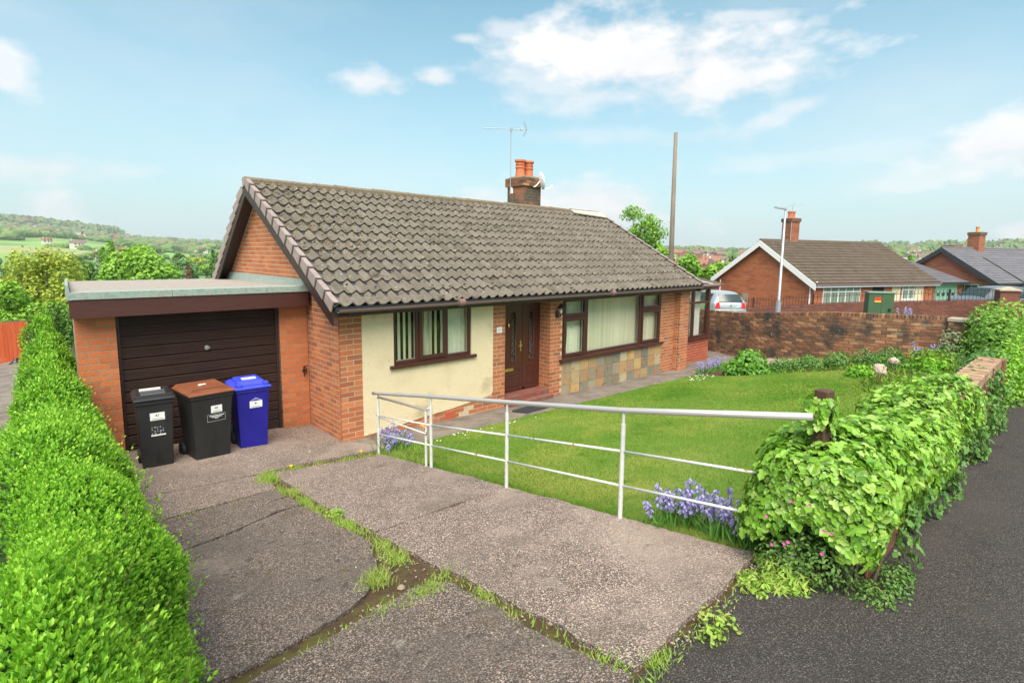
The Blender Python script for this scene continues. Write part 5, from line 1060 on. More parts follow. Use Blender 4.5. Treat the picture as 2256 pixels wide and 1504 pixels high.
bluebells('few bluebells at the foot of the old wall near the bush', [(12.2 + rr3.uniform(-.2, .2), -5.1 + rr3.uniform(-.2, .2)) for k in range(7)], .34, seed=6, nleaf=40, scale=1.2)
# hydrangea with dried heads
for k, (x, y, s_, lb) in enumerate(((8.05, -5.2, .085, 'smaller dried hydrangea head, nearer the wooden post'), (8.6, -5.05, .11, 'larger round dried hydrangea head at the lawn corner'), (9.9, -5.0, .09, 'far dried hydrangea head deep in the flower bed'))):
    n = 420; z0 = H(x, y); t = empty('hydrangea', (x, y, z0), label=lb, cat='hydrangea', group='hydrangeas with dried flower heads'); dd = norm(r_.normal(0, 1, (n, 3)) + np.array([0, 0, .3])); M = basis(dd + r_.normal(0, .3, dd.shape), r_.uniform(0, 6.28, n)) * .028
    obj('flower_head', scatter_mesh('flower_head', BL_V, BL_F, M, dd * np.array([s_, s_, s_ * .7]) + np.array([0, 0, .26]), m_petal, np.clip(r_.random(n), .01, 1)), t); MB().tube([(0, 0, 0), (.02, 0, .14), (0, 0, .26)], .008, 6).build('stem', m_twig, t)
# shrubs at the far edge of the lawn
bushy('peony_shrub', 'rounded leafy green shrub at the far edge of the lawn', 'shrub', (9.35, -2.25, H(9.3, -2.2)), (.72, .60, .60), 3400, .10, mat('peony_leaf', [(.10, .28, .03), (.16, .38, .045)], 4, rough=.5, rnd=[(.07, .2, .02), (.14, .34, .035), (.24, .46, .06)], rmix=.7, trans=.3), 21, lumps=9)
lb = ['low clipped shrub touching the leafy green shrub', 'second low shrub from the leafy one, dark below', 'third low shrub in the row behind the lawn', 'fourth low shrub in the row behind the lawn', 'yellowish low shrub at the right end of the row']
for k in range(5): x, y = 9.95 + k * .42, -2.75 - k * .46; bushy('low_shrub', lb[k], 'shrub', (x, y, H(x, y)), (.50, .42, .36 + .02 * k), 1700, .05, m_ivydark, 30 + k, group='row of low shrubs behind the lawn', lumps=8)
lb = ['ground cover tuft beside the hydrangeas', 'weedy tuft between hydrangeas and the old wall', 'bright tuft below the big bush', 'leafy clump behind the far hydrangea head', 'fern like clump at the foot of the pier', 'grassy clump by the gravel strip']
for k, (x, y, s_) in enumerate(((9.2, -4.6, .30), (10.6, -4.9, .35), (11.6, -5.5, .45), (10.2, -5.6, .4), (12.2, -5.7, .5), (11.4, -4.5, .3))): bushy('leafy_clump', lb[k], 'plant', (x, y, H(x, y)), (s_ * 1.4, s_ * 1.3, s_ * .8), 700, .08, [m_privet, m_ivydark, m_blade][k % 3], 45 + k, group='leafy clumps in the flower bed')
bushy('rose_bush', 'bronze and grey leaved bush before the gate post', 'bush', (12.55, -5.55, H(12.5, -5.5)), (.55, .5, .75), 900, .07, mat('bronze_leaf', [(.16, .14, .07), (.20, .24, .12)], 5, rough=.6, rnd=[(.14, .09, .05), (.20, .24, .13), (.12, .20, .08)], rmix=.7), 52)
N_g = 5200; gx = r_.uniform(6.6, 12.6, N_g); gy = r_.uniform(-6.1, -2.2, N_g); kk = gx > np.interp(gy, [-6.4, -5, -4.5, -2.1], [6.2, 7.3, 10.5, 8.8]); gx, gy = gx[kk], gy[kk]; n = len(gx); yd = norm(r_.normal(0, .7, (n, 3)) * np.array([1, 1, 0]) + np.array([0, 0, .8])); x_ = norm(np.cross(yd, r_.normal(0, 1, (n, 3)))); z_ = np.cross(x_, yd); L = r_.uniform(.05, .16, n)
M = np.stack([x_ * .035, yd * L[:, None], z_ * L[:, None]], 2); tag(obj('ground_cover', scatter_mesh('ground_cover', BL_V, BL_F, M, np.stack([gx, gy, near(gx, gy)], 1), m_blade, np.clip(r_.random(n), .01, 1))), 'mixed weeds and ground cover filling the flower bed beyond the lawn', 'ground cover', kind='stuff')
# lawn blades
NB = 150000; r_ = np.random.default_rng(9); gx = 9.8 * r_.random(NB) ** 1.35; gy = -1.12 - 5.2 * r_.random(NB); kk = gx < np.interp(gy, [-6.4, -5, -4.5, -2.1, -1.1], [6.2, 7.3, 10.5, 8.8, 8.7]); gx, gy = gx[kk], gy[kk]; n = len(gx); d = np.hypot(gx - CAMP[0], gy - CAMP[1])
edge = np.clip(1 - np.minimum(gx / .12, (-1.12 - gy) / .15 + .0), 0, 1)
yd = norm(r_.normal(0, .45, (n, 3)) * np.array([1, 1, 0]) + np.array([0, 0, 1])); x_ = norm(np.cross(yd, r_.normal(0, 1, (n, 3)))); z_ = np.cross(x_, yd); L = .026 * r_.uniform(.6, 1.4, n) * (1 + edge * .8); W = .0042 * np.clip(d / 4, .8, 2.5)
M = np.stack([x_ * W[:, None], yd * L[:, None], z_ * L[:, None]], 2); T_V = np.array([(-.5, 0, 0), (.5, 0, 0), (0, 1, .15)]); T_F = np.array([(0, 1, 2)])
tag(obj('lawn_grass', scatter_mesh('lawn_grass', T_V, T_F, M, np.stack([gx, gy, near(gx, gy) + .01], 1), m_blade, np.clip(.5 + .25 * np.sin(gx * 1.1 + gy * .6) + r_.normal(0, .2, n), .01, 1))), 'short mown lawn grass between the path and the boundary wall', 'grass', kind='stuff')
# weeds in the joints of the drive
def strip(pts, width, n, hmin, hmax, r_):
    pts = np.array(pts); sg = np.linalg.norm(np.diff(pts, axis=0), axis=1); c = np.concatenate([[0], np.cumsum(sg)]); t = r_.random(n) * c[-1]; dens = .5 + .5 * np.sin(t * 7 + pts[0, 0] * 9); t = t[r_.random(n) < .12 + .88 * (dens * (.5 + .5 * np.sin(t * 19 + 2))) ** 1.3]; n = len(t)
    x = np.interp(t, c, pts[:, 0]) + r_.normal(0, width, n); y = np.interp(t, c, pts[:, 1]) + r_.normal(0, width, n); return x, y, r_.uniform(hmin, hmax, n)
SP = [([(-1.42, -.98), (-.6, -1.12), (.02, -1.28)], .032, 2100, .03, .09), ([(-2.0, -4.92), (-2.6, -5.0)], .04, 420, .015, .05), ([(-1.7, -2.44), (-2.6, -2.7)], .02, 120, .01, .03), ([(-1.45, -.93), (-1.56, -1.45)], .055, 1900, .03, .10), ([(-1.54, -1.6), (-1.50, -2.1)], .05, 1100, .02, .08), ([(-1.52, -2.1), (-1.54, -3.0), (-1.53, -3.9), (-1.62, -4.5)], .038, 5200, .02, .08), ([(-1.52, -4.15), (-1.66, -4.35)], .05, 700, .02, .05),
      ([(-1.45, -4.85), (-1.75, -4.98), (-2.1, -4.95)], .045, 1900, .02, .07), ([(-1.50, -5.0), (-1.58, -5.7), (-1.52, -6.4)], .035, 1300, .02, .06), ([(-2.75, -1.78), (-2.1, -1.78), (-1.9, -1.75)], .03, 420, .02, .06), ([(-.05, -6.44), (-.5, -6.46), (-.9, -6.47), (-1.4, -6.46)], .030, 1100, .015, .05), ([(-1.35, -6.45), (-1.6, -6.5)], .03, 350, .02, .07),
      ([(-1.75, .18), (-1.45, .12)], .05, 650, .03, .09), ([(-2.4, -.25), (-2.2, -.28)], .03, 120, .02, .05), ([(-.12, -3.82), (-.02, -3.86)], .02, 90, .02, .05), ([(-.55, -3.98), (-.48, -3.96)], .03, 80, .01, .03), ([(-1.9, -4.55), (-1.85, -4.6)], .05, 420, .04, .12), ([(.0, -1.3), (.02, -2.4)], .03, 1300, .05, .14), ([(.06, -1.35), (.3, -1.6)], .1, 700, .06, .16)]
gx, gy, gl = map(np.concatenate, zip(*[strip(p, w_, n_k, a, b, r_) for p, w_, n_k, a, b in SP])); n = len(gx); yd = norm(r_.normal(0, .6, (n, 3)) * np.array([1, 1, 0]) + np.array([0, 0, 1])); x_ = norm(np.cross(yd, r_.normal(0, 1, (n, 3)))); z_ = np.cross(x_, yd)
M = np.stack([x_ * .006, yd * gl[:, None], z_ * gl[:, None]], 2); tag(obj('joint_weeds', scatter_mesh('joint_weeds', BL_V, BL_F, M, np.stack([gx, gy, near(gx, gy) + .015], 1), m_tuft, np.clip(r_.random(n), .01, 1))), 'tufts of grass and weeds growing along the cracks of the driveway', 'weeds', kind='stuff')
# broad leaved weeds
for k, (x, y, s_, nm) in enumerate(((-1.50, -3.05, .12, 'broad leaved weed in the middle driveway crack'), (-.42, -6.50, .14, 'leafy weed at the pavement edge, nearest the ivy'), (-.95, -6.52, .15, 'clump of round leaved weed at the slab corner'), (-1.58, -6.56, .09, 'small weed where drive meets pavement'))):
    bushy('weed_clump', nm, 'weed', (x, y, H(x, y) + .01), (s_ * 1.2, s_, s_ * .7), 160, .035, m_tuft, 80 + k, stems=False, group='broad leaved weeds along the drive', lumps=5)
# herb robert, dandelion and trailing weeds at the foot of the ivy
g1 = bushy('herb_robert', 'straggly dark green herb with pink flowers below the ivy', 'plant', (-.04, -6.70, H(0, -6.7)), (.27, .40, .42), 3600, .027, mat('herb_leaf', [(.08, .18, .03), (.14, .26, .05)], 8, rough=.6, rnd=[(.05, .12, .02), (.14, .27, .05), (.24, .30, .09)], rmix=.7, trans=.2), 91, lumps=9)
pk = [(1743, 1103), (1784, 1112), (1689, 1136), (1815, 1169), (1832, 1175), (1701, 1198), (1728, 1197), (1737, 1193), (1811, 1219)]
for (x, y) in pk:
    d_ = raydir(x, y); tt = (-.36 - CAMP[0]) / d_[0]; p = CAMP + d_ * tt; fl = MB()
    for j in range(5):
        a = j * 1.2566; c_, s2 = math.cos(a), math.sin(a); fl.quad([(0, 0, 0), (-.002, c_ * .006 - s2 * .005, s2 * .006 + c_ * .005), (-.004, c_ * .013, s2 * .013), (-.002, c_ * .006 + s2 * .005, s2 * .006 - c_ * .005)])
    fl.build('flower', m_pink, g1, loc=tuple(Vector(p) - g1.location))
tr1 = bushy('trailing_weed', 'small leaved weed trailing out over the tarmac', 'plant', (.26, -7.08, H(.4, -7.1)), (.24, .15, .12), 520, .024, m_ivydark, 92, lumps=8, squash=.1)
tr2 = bushy('trailing_weed', 'trailing green weed at the nearest corner of the ivy', 'plant', (.02, -7.02, H(0, -7.1)), (.19, .16, .08), 520, .022, MATS['herb_leaf'], 93, lumps=8, squash=.1)
tr3 = bushy('dandelion_patch', 'patch of grass and dandelion leaves where slab meets pavement', 'plant', (-.16, -6.58, H(-.1, -6.6)), (.22, .22, .12), 1100, .05, m_tuft, 94, lumps=7, V_=BL_V * np.array([.25, 1, 1]), F_=BL_F, squash=.1)
def clock(label, p, h, r2=.019):
    t = empty('dandelion_clock', p, label=label, cat='dandelion', group='dandelion clocks'); MB().tube([(.01, .0, 0), (.004, 0, h * .6), (0, 0, h)], .0022, 5).build('stem', m_strap, t); n = 260; dd = norm(np.random.default_rng(3).normal(0, 1, (n, 3))); M = basis(dd, np.zeros(n)) * np.array([.0012, .0012, 1])[None, None, :] * r2
    obj('seed_head', scatter_mesh('seed_head', np.array([(-1, 0, 0.1), (1, 0, .1), (2.4, 0, 1), (-2.4, 0, 1)]) * np.array([r2 * 55, 1, 1]), np.array([(0, 1, 2, 3)]), M, np.repeat([[0, 0, h]], n, 0), m_clock), t); return t
p = at(1777, 1250, 3.35); clock('dandelion clock standing before the foot of the ivy', (-.17, -6.62, H(-.15, -6.6)), .17)
clock('dandelion clock on the concrete between the blue bin and house corner', (-.66, -.36, H(-.66, -.36) + .02), .03, .026)
for (x, y, lab) in ((-1.16, -1.02, 'yellow dandelion flower in the grass joint, lower one'), (-.22, -1.06, 'yellow dandelion flower by the lower end of the handrail')):
    t = empty('dandelion_flower', (x, y, H(x, y) + .03), label=lab, cat='dandelion', group='dandelion flowers'); MB().lathe([(.004, 0), (.02, .05), (.022, .056), (.004, .06)], n=12).build('flower_head', m_yellow, t)
t = empty('poppy', (.62, -1.3, H(.62, -1.3)), label='single orange poppy flower behind the handrail post', cat='flower'); q = np.array(at(935, 944, 7.0)); t.location = (q[0], q[1], H(q[0], q[1])); hh = q[2] - t.location.z
MB().tube([(0, 0, 0), (.02, 0, hh * .6), (0, 0, hh)], .003, 5).build('stem', m_strap, t); mb = MB()
for j in range(4): a = j * 1.57; c_, s2 = math.cos(a), math.sin(a); mb.quad([(0, 0, hh), (c_ * .05 - s2 * .04, s2 * .05 + c_ * .04, hh + .045), (c_ * .075, s2 * .075, hh + .05), (c_ * .05 + s2 * .04, s2 * .05 - c_ * .04, hh + .045)])
mb.build('petals', m_poppy, t)
# daisies scattered near the bluebells, small litter
mb = MB()
for k in range(26): x, y = 8.3 + random.uniform(-.6, .5), -1.5 + random.uniform(-.35, .2); mb.lathe([(.003, .035), (.018, .04), (.004, .046)], (x, y, H(x, y) + .01), 6)
for k in range(14): x, y = random.uniform(.8, 3), random.uniform(-1.5, -1.2); mb.lathe([(.003, .03), (.013, .034), (.004, .04)], (x, y, H(x, y) + .01), 6)
tag(mb.build('daisies', m_white), 'small white daisies scattered along the edge of the lawn', 'daisies', kind='stuff')
for (px_, py_, lab, s_) in ((633, 1296, 'white scrap lying on the left driveway slab', .022), (590, 1083, 'small white scrap by the grass joint', .013)):
    d_ = raydir(px_, py_); p = CAMP.copy()
    for it in range(60):
        p = p + d_ * max(.01, (p[2] - H(p[0], p[1]) - .03) * .9)
    mb = MB(); mb.lathe([(s_ * .4, 0), (s_, .004), (s_ * .8, .010), (s_ * .3, .014)], n=7); tag(mb.build('paper_scrap', m_white, None, loc=tuple(p), rot=(0, 0, .7)), lab, 'litter')
def ground_hit(px_, py_, lift=.035):
    d_ = raydir(px_, py_); p = CAMP.copy()
    for it in range(80): p = p + d_ * max(.003, (p[2] - H(p[0], p[1]) - lift) * .9)
    return p
p0, p1, p2_ = ground_hit(1032, 1238), ground_hit(1085, 1228), ground_hit(1099, 1204); m_stick = plain('dry_stick', (.50, .38, .22), .8)
mb = MB(); mb.tube([tuple(p0), tuple((p0 + p1) / 2 + np.array([0, 0, .006])), tuple(p1), tuple(p2_)], .003, 5, rr=[.0015, .003, .0035, .002]); mb.tube([tuple(ground_hit(1035, 1230)), tuple(p1)], .002, 5); tag(mb.build('dry_twig', m_stick), 'pale forked dry stalk lying on the long concrete slab', 'twig')
p = ground_hit(1384, 1350); mb = MB(); mb.quad([(-.03, 0, 0), (0, -.012, .006), (.035, 0, .002), (.005, .014, .008)]); tag(mb.build('dead_leaf', plain('dead_leaf', (.25, .10, .03), .8), None, loc=tuple(p)), 'curled brown dead leaf on the concrete near the pavement', 'leaf')

# ragged growth hanging to the pavement along the foot of the wall
r_ = np.random.default_rng(77); n = 3600; x = .35 + 6.0 * r_.random(n); zz = .42 * r_.random(n) ** 1.1; yy = -6.95 - .14 * r_.random(n) - .07 * np.sin(x * 4) * (zz < .3); keepx = r_.random(n) < .55 + .45 * np.sin(x * 5.3 + 1); x, yy, zz = x[keepx], yy[keepx], zz[keepx]; n = len(x)
nrm = norm(np.array([[0, -1., .4]]) + r_.normal(0, .45, (n, 3))); yd = norm(r_.normal(0, 1, (n, 3)) + np.array([0, 0, -.4])); yd = norm(yd - nrm * np.sum(yd * nrm, 1, keepdims=True)); M = np.stack([np.cross(yd, nrm), yd, nrm], 2) * (r_.uniform(.03, .06, n))[:, None, None]
obj('lower_foliage', scatter_mesh('lower_foliage', IV_V, IV_F, M, np.stack([x, yy, near(x, yy) + zz], 1), m_ivydark, np.clip(r_.random(n), .01, 1)), ivy)['kind'] = 'stuff'
# crumbs of broken concrete along the worst joints and over the slabs
r_ = np.random.default_rng(78); PJ = [([(-1.5, -4.1), (-1.7, -4.5), (-1.62, -4.9)], .09, 260), ([(-1.6, -4.9), (-2.2, -4.9), (-2.85, -5.0)], .05, 200), ([(-1.54, -5.0), (-1.56, -6.4)], .05, 260), ([(-1.57, -2.1), (-1.57, -4.0)], .05, 300), ([(-1.55, -2.08), (-2.8, -2.13)], .03, 160), ([(-1.5, -6.45), (-.1, -6.45)], .05, 260)]
bx, by, _ = map(np.concatenate, zip(*[strip(p, w_, n_k, 0, 1, r_) for p, w_, n_k in PJ])); bx = np.concatenate([bx, r_.uniform(-2.8, -.1, 260)]); by = np.concatenate([by, -6.4 + 4 * r_.random(260) ** 1.3]); n = len(bx); sz = r_.uniform(.003, .010, n)
M = basis(r_.normal(0, .4, (n, 3)) + np.array([0, 0, 1.]), r_.uniform(0, 6.28, n)) * np.stack([sz, sz * r_.uniform(.6, 1, n), sz * .6], 1)[:, None, :]
tag(obj('concrete_crumbs', scatter_mesh('concrete_crumbs', bv, bf, M, np.stack([bx, by, near(bx, by) + .034 - .02 * (np.abs(bx + 1.57) < .06)], 1), mat('crumb', [(.20, .16, .13), (.34, .27, .22)], 30, rough=.95, rnd=[(.12, .095, .08), (.30, .24, .20), (.44, .36, .31)], rmix=.6), np.clip(r_.random(n), .01, 1))), 'loose crumbs of broken concrete along the driveway joints', 'gravel', kind='stuff')
# ------------------------------------------------------------------ conservatory at the far end of the bungalow
co = empty('conservatory', (10.12, 0, 0), label='brown framed conservatory on a low brick base at the far end of the bungalow', cat='conservatory')
mb = MB(); mb.box(.02, 2.06, .30, .42, -.5, .50); mb.box(1.94, 2.06, .42, 4.2, -.5, .50); cb = mb.build('base_wall', m_mortar, co)
P_, M_ = cat(lay((.02, .296, -.30), (1, 0, 0), (0, -1, 0), 2.04, .83, seed=51), lay((2.063, .30, -.30), (0, 1, 0), (1, 0, 0), 3.9, .83, seed=52, proud=.003))
place_bricks(P_ , M_, cb, mat('red_brick', [(.36, .075, .04), (.46, .11, .05)], 10, rough=.9, bump=.4, bscale=60, rnd=[(.38, .08, .04), (.30, .06, .035), (.48, .12, .06)], rmix=.6), 150)
MB().box(.0, 2.14, .22, .43, .50, .55).build('sill', m_upvc, co, bevel=.006); MB().box(1.95, 2.14, .43, 4.2, .501, .549).build('sill', m_upvc, co)
def fr(x0, x1, z0, z1, y0=.30, y1=.37): return MB().box(x0, x1, y0, y1, z0, z1)
f = MB(); f.box(.02, .08, .30, .37, .55, 2.06); f.box(1.03, 1.13, .30, .37, .55, 2.06); f.box(1.97, 2.06, .30, .37, .55, 2.06); f.box(.08, 1.03, .30, .37, 1.58, 1.65); f.box(1.13, 1.97, .30, .37, 1.58, 1.65)
f.box(.08, 1.03, .30, .37, .55, .62); f.box(1.13, 1.97, .30, .37, .55, .62); f.box(.08, 1.03, .30, .37, 2.0, 2.06); f.box(1.13, 1.97, .30, .37, 2.0, 2.06)
for y in (.37, 1.3, 2.2, 3.2, 4.1): f.box(1.99, 2.06, y, y + .07, .55, 2.06)
f.box(1.99, 2.06, .44, 4.2, 1.58, 1.65); f.box(1.99, 2.06, .44, 4.2, 2.0, 2.06); f.build('window_frame', m_upvc, co, bevel=.004)
for (a, b) in ((.08, 1.03), (1.13, 1.97)):
    for (c, d_) in ((.62, 1.58), (1.65, 2.0)): pane(a, b, c, d_, .33, co)
for (a, b) in ((.44, 1.3), (1.37, 2.2), (2.27, 3.2), (3.27, 4.1)): MB().box(2.02, 2.026, a, b, .62, 2.0).build('pane', m_glass, co)
m_whiteblind = mat('white_blind', [(.62, .66, .62), (.74, .77, .73)], 3, rough=.8)
for (a, b) in ((.10, 1.02), (1.14, 1.80)): 
    for k in range(int((b - a) / .12)): MB().box(a + k * .12, a + k * .12 + .117, .46, .462, .56, 1.98).build('blind_slat', m_whiteblind, co)
MB().box(.5, .53, .44, .45, 1.66, 2.0).build('cord', m_black, co)
ro = MB(); ro.hexa([(-.0, .22, 2.44), (2.16, .22, 2.13), (2.16, 4.3, 2.13), (0, 4.3, 2.44), (-.0, .22, 2.47), (2.16, .22, 2.16), (2.16, 4.3, 2.16), (0, 4.3, 2.47)]); ro.build('roof', mat('polycarbonate', [(.62, .66, .68), (.70, .73, .75)], 3, rough=.3), co)
for y in (.22, 1.2, 2.2, 3.2): MB().hexa([(0, y, 2.472), (2.16, y, 2.162), (2.16, y + .05, 2.162), (0, y + .05, 2.472), (0, y, 2.50), (2.16, y, 2.19), (2.16, y + .05, 2.19), (0, y + .05, 2.50)]).build('glazing_bar', m_gutter, co)
MB().box(.2, 2.2, .20, .215, 2.04, 2.16).build('fascia_board', m_upvc, co); MB().tube([(.1, .15, 2.14), (2.28, .15, 2.12)], .05, 10).build('gutter', m_gutter, co); MB().tube([(2.22, .2, 2.12), (2.22, 4.2, 2.12)], .05, 10).build('gutter', m_gutter, co)

# ------------------------------------------------------------------ old curved garden wall
cw = empty('curved_wall', (13, -2, .2), label='old weathered brick wall curving round the end of the garden', cat='wall'); CO = Vector(cw.location)
wy = np.linspace(-5.35, 7.5, 120); wx = xwall(wy) + .05; k_ = np.ones(9) / 9; wx = np.convolve(np.pad(wx, 4, mode='edge'), k_, 'valid')
sg = np.hypot(np.diff(wx), np.diff(wy)); sa = np.concatenate([[0], np.cumsum(sg)]); LW = sa[-1]
def wpt(s_): return np.interp(s_, sa, wx), np.interp(s_, sa, wy)
def wtop(s_): x, y = wpt(s_); return 1.40 - .0 * s_ + np.interp(y, [-5.4, -3, 0, 4, 7.5], [.20, .14, -.19, -.36, -.42])
core = MB()
for k in range(90):
    a, b = LW * k / 90, LW * (k + 1) / 90; xa, ya = wpt(a); xb, yb = wpt(b); n_v = np.array([-(yb - ya), (xb - xa)]); n_v = n_v / np.linalg.norm(n_v) * .11
    za, zb = wtop(a) - .09, wtop(b) - .09; pz_ = -.8
    core.hexa([(xa + n_v[0] - CO.x, ya + n_v[1] - CO.y, pz_), (xb + n_v[0] - CO.x, yb + n_v[1] - CO.y, pz_), (xb - n_v[0] - CO.x, yb - n_v[1] - CO.y, pz_), (xa - n_v[0] - CO.x, ya - n_v[1] - CO.y, pz_), (xa + n_v[0] - CO.x, ya + n_v[1] - CO.y, za - CO.z), (xb + n_v[0] - CO.x, yb + n_v[1] - CO.y, zb - CO.z), (xb - n_v[0] - CO.x, yb - n_v[1] - CO.y, zb - CO.z), (xa - n_v[0] - CO.x, ya - n_v[1] - CO.y, za - CO.z)])
cwo = core.build('core', m_oldmortar, cw)
P_, M_ = [], []; r_ = np.random.default_rng(17)
for side in (1, -1):
    for j in range(21):
        s_ = -(j % 2) * .112
        while s_ < LW:
            c = s_ + .107; s_ += .225
            if c < .1 or c > LW - .1: continue
            zt_ = wtop(c) - .10 - j * BH
            x, y = wpt(c); x2, y2 = wpt(c + .02); u = np.array([x2 - x, y2 - y, 0]); u /= np.linalg.norm(u); nrm_ = np.array([-u[1], u[0], 0])
            if zt_ < (garden(x, y) if side > 0 else roadside(x, y)) - .1: continue
            P_.append(np.array([x, y, zt_ - .035]) + nrm_ * (side * (.093 + r_.uniform(0, .006) + (r_.random() < .07) * -.012)) - np.array(CO)); M_.append(np.stack([u * .213, nrm_ * .05, np.array([0, 0, .0715])], 1))
P_, M_ = np.array(P_), np.array(M_); dd_ = P_ + np.array(CO)
order = np.argsort(np.linalg.norm(dd_ - CAMP, axis=1) + np.where(dd_[:, 0] < 0, 0, 0)); bme = unit.mesh('brick', m_oldbrick, recalc=False)
front = np.array([((p - CAMP)[:2] @ np.array([m[0, 1], m[1, 1]])) < 0 for p, m in zip(dd_, M_)]); fi = [i for i in order if front[i] and dd_[i][1] < 2.5][:300]; rest = np.array([i for i in order if i not in set(fi)])
for i in fi:
    o = bpy.data.objects.new('brick', bme); COL.objects.link(o); o.parent = cwo; m4 = Matrix.Identity(4)
    for a in range(3):
        for b in range(3): m4[a][b] = M_[i][a][b]
        m4[a][3] = P_[i][a]
    o.matrix_local = m4
obj('brickwork', scatter_mesh('brickwork', UV_, UF_, M_[rest], P_[rest], m_oldbrick, np.clip(r_.random(len(rest)), .01, 1)), cwo)['kind'] = 'stuff'
cme2 = MB().box(-.034, .034, -.115, .115, -.055, .055).mesh('coping_brick', m_oldbrick)
for k in range(int(LW / .08)):
    s_ = .05 + k * .08; x, y = wpt(s_); x2, y2 = wpt(s_ + .02); obj('coping_brick', cme2, cwo, (x - CO.x, y - CO.y, wtop(s_) - .055 - CO.z + r_.uniform(-.004, .004)), (0, 0, math.atan2(y2 - y, x2 - x) + r_.uniform(-.03, .03)))
gp = empty('brick_pier', (13.28, -5.62, .5), label='square weathered brick pier at the end of the curved wall', cat='pier')
pc = MB().box(-.23, .23, -.23, .23, -.6, 1.02).build('core', m_oldmortar, gp)
P_, M_ = cat(lay((-.235, -.235, -.5), (1, 0, 0), (0, -1, 0), .47, 1.49, seed=61, proud=.005), lay((-.235, .235, -.5), (0, -1, 0), (-1, 0, 0), .468, 1.49, seed=62, proud=.003)); place_bricks(P_, M_, pc, m_oldbrick, 100)
mb = MB(); mb.box(-.26, .26, -.26, .26, .99, 1.07); mb.build('coping', m_stone, gp, bevel=.01)
gate = empty('iron_gate', (13.1, -6.05, .6), label='black iron gate post with scrollwork beside the brick pier', cat='gate')
mb = MB(); mb.box(-.05, .05, -.05, .05, -.3, 1.18); mb.build('post', m_black, gate, bevel=.008); mb = MB(); mb.lathe([(.07, 1.18), (.07, 1.2), (.03, 1.22), (.05, 1.26), (.02, 1.31)], n=8); mb.build('finial', m_black, gate)
mb = MB()
for zc in (.35, .6, .85, 1.0): mb.tube([(-.05 - .06 * math.cos(a) * (1 - a / 9), -.02, zc + .07 * math.sin(a) * (1 - a / 9)) for a in np.linspace(-1.5, 5, 12)], .008, 5)
mb.build('scrollwork', m_black, gate); MB().tube([(-.3, -.2, .78), (-.9, -.5, .70), (-.92, -.52, .2)], .012, 6).build('rail', m_steel, gate)

# ------------------------------------------------------------------ second wall and railings across the side road
a0, a1 = np.array([22.6, 5.6]), np.array([27.9, -6.9]); vdir = (a1 - a0) / np.linalg.norm(a1 - a0); LEN = np.linalg.norm(a1 - a0)
nw = empty('low_wall', (a0[0], a0[1], 0), math.atan2(vdir[1], vdir[0]), label='low brown brick wall with iron railings across the side road', cat='wall')
ztop = lambda s_: np.interp(s_, [0, 1.7, 5.7, 10.5, LEN], [.30, .42, .86, 1.20, 1.32])
mb = MB(); n = 24
for k in range(n): a, b = LEN * k / n, LEN * (k + 1) / n; mb.hexa([(a, -.1, -1.5), (b, -.1, -1.5), (b, .1, -1.5), (a, .1, -1.5), (a, -.1, ztop(a) - .05), (b, -.1, ztop(b) - .05), (b, .1, ztop(b) - .05), (a, .1, ztop(a) - .05)])
nwo = mb.build('core', m_oldmortar, nw); P_, M_ = [], []
for j in range(15):
    s_ = -(j % 2) * .11
    while s_ < LEN - .2:
        c = s_ + .11; s_ += .225; z = ztop(c) - .05 - j * BH
        if c > .1 and z > roadside(a0[0] + vdir[0] * c, a0[1] + vdir[1] * c) - .2: P_.append((c, -.09, z - .036)); M_.append(np.diag([.213, .05, .0715]))
obj('brickwork', scatter_mesh('brickwork', UV_, UF_, np.array(M_), np.array(P_), m_darkbrick, np.clip(r_.random(len(P_)), .01, 1)), nwo)['kind'] = 'stuff'
cm_ = MB().box(-.034, .034, -.12, .12, -.05, .05); ks = np.arange(.05, LEN, .078); obj('coping', scatter_mesh('coping', np.array(cm_.v), np.array(cm_.f), np.repeat(np.eye(3)[None], len(ks), 0), np.stack([ks, 0 * ks, ztop(ks)], 1), m_darkbrick, np.clip(r_.random(len(ks)), .01, 1)), nwo)['kind'] = 'stuff'
rb = MB(); ks = np.arange(.1, LEN, .13)
for s_ in ks: z = ztop(s_); rb.tube([(s_, 0, z), (s_, 0, z + .46)], .0075, 4); rb.lathe([(.003, z + .44), (.018, z + .475), (.002, z + .54)], (s_, 0, 0), 4)
rb.build('balusters', m_black, nw)['kind'] = 'stuff'
for h_ in (.08, .40): MB().tube([(s_, 0, ztop(s_) + h_) for s_ in np.linspace(.05, LEN, 14)], .012, 4).build('rail', m_black, nw)
for s_ in (2.0, 4.6, 7.0, 9.8, 12.4): MB().box(s_ - .03, s_ + .03, -.03, .03, ztop(s_), ztop(s_) + .56).build('post', m_black, nw)
pp = np.array(at(2212, 700, 21.5)); pi = empty('stone_capped_pier', (pp[0], pp[1], roadside(pp[0], pp[1])), R_(-67), label='brown brick gate pier with a pointed stone cap beyond the big bush', cat='pier')
hp = at(2212, 640, 21.5)[2] - pi.location.z; MB().box(-.30, .30, -.30, .30, -.5, hp).build('shaft', m_darkbrick, pi); mb = MB(); mb.hexa([(-.36, -.36, hp), (.36, -.36, hp), (.36, .36, hp), (-.36, .36, hp), (-.36, -.36, hp + .05), (.36, -.36, hp + .05), (.36, .36, hp + .05), (-.36, .36, hp + .05)]); mb.hexa([(-.36, -.36, hp + .051), (.36, -.36, hp + .051), (.36, .36, hp + .051), (-.36, .36, hp + .051), (-.03, -.03, hp + .17), (.03, -.03, hp + .17), (.03, .03, hp + .17), (-.03, .03, hp + .17)]); mb.build('cap', m_stone, pi)

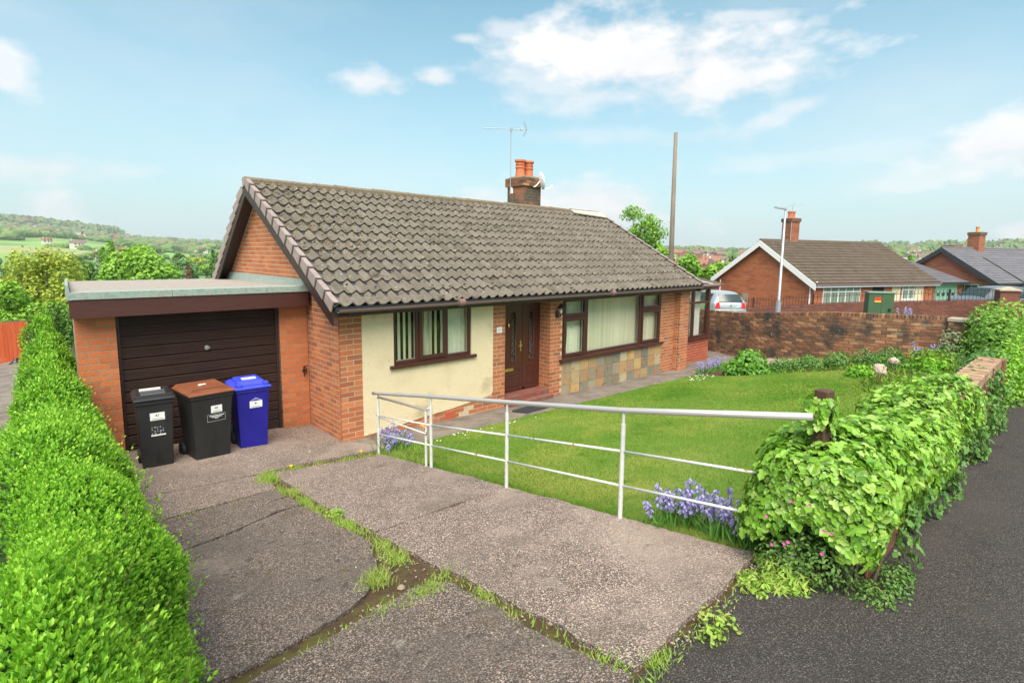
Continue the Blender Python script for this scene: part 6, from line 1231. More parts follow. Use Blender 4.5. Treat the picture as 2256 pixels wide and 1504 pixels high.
# lamp column, telegraph pole, utility cabinet
lp = at(1712, 712, 22); t = empty('street_lamp', (lp[0], lp[1], .2), label='slim grey street lamp column standing behind the curved wall', cat='street lamp'); tp_ = at(1731, 462, 22); hh = tp_[2] - .2; lean = (tp_[0] - lp[0]) * .5, (tp_[1] - lp[1]) * .5
MB().tube([(0, 0, -.3), (0, 0, 1.0)], .10, 12).build('base', m_lamp_steel, t); MB().tube([(0, 0, .98), (0, 0, 1.08), (lean[0], lean[1], hh)], .06, 10, rr=[.10, .058, .04]).build('column', m_lamp_steel, t, smooth=True)
mb = MB(); R3 = CR[:2] * -1; mb.hexa([(lean[0] - .02, lean[1] - .07, hh - .02), (lean[0] + R3[0] * .42, lean[1] + R3[1] * .42 - .06, hh + .04), (lean[0] + R3[0] * .42, lean[1] + R3[1] * .42 + .06, hh + .04), (lean[0] - .02, lean[1] + .07, hh - .02), (lean[0] - .02, lean[1] - .07, hh + .06), (lean[0] + R3[0] * .42, lean[1] + R3[1] * .42 - .06, hh + .09), (lean[0] + R3[0] * .42, lean[1] + R3[1] * .42 + .06, hh + .09), (lean[0] - .02, lean[1] + .07, hh + .06)]); mb.build('lantern', m_lamp_steel, t)
q0, q1_ = at(1477, 640, 22), at(1489, 293, 22); t = MB().tube([(q0[0], q0[1], -.8), tuple(q1_)], .1, 12, rr=[.125, .072]).build('telegraph_pole', m_pole, None, smooth=True); tag(t, 'tall bare wooden telegraph pole rising behind the bungalow roof', 'telegraph pole')
t['label'] = 'tall bare wooden telegraph pole rising behind the bungalow roof'
mb = MB()
for k in range(7): v = .35 + k * .08; p = (q0 * (1 - v) + q1_ * v) * np.array([1, 1, 0]) + np.array([0, 0, -.8 + (q1_[2] + .8) * v]); s_ = (-1) ** k; mb.tube([tuple(p), tuple(p + CR * .19 * s_)], .012, 5)
mb.build('step_irons', m_lamp_steel, t)['kind'] = 'stuff'
cp = at(1934, 700, 19); cab = empty('utility_cabinet', (cp[0], cp[1], .45), R_(-58), label='dark green roadside utility cabinet with a red and yellow sticker', cat='cabinet'); ht = at(1934, 645, 19)[2] - .45
mb = MB().box(-.40, .38, -.2, .24, -.1, ht); mb.build('body', m_cabinet, cab, bevel=.01); MB().box(-.43, .41, -.23, .27, ht, ht + .05).build('lid', m_cabtop, cab, bevel=.01)
MB().box(-.22, -.02, -.206, -.201, ht - .26, ht - .14).build('sticker', m_sticker, cab); MB().box(-.22, -.02, -.206, -.201, ht - .31, ht - .26).build('sticker', m_stickery, cab); MB().box(-.005, .005, -.204, -.2, .0, ht - .02).build('door_gap', m_ink, cab); MB().box(.22, .30, -.23, -.2, ht - .62, ht - .52).build('lock', m_black, cab)
q = at(1975, 700, 20); bluebells('bluebells growing in front of the low wall beyond the curved one', [(q[0] + random.uniform(-.4, .4), q[1] + random.uniform(-.5, .5)) for k in range(10)], .35, seed=7, nleaf=60, scale=1.3)
bluebells_o = [o for o in COL.objects if o.get('label', '').startswith('bluebells growing in front')][0]; bluebells_o.location.z = at(1975, 698, 20)[2] - .1
rough = sheet('verge_bank', lambda v: float(xwall(v)) + .6, lambda v: float(xwall(v)) + 8.5, -9, -3.2, m_lawn, .03, .5, roadside)

# ------------------------------------------------------------------ cars
def car(name, label, loc, rz, paint, L=3.95, W=1.65, Hh=1.46):
    t = empty(name, loc, rz, label, 'car')          # x forward, y left
    hl = L / 2
    # stations: x, half width low, sill z, belt z, half width belt, roof z, half width roof
    st = [(-hl, .70, .42, .80, .70, .80, .62), (-hl + .05, .78, .30, .92, .77, .95, .66), (-hl + .16, .82, .22, .96, .81, 1.18, .62), (-hl + .42, .83, .20, .97, .82, Hh - .04, .57), (-hl + .9, .83, .20, .96, .82, Hh, .58), (-.1, .83, .20, .94, .82, Hh, .58), (.5, .83, .20, .93, .82, Hh - .08, .56), (1.05, .83, .20, .92, .80, 1.06, .58), (1.25, .82, .20, .90, .78, .93, .6), (hl - .3, .80, .22, .80, .72, .82, .56), (hl - .04, .70, .30, .62, .62, .66, .5), (hl, .6, .36, .52, .55, .56, .45)]
    v, f = [], []; 
    for (x, w0, z0, zb, wb, zr, wr) in st:
        half = [(0, z0), (w0 - .06, z0), (w0, z0 + .10), (w0 + .012, (z0 + zb) / 2), (wb, zb), (wb - .02, zb + .03), (wr, zr - .035), (wr - .10, zr - .005), (0, zr + .015)]
        ring = [(x, y, z) for y, z in half] + [(x, -y, z) for y, z in half[-2:0:-1]]; v += ring
    n = 16
    for i in range(len(st) - 1):
        for k in range(n): f.append((i * n + k, i * n + (k + 1) % n, (i + 1) * n + (k + 1) % n, (i + 1) * n + k))
    f.append(tuple(range(n))); f.append(tuple(range((len(st) - 1) * n, len(st) * n))[::-1]); mb = MB(); mb.v = v; mb.f = f; mb.m = [0] * len(f); bo = mb.build('body', paint, t, smooth=True); s_ = bo.modifiers.new('sub', 'SUBSURF'); s_.levels = s_.render_levels = 2
    for sy in (1, -1):
        for (xa, xb, xc, xd) in ((-.05, .78, .42, -.05), (-.95, -.13, -.13, -.95), (-hl + .45, -1.03, -1.03, -hl + .62)):
            pts_ = [(xa, sy * .825, .99), (xb, sy * .825, .97), (xc, sy * .60, Hh - .13), (xd, sy * .60, Hh - .11)]; MB().prism(pts_, (0, sy * .012, .004)).build('side_window', m_carglass, t)
        for xx in (-1.22, 1.25):
            MB().lathe([(.18, -.02), (.29, -.015), (.30, .02), (.30, .15), (.2, .16)], (xx, sy * .70 - (.0 if sy > 0 else .15), .30), 20, axis='y').build('wheel', m_rubber, t); MB().lathe([(.19, 0), (.17, .012), (.02, .02)], (xx, sy * .858 - (.0 if sy > 0 else .02), .30), 14, axis='y').build('hub_cap', m_lamp_steel, t)
            arch = MB(); arch.prism([(xx + .34 * math.cos(a), sy * .815, .30 + .34 * math.sin(a)) for a in np.linspace(0, math.pi, 12)], (0, sy * .03, 0)); arch.build('wheel_arch', m_rubber, t)
        MB().hexa([(-hl + .015, sy * .60 - .11, .72), (-hl + .17, sy * .80 - .0, .72), (-hl + .16, sy * .80, .74), (-hl + .02, sy * .60, .74), (-hl + .02, sy * .60 - .11, .99), (-hl + .19, sy * .80, .99), (-hl + .17, sy * .78, 1.0), (-hl + .05, sy * .60, 1.0)] if False else
                  [(-hl - .012, sy * .52, .70), (-hl - .012, sy * .72, .70), (-hl + .17, sy * .835, .72), (-hl + .17, sy * .52, .72), (-hl + .035, sy * .54, .97), (-hl + .035, sy * .70, .97), (-hl + .20, sy * .80, .98), (-hl + .20, sy * .54, .98)]).build('tail_light', m_taillight, t, bevel=.015)
        MB().box(.60, .75, sy * .86 - (.0 if sy > 0 else .14), sy * .86 + (.14 if sy > 0 else 0), .95, 1.07).build('wing_mirror', paint, t, bevel=.03)
    MB().prism([(-hl + .055, -.60, 1.0), (-hl + .055, .60, 1.0), (-hl + .30, .50, 1.34), (-hl + .30, -.50, 1.34)], (-.035, 0, .012)).build('rear_window', m_carglass, t)
    MB().prism([(1.16, -.62, .96), (1.16, .62, .96), (.58, .50, Hh - .10), (.58, -.50, Hh - .10)], (.04, 0, .03)).build('windscreen', m_carglass, t)
    mb = MB(); mb.box(-hl - .05, -hl + .12, -.78, .78, .30, .62); mb.build('bumper', paint, t, bevel=.05); MB().box(-hl - .058, -hl - .045, -.74, .74, .585, .60).build('bumper_strip', m_black, t)
    MB().box(-hl - .064, -hl - .05, -.26, .26, .44, .55).build('number_plate', m_plate, t); MB().lathe([(.035, 0), (.03, .01)], (-hl - .03, 0, .83), 14, axis='x').build('badge', m_chrome, t); MB().tube([(-hl + .02, .0, 1.02), (-hl + .045, -.3, 1.06)], .010, 5).build('wiper', m_black, t)
    return t
q = at(1602, 645, 26); car('parked_car', 'silver hatchback parked behind the curved wall, seen from the rear', (q[0] + .9, q[1] + 1.15, q[2] - 1.40), R_(51), m_silver)
q = at(2180, 641, 26); car('parked_car', 'grey car on the drive behind the railings, nose towards the street', (q[0] + 2.2, q[1] + .2, q[2] - 1.30), R_(150), m_greycar, 4.3)
q = at(2262, 640, 24); car('parked_car', 'pale car just past the stone capped pier at the picture edge', (q[0] + 1.6, q[1] - .8, q[2] - 1.38), R_(150), m_silver, 4.2)

# ------------------------------------------------------------------ neighbouring bungalows (local x along the ridge, y into the depth)
def bricktex(name, c1, c2, mor, sc=1.0):
    m = bpy.data.materials.new(name); m.use_nodes = True; t = m.node_tree; n_, l_ = t.nodes, t.links; bs = n_['Principled BSDF']; bs.inputs['Roughness'].default_value = .92
    tcn = n_.new('ShaderNodeTexCoord'); sx = n_.new('ShaderNodeSeparateXYZ'); l_.new(tcn.outputs['Object'], sx.inputs[0]); ad = n_.new('ShaderNodeMath'); l_.new(sx.outputs[0], ad.inputs[0]); l_.new(sx.outputs[1], ad.inputs[1]); cx = n_.new('ShaderNodeCombineXYZ'); l_.new(ad.outputs[0], cx.inputs[0]); l_.new(sx.outputs[2], cx.inputs[1])
    b = n_.new('ShaderNodeTexBrick'); b.inputs['Color1'].default_value = (*c1, 1); b.inputs['Color2'].default_value = (*c2, 1); b.inputs['Mortar'].default_value = (*mor, 1); b.inputs['Scale'].default_value = 1; b.inputs['Mortar Size'].default_value = .006; b.inputs['Brick Width'].default_value = .225; b.inputs['Row Height'].default_value = .0825; l_.new(cx.outputs[0], b.inputs['Vector'])
    nz = n_.new('ShaderNodeTexNoise'); nz.inputs['Scale'].default_value = .9; nz.inputs['Detail'].default_value = 6; mpn = n_.new('ShaderNodeMapping'); mpn.inputs['Scale'].default_value = (1, 1, 5); l_.new(tcn.outputs['Object'], mpn.inputs[0]); l_.new(mpn.outputs[0], nz.inputs['Vector']); rp = n_.new('ShaderNodeValToRGB'); rp.color_ramp.elements[0].position = .34; rp.color_ramp.elements[1].position = .5; rp.color_ramp.elements[0].color = (.72, .68, .66, 1); l_.new(nz.outputs[0], rp.inputs[0])
    mx = n_.new('ShaderNodeMix'); mx.data_type = 'RGBA'; mx.blend_type = 'MULTIPLY'; mx.inputs[0].default_value = 1; l_.new(b.outputs[0], mx.inputs[6]); l_.new(rp.outputs[0], mx.inputs[7]); l_.new(mx.outputs[2], bs.inputs['Base Color']); return m
m_nbrick = bricktex('neighbour_brick', (.50, .15, .06), (.40, .11, .045), (.36, .21, .12)); m_nbrick2 = bricktex('brown_neighbour_brick', (.36, .11, .055), (.26, .08, .045), (.26, .17, .11))
m_ntile = mat('brown_neighbour_tile', [(.075, .056, .042), (.12, .09, .066)], 3, rough=.95, rnd=[(.07, .052, .038), (.13, .10, .072), (.10, .075, .055)], rmix=.5, stains=[((.09, .065, .045), 2, .52, .66), ((.45, .42, .36), 12, .73, .76)])
m_ntile2 = mat('grey_neighbour_tile', [(.105, .10, .12), (.14, .132, .15)], 3, rough=.9, rnd=[(.10, .096, .11), (.15, .142, .16)], rmix=.5)
def roof_plane(o, P0, u, s_, L, S, mt, wt=.3, ga=.33, flat=False):
    """courses of tiles on a roof plane as one joined mesh"""
    u = np.array(u, float); s_ = np.array(s_, float); nrm = np.cross(u, s_); nrm = nrm if nrm[2] > 0 else -nrm; P, M = [], []; nr = int(round(S / ga)); nc = int(round(L / wt)); ga2, wt2 = S / nr, L / nc
    if flat: bv = np.array([(0, 0, .03), (1, 0, .03), (1, 1.1, 0), (0, 1.1, 0), (0, .0, .0), (1, 0, .0)]); bf = np.array([(0, 1, 2, 3), (4, 5, 1, 0)])
    else:
        bv, bf = tile_geo(4, 1.1, 1.0); bv = bv.copy(); bv[:, 2] *= 1.3
    for j in range(nr):
        for i in range(nc):
            P.append(np.array(P0) + u * i * wt2 + s_ * (j * ga2)); M.append(np.stack([u * wt2 * .985, s_ * ga2, nrm], 1))
    ob = obj('tile_courses', scatter_mesh('tile_courses', bv, bf, np.array(M), np.array(P), mt, np.clip(r_.random(len(P)), .01, 1)), o); ob['kind'] = 'stuff'; return ob
def bungalow(label, K, rz, L, Dp, eave, ridge, base, wallm, tilem, barge, flat=False, wt=.3, ov=.3):
    t = empty('neighbour_bungalow', (K[0], K[1], base), rz, label, 'house'); e, r2 = eave - base, ridge - base; hd = Dp / 2
    mb = MB(); mb.prism([(0, 0, -1), (0, Dp, -1), (0, Dp, e), (0, hd, r2 - .12), (0, 0, e)], (L, 0, 0)); wl_ = mb.build('wall', wallm, t)
    sl = math.hypot(hd + ov, (r2 - e) * (hd + ov) / hd); dz_ = (r2 - e) / hd
    rf = MB(); rf.prism([(-ov, -ov, e - ov * dz_ - .05), (-ov, hd, r2 - .05), (-ov, Dp + ov, e - ov * dz_ - .05), (-ov, Dp + ov, e - ov * dz_ + .02), (-ov, hd, r2 + .02), (-ov, -ov, e - ov * dz_ + .02)], (L + 2 * ov, 0, 0)); ro_ = rf.build('roof', tilem, t)
    s1 = np.array([0, hd + ov, (hd + ov) * dz_]) / sl
    roof_plane(ro_, (-ov, -ov, e - ov * dz_ + .03), (1, 0, 0), s1, L + 2 * ov, sl, tilem, wt, .33, flat); roof_plane(ro_, (L + ov, Dp + ov, e - ov * dz_ + .03), (-1, 0, 0), s1 * np.array([1, -1, 1]), L + 2 * ov, sl, tilem, wt, .33, flat)
    MB().tube([(-ov, hd, r2 + .03), (L + ov, hd, r2 + .03)], .10, 8).build('ridge_tiles', tilem, ro_)
    for (ya, za, yb, zb) in ((-ov - .02, e - ov * dz_, hd, r2), (hd, r2, Dp + ov, e - ov * dz_)):
        MB().hexa([(-ov - .03, ya, za - .36), (-ov, ya, za - .36), (-ov, yb, zb - .36), (-ov - .03, yb, zb - .36), (-ov - .03, ya, za + .02), (-ov, ya, za + .02), (-ov, yb, zb + .02), (-ov - .03, yb, zb + .02)]).build('barge_board', barge, t)
        MB().hexa([(-ov, ya, za - .13), (0.01, ya, za - .13), (0.01, yb, zb - .13), (-ov, yb, zb - .13), (-ov, ya, za - .10), (.01, ya, za - .10), (.01, yb, zb - .10), (-ov, yb, zb - .10)]).build('soffit', barge, t)
    MB().box(-ov, L + ov, -ov + .01, -ov + .03, e - ov * dz_ - .18, e - ov * dz_ - .01).build('fascia_board', m_white2 if barge is m_white2 else barge, t); MB().tube([(-ov, -ov - .04, e - ov * dz_ - .02), (L + ov, -ov - .04, e - ov * dz_ - .04)], .05, 8).build('gutter', m_gutter if barge is m_white2 else barge, t)
    return t, e, r2
def nwin(t, x0, x1, z0, z1, m, cols, rows=(1,), y=0, tr=.35, blind=True):
    mb = MB(); frame(mb, x0, x1, z0, z1, y - .04, y - .003, .06); n = cols
    for k in range(1, n): xx = x0 + (x1 - x0) * k / n; mb.box(xx - .035, xx + .035, y - .04, y - .003, z0 + .06, z1 - .06)
    if tr: mb.box(x0 + .06, x1 - .06, y - .045, y - .003, z1 - tr - .03, z1 - tr + .03)
    o = mb.build('window', m, t); MB().box(x0 + .03, x1 - .03, y - .014, y - .006, z0 + .03, z1 - .03).build('pane', m_carglass if not blind else m_shadeglass, o); return o
m_shadeglass = mat('blind_behind_glass', [(.17, .22, .16), (.30, .36, .28)], 14, detail=1, rough=.15, stretch=(1, 1, .01))
def chimney_(t, x, y, z0, z1, wdt, mt, pots=2, potm=None):
    c = MB().box(x - wdt / 2, x + wdt / 2, y - wdt / 2, y + wdt / 2, z0, z1).build('chimney', mt, t); MB().box(x - wdt / 2 - .06, x + wdt / 2 + .06, y - wdt / 2 - .06, y + wdt / 2 + .06, z1 - .25, z1 - .02).build('cap', m_oldbrick, c)
    for k in range(pots): xx = x + (k - (pots - 1) / 2) * .32; MB().lathe([(.15, z1 - .02), (.12, z1 + .08), (.12, z1 + .36), (.15, z1 + .38), (.15, z1 + .46), (.1, z1 + .47)], (xx, y, 0), 12).build('chimney_pot', potm or m_pot, c)
    return c
rd = math.atan2(-.346, .938); K1 = at(1795, 622, 32); hb, e1, r1 = bungalow('brick bungalow with white barge boards and brown roof across the side road', (K1[0], K1[1]), rd, 11.3, 8.0, 1.62, 4.10, -.80, m_nbrick, m_ntile, m_white2)
nwin(hb, .75, 4.05, .75, 2.1, m_white, 5); nwin(hb, 8.1, 9.35, 1.15, 2.1, m_white, 2, tr=.3)
MB().box(7.1, 7.95, -.02, -.002, .0, 2.15).build('render_panel', m_render, hb); MB().box(9.45, 10.3, -.02, -.002, 0, 2.15).build('render_panel', m_render, hb); MB().box(7.95, 9.45, -.02, -.002, 0, 1.1).build('render_panel', m_render, hb); MB().box(8.0, 9.45, -.10, -.02, 1.06, 1.13).build('sill', m_white, hb); MB().box(5.2, 6.3, -.012, -.002, 0, 2.15).build('porch_shade_panel', m_dark, hb)  # flat near-black panel on the wall paints in the shade of a porch
chimney_(hb, 2.6, 4.2, 4.4, 6.45, .75, m_nbrick2)
MB().tube([(-.02, .25, 0), (-.02, .25, 2.15), (-.15, -.28, 2.38)], .045, 8).build('downpipe', m_white2, hb); MB().tube([(-.04, 7.6, 0), (-.04, 7.6, 2.2)], .045, 8).build('downpipe', m_white2, hb); MB().box(-.04, -.003, 5.0, 5.5, .55, 1.35).build('meter_box', m_stone, hb)
q = at(1757, 452, 36); ta = empty('television_aerial', tuple(at(1741, 530, 36)), label='faint television aerial above the chimney across the side road', cat='aerial'); MB().tube([(0, 0, 0), (0, 0, 2.35)], .02, 6).build('mast', m_lamp_steel, ta); mb = MB(); mb.tube([(-.3 * CR[0], -.3 * CR[1], 2.33), (CR[0] * .75, CR[1] * .75, 2.36)], .012, 5)
for k in range(9): v = -.25 + k * .12; mb.tube([(CR[0] * v, CR[1] * v, 2.25), (CR[0] * v, CR[1] * v, 2.44)], .008, 4)
mb.build('antenna', m_lamp_steel, ta)
K2 = at(2193, 618, 41); hc, e2, r2_ = bungalow('brick bungalow with black barge boards and new grey roof, at the right', (K2[0], K2[1]), rd, 16, 7.6, 1.42, 3.95, -.9, m_nbrick2, m_ntile2, m_bargedark, flat=True, wt=.6)
gx0 = MB(); wn2 = MB(); 
mb = MB(); mb.box(-.05, -.004, 1.0, 2.9, .75, 2.0); o = mb.build('window', m_teal, hc)
for (a, b) in ((1.08, 1.5), (1.52, 1.92), (2.0, 2.4), (2.42, 2.82)):
    for (c, d_) in ((.82, 1.3), (1.34, 1.62), (1.66, 1.94)): MB().box(-.056, -.051, a, b, c, d_).build('pane', m_carglass, o)
chimney_(hc, 4.4, 3.8, 4.2, 6.25, .85, m_nbrick2, 1, mat('buff_pot', [(.55, .25, .06), (.62, .3, .08)], 5)); chimney_(hc, 2.0, 4.3, 4.2, 5.1, .9, m_nbrick2, 0)
# its lower front roof and the link garage
mb = MB(); mb.prism([(3.2, -.9, e2 - .55), (3.2, 2.6, r2_ - .75), (3.2, 2.6, e2 - .6)], (13, 0, 0)); fr_ = mb.build('front_roof', m_ntile2, hc); roof_plane(fr_, (3.2, -.95, e2 - .5), (1, 0, 0), np.array([0, 3.55, r2_ - .75 - e2 + .55]) / math.hypot(3.55, r2_ - .75 - e2 + .55), 13, math.hypot(3.55, r2_ - .75 - e2 + .55), m_ntile2, .6, .33, True)
lk = empty('link_garage', (K2[0], K2[1], -.9), rd, label='grey roofed link garage with a teal door between the two bungalows', cat='garage')
mb = MB(); mb.box(-5.5, -.35, 1.9, 6.5, -1, 2.1); mb.build('wall', m_nbrick2, lk); mb = MB(); mb.prism([(-6.0, 1.5, 2.12), (-6.0, 6.6, 3.9), (-6.0, 6.6, 2.1)], (5.75, 0, 0)); lr_ = mb.build('roof', m_ntile2, lk); roof_plane(lr_, (-6, 1.5, 2.16), (1, 0, 0), np.array([0, 5.1, 1.78]) / 5.4, 5.75, 5.4, m_ntile2, .6, .33, True)
gd_ = MB().box(-3.9, -1.2, 1.86, 1.899, .0, 1.98).build('door', m_teal, lk)
for k in range(4): MB().box(-3.7 + k * .62, -3.35 + k * .62, 1.84, 1.859, 1.1, 1.35).build('door_pane', m_carglass, gd_)
MB().box(-6, -.3, 1.45, 1.49, 2.0, 2.14).build('gutter', m_bargedark, lk)
K3 = at(1500, 634, 36); h3 = empty('neighbour_bungalow', (K3[0], K3[1], -2.2), rd, 'small brown hipped roof showing behind the conservatory', 'house'); zr = at(1540, 597, 40)[2] + 2.2; ze = at(1560, 628, 36)[2] + 2.2
mb = MB(); mb.box(-3.5, 3.6, .3, 5.7, -1, ze); mb.build('wall', m_nbrick2, h3); mb = MB(); b = [(-4, 0, ze), (4.0, 0, ze), (4.0, 6, ze), (-4, 6, ze), (-2, 3, zr), (1.6, 3, zr)]
mb.v = b; mb.f = [(0, 1, 5, 4), (1, 2, 5), (2, 3, 4, 5), (3, 0, 4), (3, 2, 1, 0)]; mb.m = [0] * 5; r3 = mb.build('roof', m_ntile, h3); MB().tube([(-2, 3, zr + .03), (1.6, 3, zr + .03)], .10, 8).build('ridge_tiles', m_stone, r3)

# ------------------------------------------------------------------ left: fence, bin bag, gardens
fz = -.94; fe = empty('timber_fence', (-4.0, 16.6, fz), label='red stained close board fence at the end of the neighbouring drive', cat='fence')
bme2 = MB().box(-.048, .048, -.009, .009, 0, 1.0).mesh('board', m_fence)
for k in range(44): x = -3.9 + k * .102; obj('board', bme2, fe, (x, random.uniform(-.003, .003), 0), None, (1, 1, 1.50 + .0 * random.random()))
MB().box(-4.0, .7, .02, .06, 1.50, 1.53).build('capping_rail', m_bark, fe); MB().box(-4.0, .7, .012, .05, .4, .47).build('rail', m_fence, fe)
bb = MB()
prof = [(.02, 0), (.24, .02), (.30, .16), (.27, .34), (.15, .46), (.05, .52), (.08, .58)]; bb.lathe(prof, n=14)
bb.v = [(x * (1 + .12 * math.sin(5 * z * 9 + x * 20)), y * (1 + .1 * math.sin(x * 31 + z * 17)), z) for x, y, z in bb.v]; q = at(36, 800, 17.2)
tag(bb.build('rubbish_bag', plain('black_sack', (.02, .025, .03), .25), None, smooth=True, loc=(q[0], q[1], H(q[0], q[1]) + .0)), 'shiny black rubbish sack standing against the red fence', 'rubbish bag')

# ------------------------------------------------------------------ trees
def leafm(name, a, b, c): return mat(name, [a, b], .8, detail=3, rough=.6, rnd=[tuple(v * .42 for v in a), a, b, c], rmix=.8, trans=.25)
lm = {'bright': leafm('bright_foliage', (.15, .32, .025), (.23, .43, .04), (.34, .52, .07)), 'olive': leafm('olive_foliage', (.26, .34, .035), (.38, .44, .05), (.50, .50, .09)), 'dark': leafm('dark_foliage', (.07, .17, .03), (.12, .25, .04), (.18, .33, .06)),
      'blue': leafm('grey_green_foliage', (.11, .22, .08), (.17, .30, .11), (.25, .38, .15)), 'rust': leafm('copper_foliage', (.16, .08, .05), (.22, .11, .07), (.3, .17, .1)), 'gold': leafm('golden_foliage', (.30, .28, .04), (.42, .38, .06), (.5, .42, .08))}  # dark and grey green leaf colours are lightened to paint in distance haze
def tree(name, label, base, h, rx, kind, n=5000, size=.22, seed=1, sparse=0., trunk=.25, group=None, cat_='tree', clumps=26, zr=.5, upright=0.):
    r_ = np.random.default_rng(seed); t = empty(name, tuple(base), label=label, cat=cat_, group=group); cz = h * (trunk + (1 - trunk) * .5); rz = h * (1 - trunk) * .5
    C_ = norm(r_.normal(0, 1, (clumps, 3))) * (r_.random((clumps, 1)) ** .45) * .78; lr = r_.uniform(.20, .36, clumps) * (1 - sparse * .35)
    k = r_.choice(clumps, n, p=lr ** 2 / (lr ** 2).sum()); dd = norm(r_.normal(0, 1, (n, 3)) + np.array([0, 0, .25])); P = C_[k] + dd * (lr[k] * r_.uniform(.45 if sparse else .75, 1.1, n))[:, None]
    if upright: P[:, :2] *= (1 - upright * np.clip(-P[:, 2:3], 0, 1))
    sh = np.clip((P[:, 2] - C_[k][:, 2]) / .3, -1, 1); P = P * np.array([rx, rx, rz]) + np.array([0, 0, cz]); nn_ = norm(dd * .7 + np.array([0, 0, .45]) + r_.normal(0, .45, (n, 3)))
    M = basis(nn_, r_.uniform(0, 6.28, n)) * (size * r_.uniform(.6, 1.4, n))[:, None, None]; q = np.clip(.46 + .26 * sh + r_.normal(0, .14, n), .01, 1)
    V_ = np.array([(0, -.5, 0), (.34, -.1, .06), (.05, .55, -.05), (-.34, .05, .06)]); F_ = np.array([(0, 1, 2, 3)])
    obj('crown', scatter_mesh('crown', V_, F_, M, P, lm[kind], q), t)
    mb = MB(); top = np.array([0, 0, h * .8]); mb.tube([(0, 0, -.5), (.05, 0, h * trunk), (0, .06, h * .55), tuple(top)], .1, 7, rr=[h * .022, h * .017, h * .010, h * .004])
    for j in range(min(clumps, 16)): e_ = C_[j] * np.array([rx, rx, rz]) + np.array([0, 0, cz]); s0 = np.array([0, 0, h * (trunk + .25 * r_.random())]); mb.tube([tuple(s0), tuple((s0 + e_) / 2 + np.array([0, 0, -.03 * h])), tuple(e_)], .05, 5, rr=[h * .010, h * .006, h * .002])
    mb.build('trunk', m_bark, t); return t
def tree_at(label, px_, ptop, Z, rpx, kind, base=None, **k):
    top = at(px_, ptop, Z); zb = H(top[0], top[1]) if base is None else base; h = top[2] - zb; rx = rpx / 1179.4 * Z; return tree('tree', label, (top[0], top[1], zb), h, rx, kind, **k)
TS = 0
tree_at('loose olive yellow tree beyond the red fence', 85, 523, 30, 92, 'olive', n=6200, size=.17, seed=101, trunk=.12, clumps=44, sparse=.5)
tree_at('olive tree leaning behind the hedge, nearer the garage roof', 140, 565, 27, 45, 'olive', n=2600, size=.17, seed=102, trunk=.1, clumps=20, sparse=.5)
tree_at('dark green bush hanging over the red fence', 30, 612, 19, 88, 'bright', base=-1.6, n=7500, size=.13, seed=103, trunk=.05, clumps=34)
tree_at('dark shrub right of the red fence above the hedge', 118, 650, 18, 34, 'dark', base=-1.4, n=2600, size=.10, seed=104, trunk=.05, clumps=16)
tree_at('broad bright green tree directly behind the garage roof', 310, 537, 62, 84, 'bright', base=-6.6, n=11000, size=.42, seed=105, trunk=.1, clumps=44)
tree_at('low green tree at the left of the broad bright one', 245, 578, 60, 42, 'bright', base=-6.5, n=3600, size=.38, seed=106, trunk=.08, clumps=20)
tree_at('grey green tree behind the broad bright one', 400, 543, 95, 34, 'blue', n=2600, size=.55, seed=107, trunk=.1, clumps=18)
tree_at('small dark conical tree beside the gable', 471, 548, 100, 12, 'dark', n=1500, size=.42, seed=108, trunk=.05, clumps=14, zr=.5, upright=-.3)
tree_at('dark bush at the left edge of the far field', 195, 578, 72, 24, 'dark', n=1800, size=.4, seed=109, trunk=.05, clumps=14)
tree_at('copper leaved bush at the back edge of the garage roof', 413, 590, 50, 12, 'rust', n=900, size=.26, seed=110, trunk=.05, clumps=9)
tree_at('golden bush at the back edge of the garage roof', 452, 596, 52, 12, 'gold', n=900, size=.26, seed=111, trunk=.05, clumps=9)
tree_at('rounded mid green tree in the valley left of the broad tree', 237, 524, 150, 17, 'bright', n=1300, size=.8, seed=112, trunk=.1, clumps=12)
tree_at('sparse young tree rising behind the right end of the roof', 1402, 448, 34, 98, 'bright', n=4200, size=.14, seed=121, trunk=.46, clumps=34, sparse=1.0)
tree_at('dense green tree just below the sparse one', 1440, 520, 40, 60, 'bright', n=4200, size=.26, seed=122, trunk=.1, clumps=26)
tree_at('green tree right behind the telegraph pole', 1520, 545, 62, 40, 'bright', n=2600, size=.42, seed=123, trunk=.1, clumps=18)
tree_at('bright green tree left of the white barge boards', 1585, 566, 48, 48, 'bright', n=3600, size=.32, seed=124, trunk=.05, clumps=24)
tree_at('whitish blossoming tree left of the white barge boards', 1612, 560, 60, 26, 'blue', n=1600, size=.4, seed=125, trunk=.1, clumps=14)
tree_at('round green tree between the two neighbouring roofs', 2010, 545, 60, 22, 'bright', n=1500, size=.42, seed=126, trunk=.05, clumps=14)
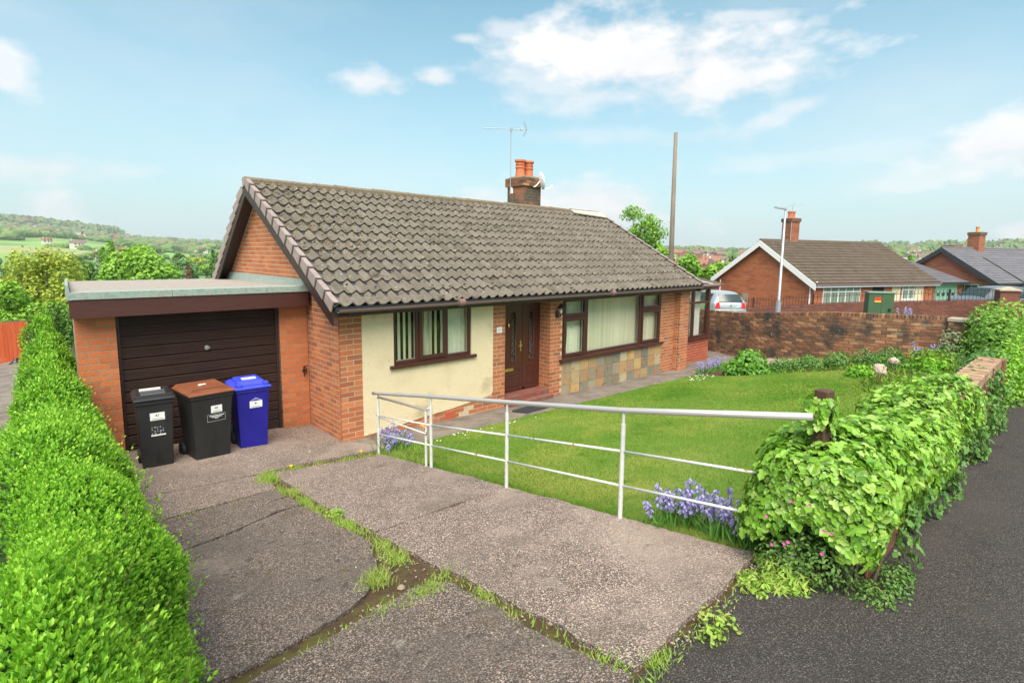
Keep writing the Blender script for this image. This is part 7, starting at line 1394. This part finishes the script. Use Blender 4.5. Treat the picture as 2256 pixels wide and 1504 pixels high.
# mid distance trees: countable, alike in kind
kinds = ['bright', 'dark', 'blue', 'olive', 'rust', 'bright']
protos = {}
def midtree(kind):
    if kind in protos: return protos[kind]
    tr_ = tree('valley_tree', None, (0, 0, 0), 1.0, .52, kind, n=620, size=.085, seed=200 + len(protos), trunk=.06, clumps=13, cat_=None); protos[kind] = tr_; return tr_
rt_ = random.Random(31); used = set()
CN = {'bright': 'bright green', 'dark': 'dark green', 'blue': 'grey green', 'olive': 'olive yellow', 'rust': 'copper brown', 'gold': 'golden'}; SEEN = {}
ORD = ['first', 'second', 'third', 'fourth', 'fifth', 'sixth', 'seventh', 'eighth', 'ninth', 'tenth', 'eleventh', 'twelfth']
def put_mid(px_, Z, hm, kind, label, group, wid=1.0):
    kk_ = (kind, group); SEEN[kk_] = SEEN.get(kk_, 0) + 1; label = '%s %s %s, %s of its colour from the left' % ('tall' if hm > 9.5 else 'rounded', CN[kind], label, ORD[SEEN[kk_] - 1])
    p = at(px_, 600, Z); zb = H(p[0], p[1]); pr_ = midtree(kind); o = pr_ if kind not in used else copy_tree(pr_); used.add(kind); o.location = (p[0], p[1], zb - .2); o.scale = (hm * wid, hm * wid, hm); o.rotation_euler = (0, 0, rt_.uniform(0, 6)); o['label'] = label; o['category'] = 'tree'; o['group'] = group
MIDL = [(12, 160, 8, 'dark'), (50, 175, 9, 'blue'), (85, 150, 9, 'dark'), (128, 190, 10, 'bright'), (160, 140, 8, 'blue'), (175, 230, 10, 'dark'), (205, 170, 8, 'blue'), (225, 300, 10, 'dark'), (262, 240, 9, 'blue'), (285, 210, 8, 'dark'), (330, 320, 10, 'bright'), (372, 230, 8, 'bright'), (388, 190, 6, 'blue'), (410, 260, 10, 'bright'), (425, 200, 7, 'bright'), (440, 240, 9, 'olive'), (455, 200, 8, 'bright'), (470, 300, 10, 'bright'), (482, 260, 9, 'blue'), (350, 420, 11, 'dark'), (300, 480, 11, 'blue'), (395, 520, 11, 'blue'), (445, 480, 10, 'dark')]
for (a, b, c, d_) in sorted(MIDL): put_mid(a, b, c, d_, 'tree in the left valley', 'hedgerow trees in the valley', rt_.uniform(.8, 1.5))
for a in sorted([rt_.uniform(1490, 1700) if k < 14 else rt_.uniform(1750, 2250) for k in range(26)]): put_mid(a, rt_.uniform(110, 330), rt_.uniform(7, 11), rt_.choice(kinds), 'tree among the distant right roofs', 'trees among the distant roofs', rt_.uniform(.8, 1.4))
# far woods and hedges reading as one mass
ico = bmesh.new(); bmesh.ops.create_icosphere(ico, subdivisions=2, radius=1); iv = np.array([v.co[:] for v in ico.verts]); iff = np.array([[v.index for v in f.verts] for f in ico.faces]); ico.free()
iv = iv * (1 + .25 * np.array([mnoise.noise(Vector(v) * 2.1) for v in iv]) + np.random.default_rng(2).normal(0, .13, len(iv)))[:, None]
ico = bmesh.new(); bmesh.ops.create_icosphere(ico, subdivisions=3, radius=1); iv3 = np.array([v.co[:] for v in ico.verts]); iff3 = np.array([[v.index for v in f.verts] for f in ico.faces]); ico.free()
iv3 = iv3 * (1 + .40 * np.array([mnoise.noise(Vector(v) * 3.3) for v in iv3]) + np.random.default_rng(3).normal(0, .11, len(iv3)))[:, None]
def mass(name, label, azr, dr, n, hr, m, seed, line=False, fine=False):
    iv, iff = (iv3, iff3) if fine else (globals()['iv'], globals()['iff'])
    r_ = np.random.default_rng(seed); A_ = np.radians(r_.uniform(*azr, n)); D_ = r_.uniform(dr[0], dr[1], n)
    if line:
        nl = max(3, n // 26); la, ld, lo = r_.uniform(*azr, nl), r_.uniform(dr[0], dr[1], nl), r_.uniform(-.5, .5, nl); k = r_.integers(nl, size=n); t_ = r_.uniform(-1, 1, n); A_ = np.radians(la[k] + t_ * 3.2); D_ = ld[k] * (1 + lo[k] * t_ * .25)
    x, y = CAMP[0] + D_ * np.sin(A_), CAMP[1] + D_ * np.cos(A_); h = r_.uniform(*hr, n); z = land(x, y) + h * .35
    M = basis(np.repeat([[0, 0, 1.]], n, 0) + r_.normal(0, .1, (n, 3)), r_.uniform(0, 6.28, n)) * np.stack([h * r_.uniform(.5, .9, n), h * r_.uniform(.5, .9, n), h * .62], 1)[:, None, :]
    tag(obj(name, scatter_mesh(name, iv, iff, M, np.stack([x, y, z], 1), m, np.clip(r_.random(n), .01, 1)), None), label, 'woodland', kind='stuff')
m_far = mat('far_foliage', [(.06, .12, .04), (.13, .21, .06)], .35, detail=9, rough=1, bump=1, bscale=.8, rnd=[(.06, .12, .04), (.15, .25, .06), (.10, .17, .08), (.22, .27, .08), (.16, .11, .08)], rmix=.6)
mass('hedgerows', 'hedgerows and copses dividing the fields in the left valley', (-8, 22), (200, 900), 360, (3, 5.5), m_far, 301, True)
mass('hedgerows', 'hedges climbing the far slope on the left', (-8, 22), (700, 1700), 620, (6, 12), m_far, 302, True)
mass('hilltop_wood', 'wooded crest along the far left skyline', (-8, 20), (1750, 2150), 300, (8, 14), m_far, 303)
mass('hilltop_wood', 'dense wood on the summit at the left edge', (-1.2, 6.5), (1950, 2050), 170, (18, 28), m_far, 304, fine=True)
mass('distant_trees', 'tree cover between the far houses on the right slope', (54, 90), (250, 900), 330, (4, 8), m_far, 305)
mass('distant_trees', 'trees along the right hand skyline', (54, 90), (900, 1500), 260, (7, 12), m_far, 306, fine=True)
mass('skyline_trees', 'taller trees on the right ridge against the sky', (68, 90), (1350, 1500), 170, (10, 18), m_far, 307, fine=True)
# far houses
hm_ = [plain('far_brick', (.30, .14, .09), .9), plain('far_render', (.62, .58, .52), .9), plain('far_tile', (.17, .12, .10), .9), plain('far_red_tile', (.28, .12, .08), .9)]
def far_house(wm, rm, L=9, Wd=7, e=4.8, r2=7.4):
    mb = MB(); mb.box(-L / 2, L / 2, -Wd / 2, Wd / 2, -3, e); mb.prism([(-L / 2 - .3, -Wd / 2 - .4, e), (-L / 2 - .3, 0, r2), (-L / 2 - .3, Wd / 2 + .4, e)], (L + .6, 0, 0), 1); mb.box(-L / 2 + 1, -L / 2 + 1.8, -.4, .4, r2 - .6, r2 + 1, 0)
    for xx in (-2.6, .2, 2.4):
        for zz in (.9, 3.1):
            for yy in (-Wd / 2 - .02, Wd / 2 + .0): mb.box(xx, xx + 1.4, yy, yy + .02, zz, zz + 1.2, 2)
    return mb.mesh('far_house', [wm, rm, m_carglass])
FH = [far_house(hm_[0], hm_[2]), far_house(hm_[1], hm_[2], 12), far_house(hm_[0], hm_[3], 10), far_house(hm_[1], hm_[3], 8, 6.5, 2.6, 5)]
FN = ['red brick house with dark roof', 'long pale house with dark roof', 'brick house with red roof', 'pale bungalow with red roof']
for k in range(150):
    a = math.radians(rt_.uniform(57, 88)); d_ = rt_.choice([rt_.uniform(230, 600), rt_.uniform(500, 1300), rt_.uniform(700, 1400)]); x, y = CAMP[0] + d_ * math.sin(a), CAMP[1] + d_ * math.cos(a)
    o = obj('far_house', FH[k % 4], None, (x, y, H(x, y) + 1.6), (0, 0, rt_.choice([.3, 1.87, -.35]) + rt_.uniform(-.2, .2))); tag(o, 'distant %s on the hillside to the right' % FN[k % 4], 'house', 'houses on the right hillside')
for k in range(100):
    a = math.radians(rt_.uniform(-3, 13)); d_ = rt_.uniform(1350, 1780) if k < 90 else rt_.uniform(300, 900); x, y = CAMP[0] + d_ * math.sin(a), CAMP[1] + d_ * math.cos(a)
    o = obj('far_house', FH[k % 4], None, (x, y, H(x, y) + 1), (0, 0, rt_.choice([0, 1.6]) + rt_.uniform(-.2, .2))); tag(o, 'tiny distant %s below the left skyline' % FN[k % 4], 'house', 'houses on the left hilltop')
# air
hz_b = MB().box(-2300, 2400, -2300, 2400, -14, 150); hzo = hz_b.build('haze', None); hzo.data.materials.clear(); mh = bpy.data.materials.new('haze_air'); mh.use_nodes = True; nn2 = mh.node_tree.nodes; nn2.remove(nn2['Principled BSDF']); pv = nn2.new('ShaderNodeVolumePrincipled'); pv.inputs['Color'].default_value = (.97, .985, 1.0, 1); pv.inputs['Density'].default_value = .00022; pv.inputs['Anisotropy'].default_value = .2; mh.node_tree.links.new(pv.outputs[0], nn2['Material Output'].inputs['Volume']); hzo.data.materials.append(mh); tag(hzo, 'thin summer haze over the valley', 'haze', kind='stuff')
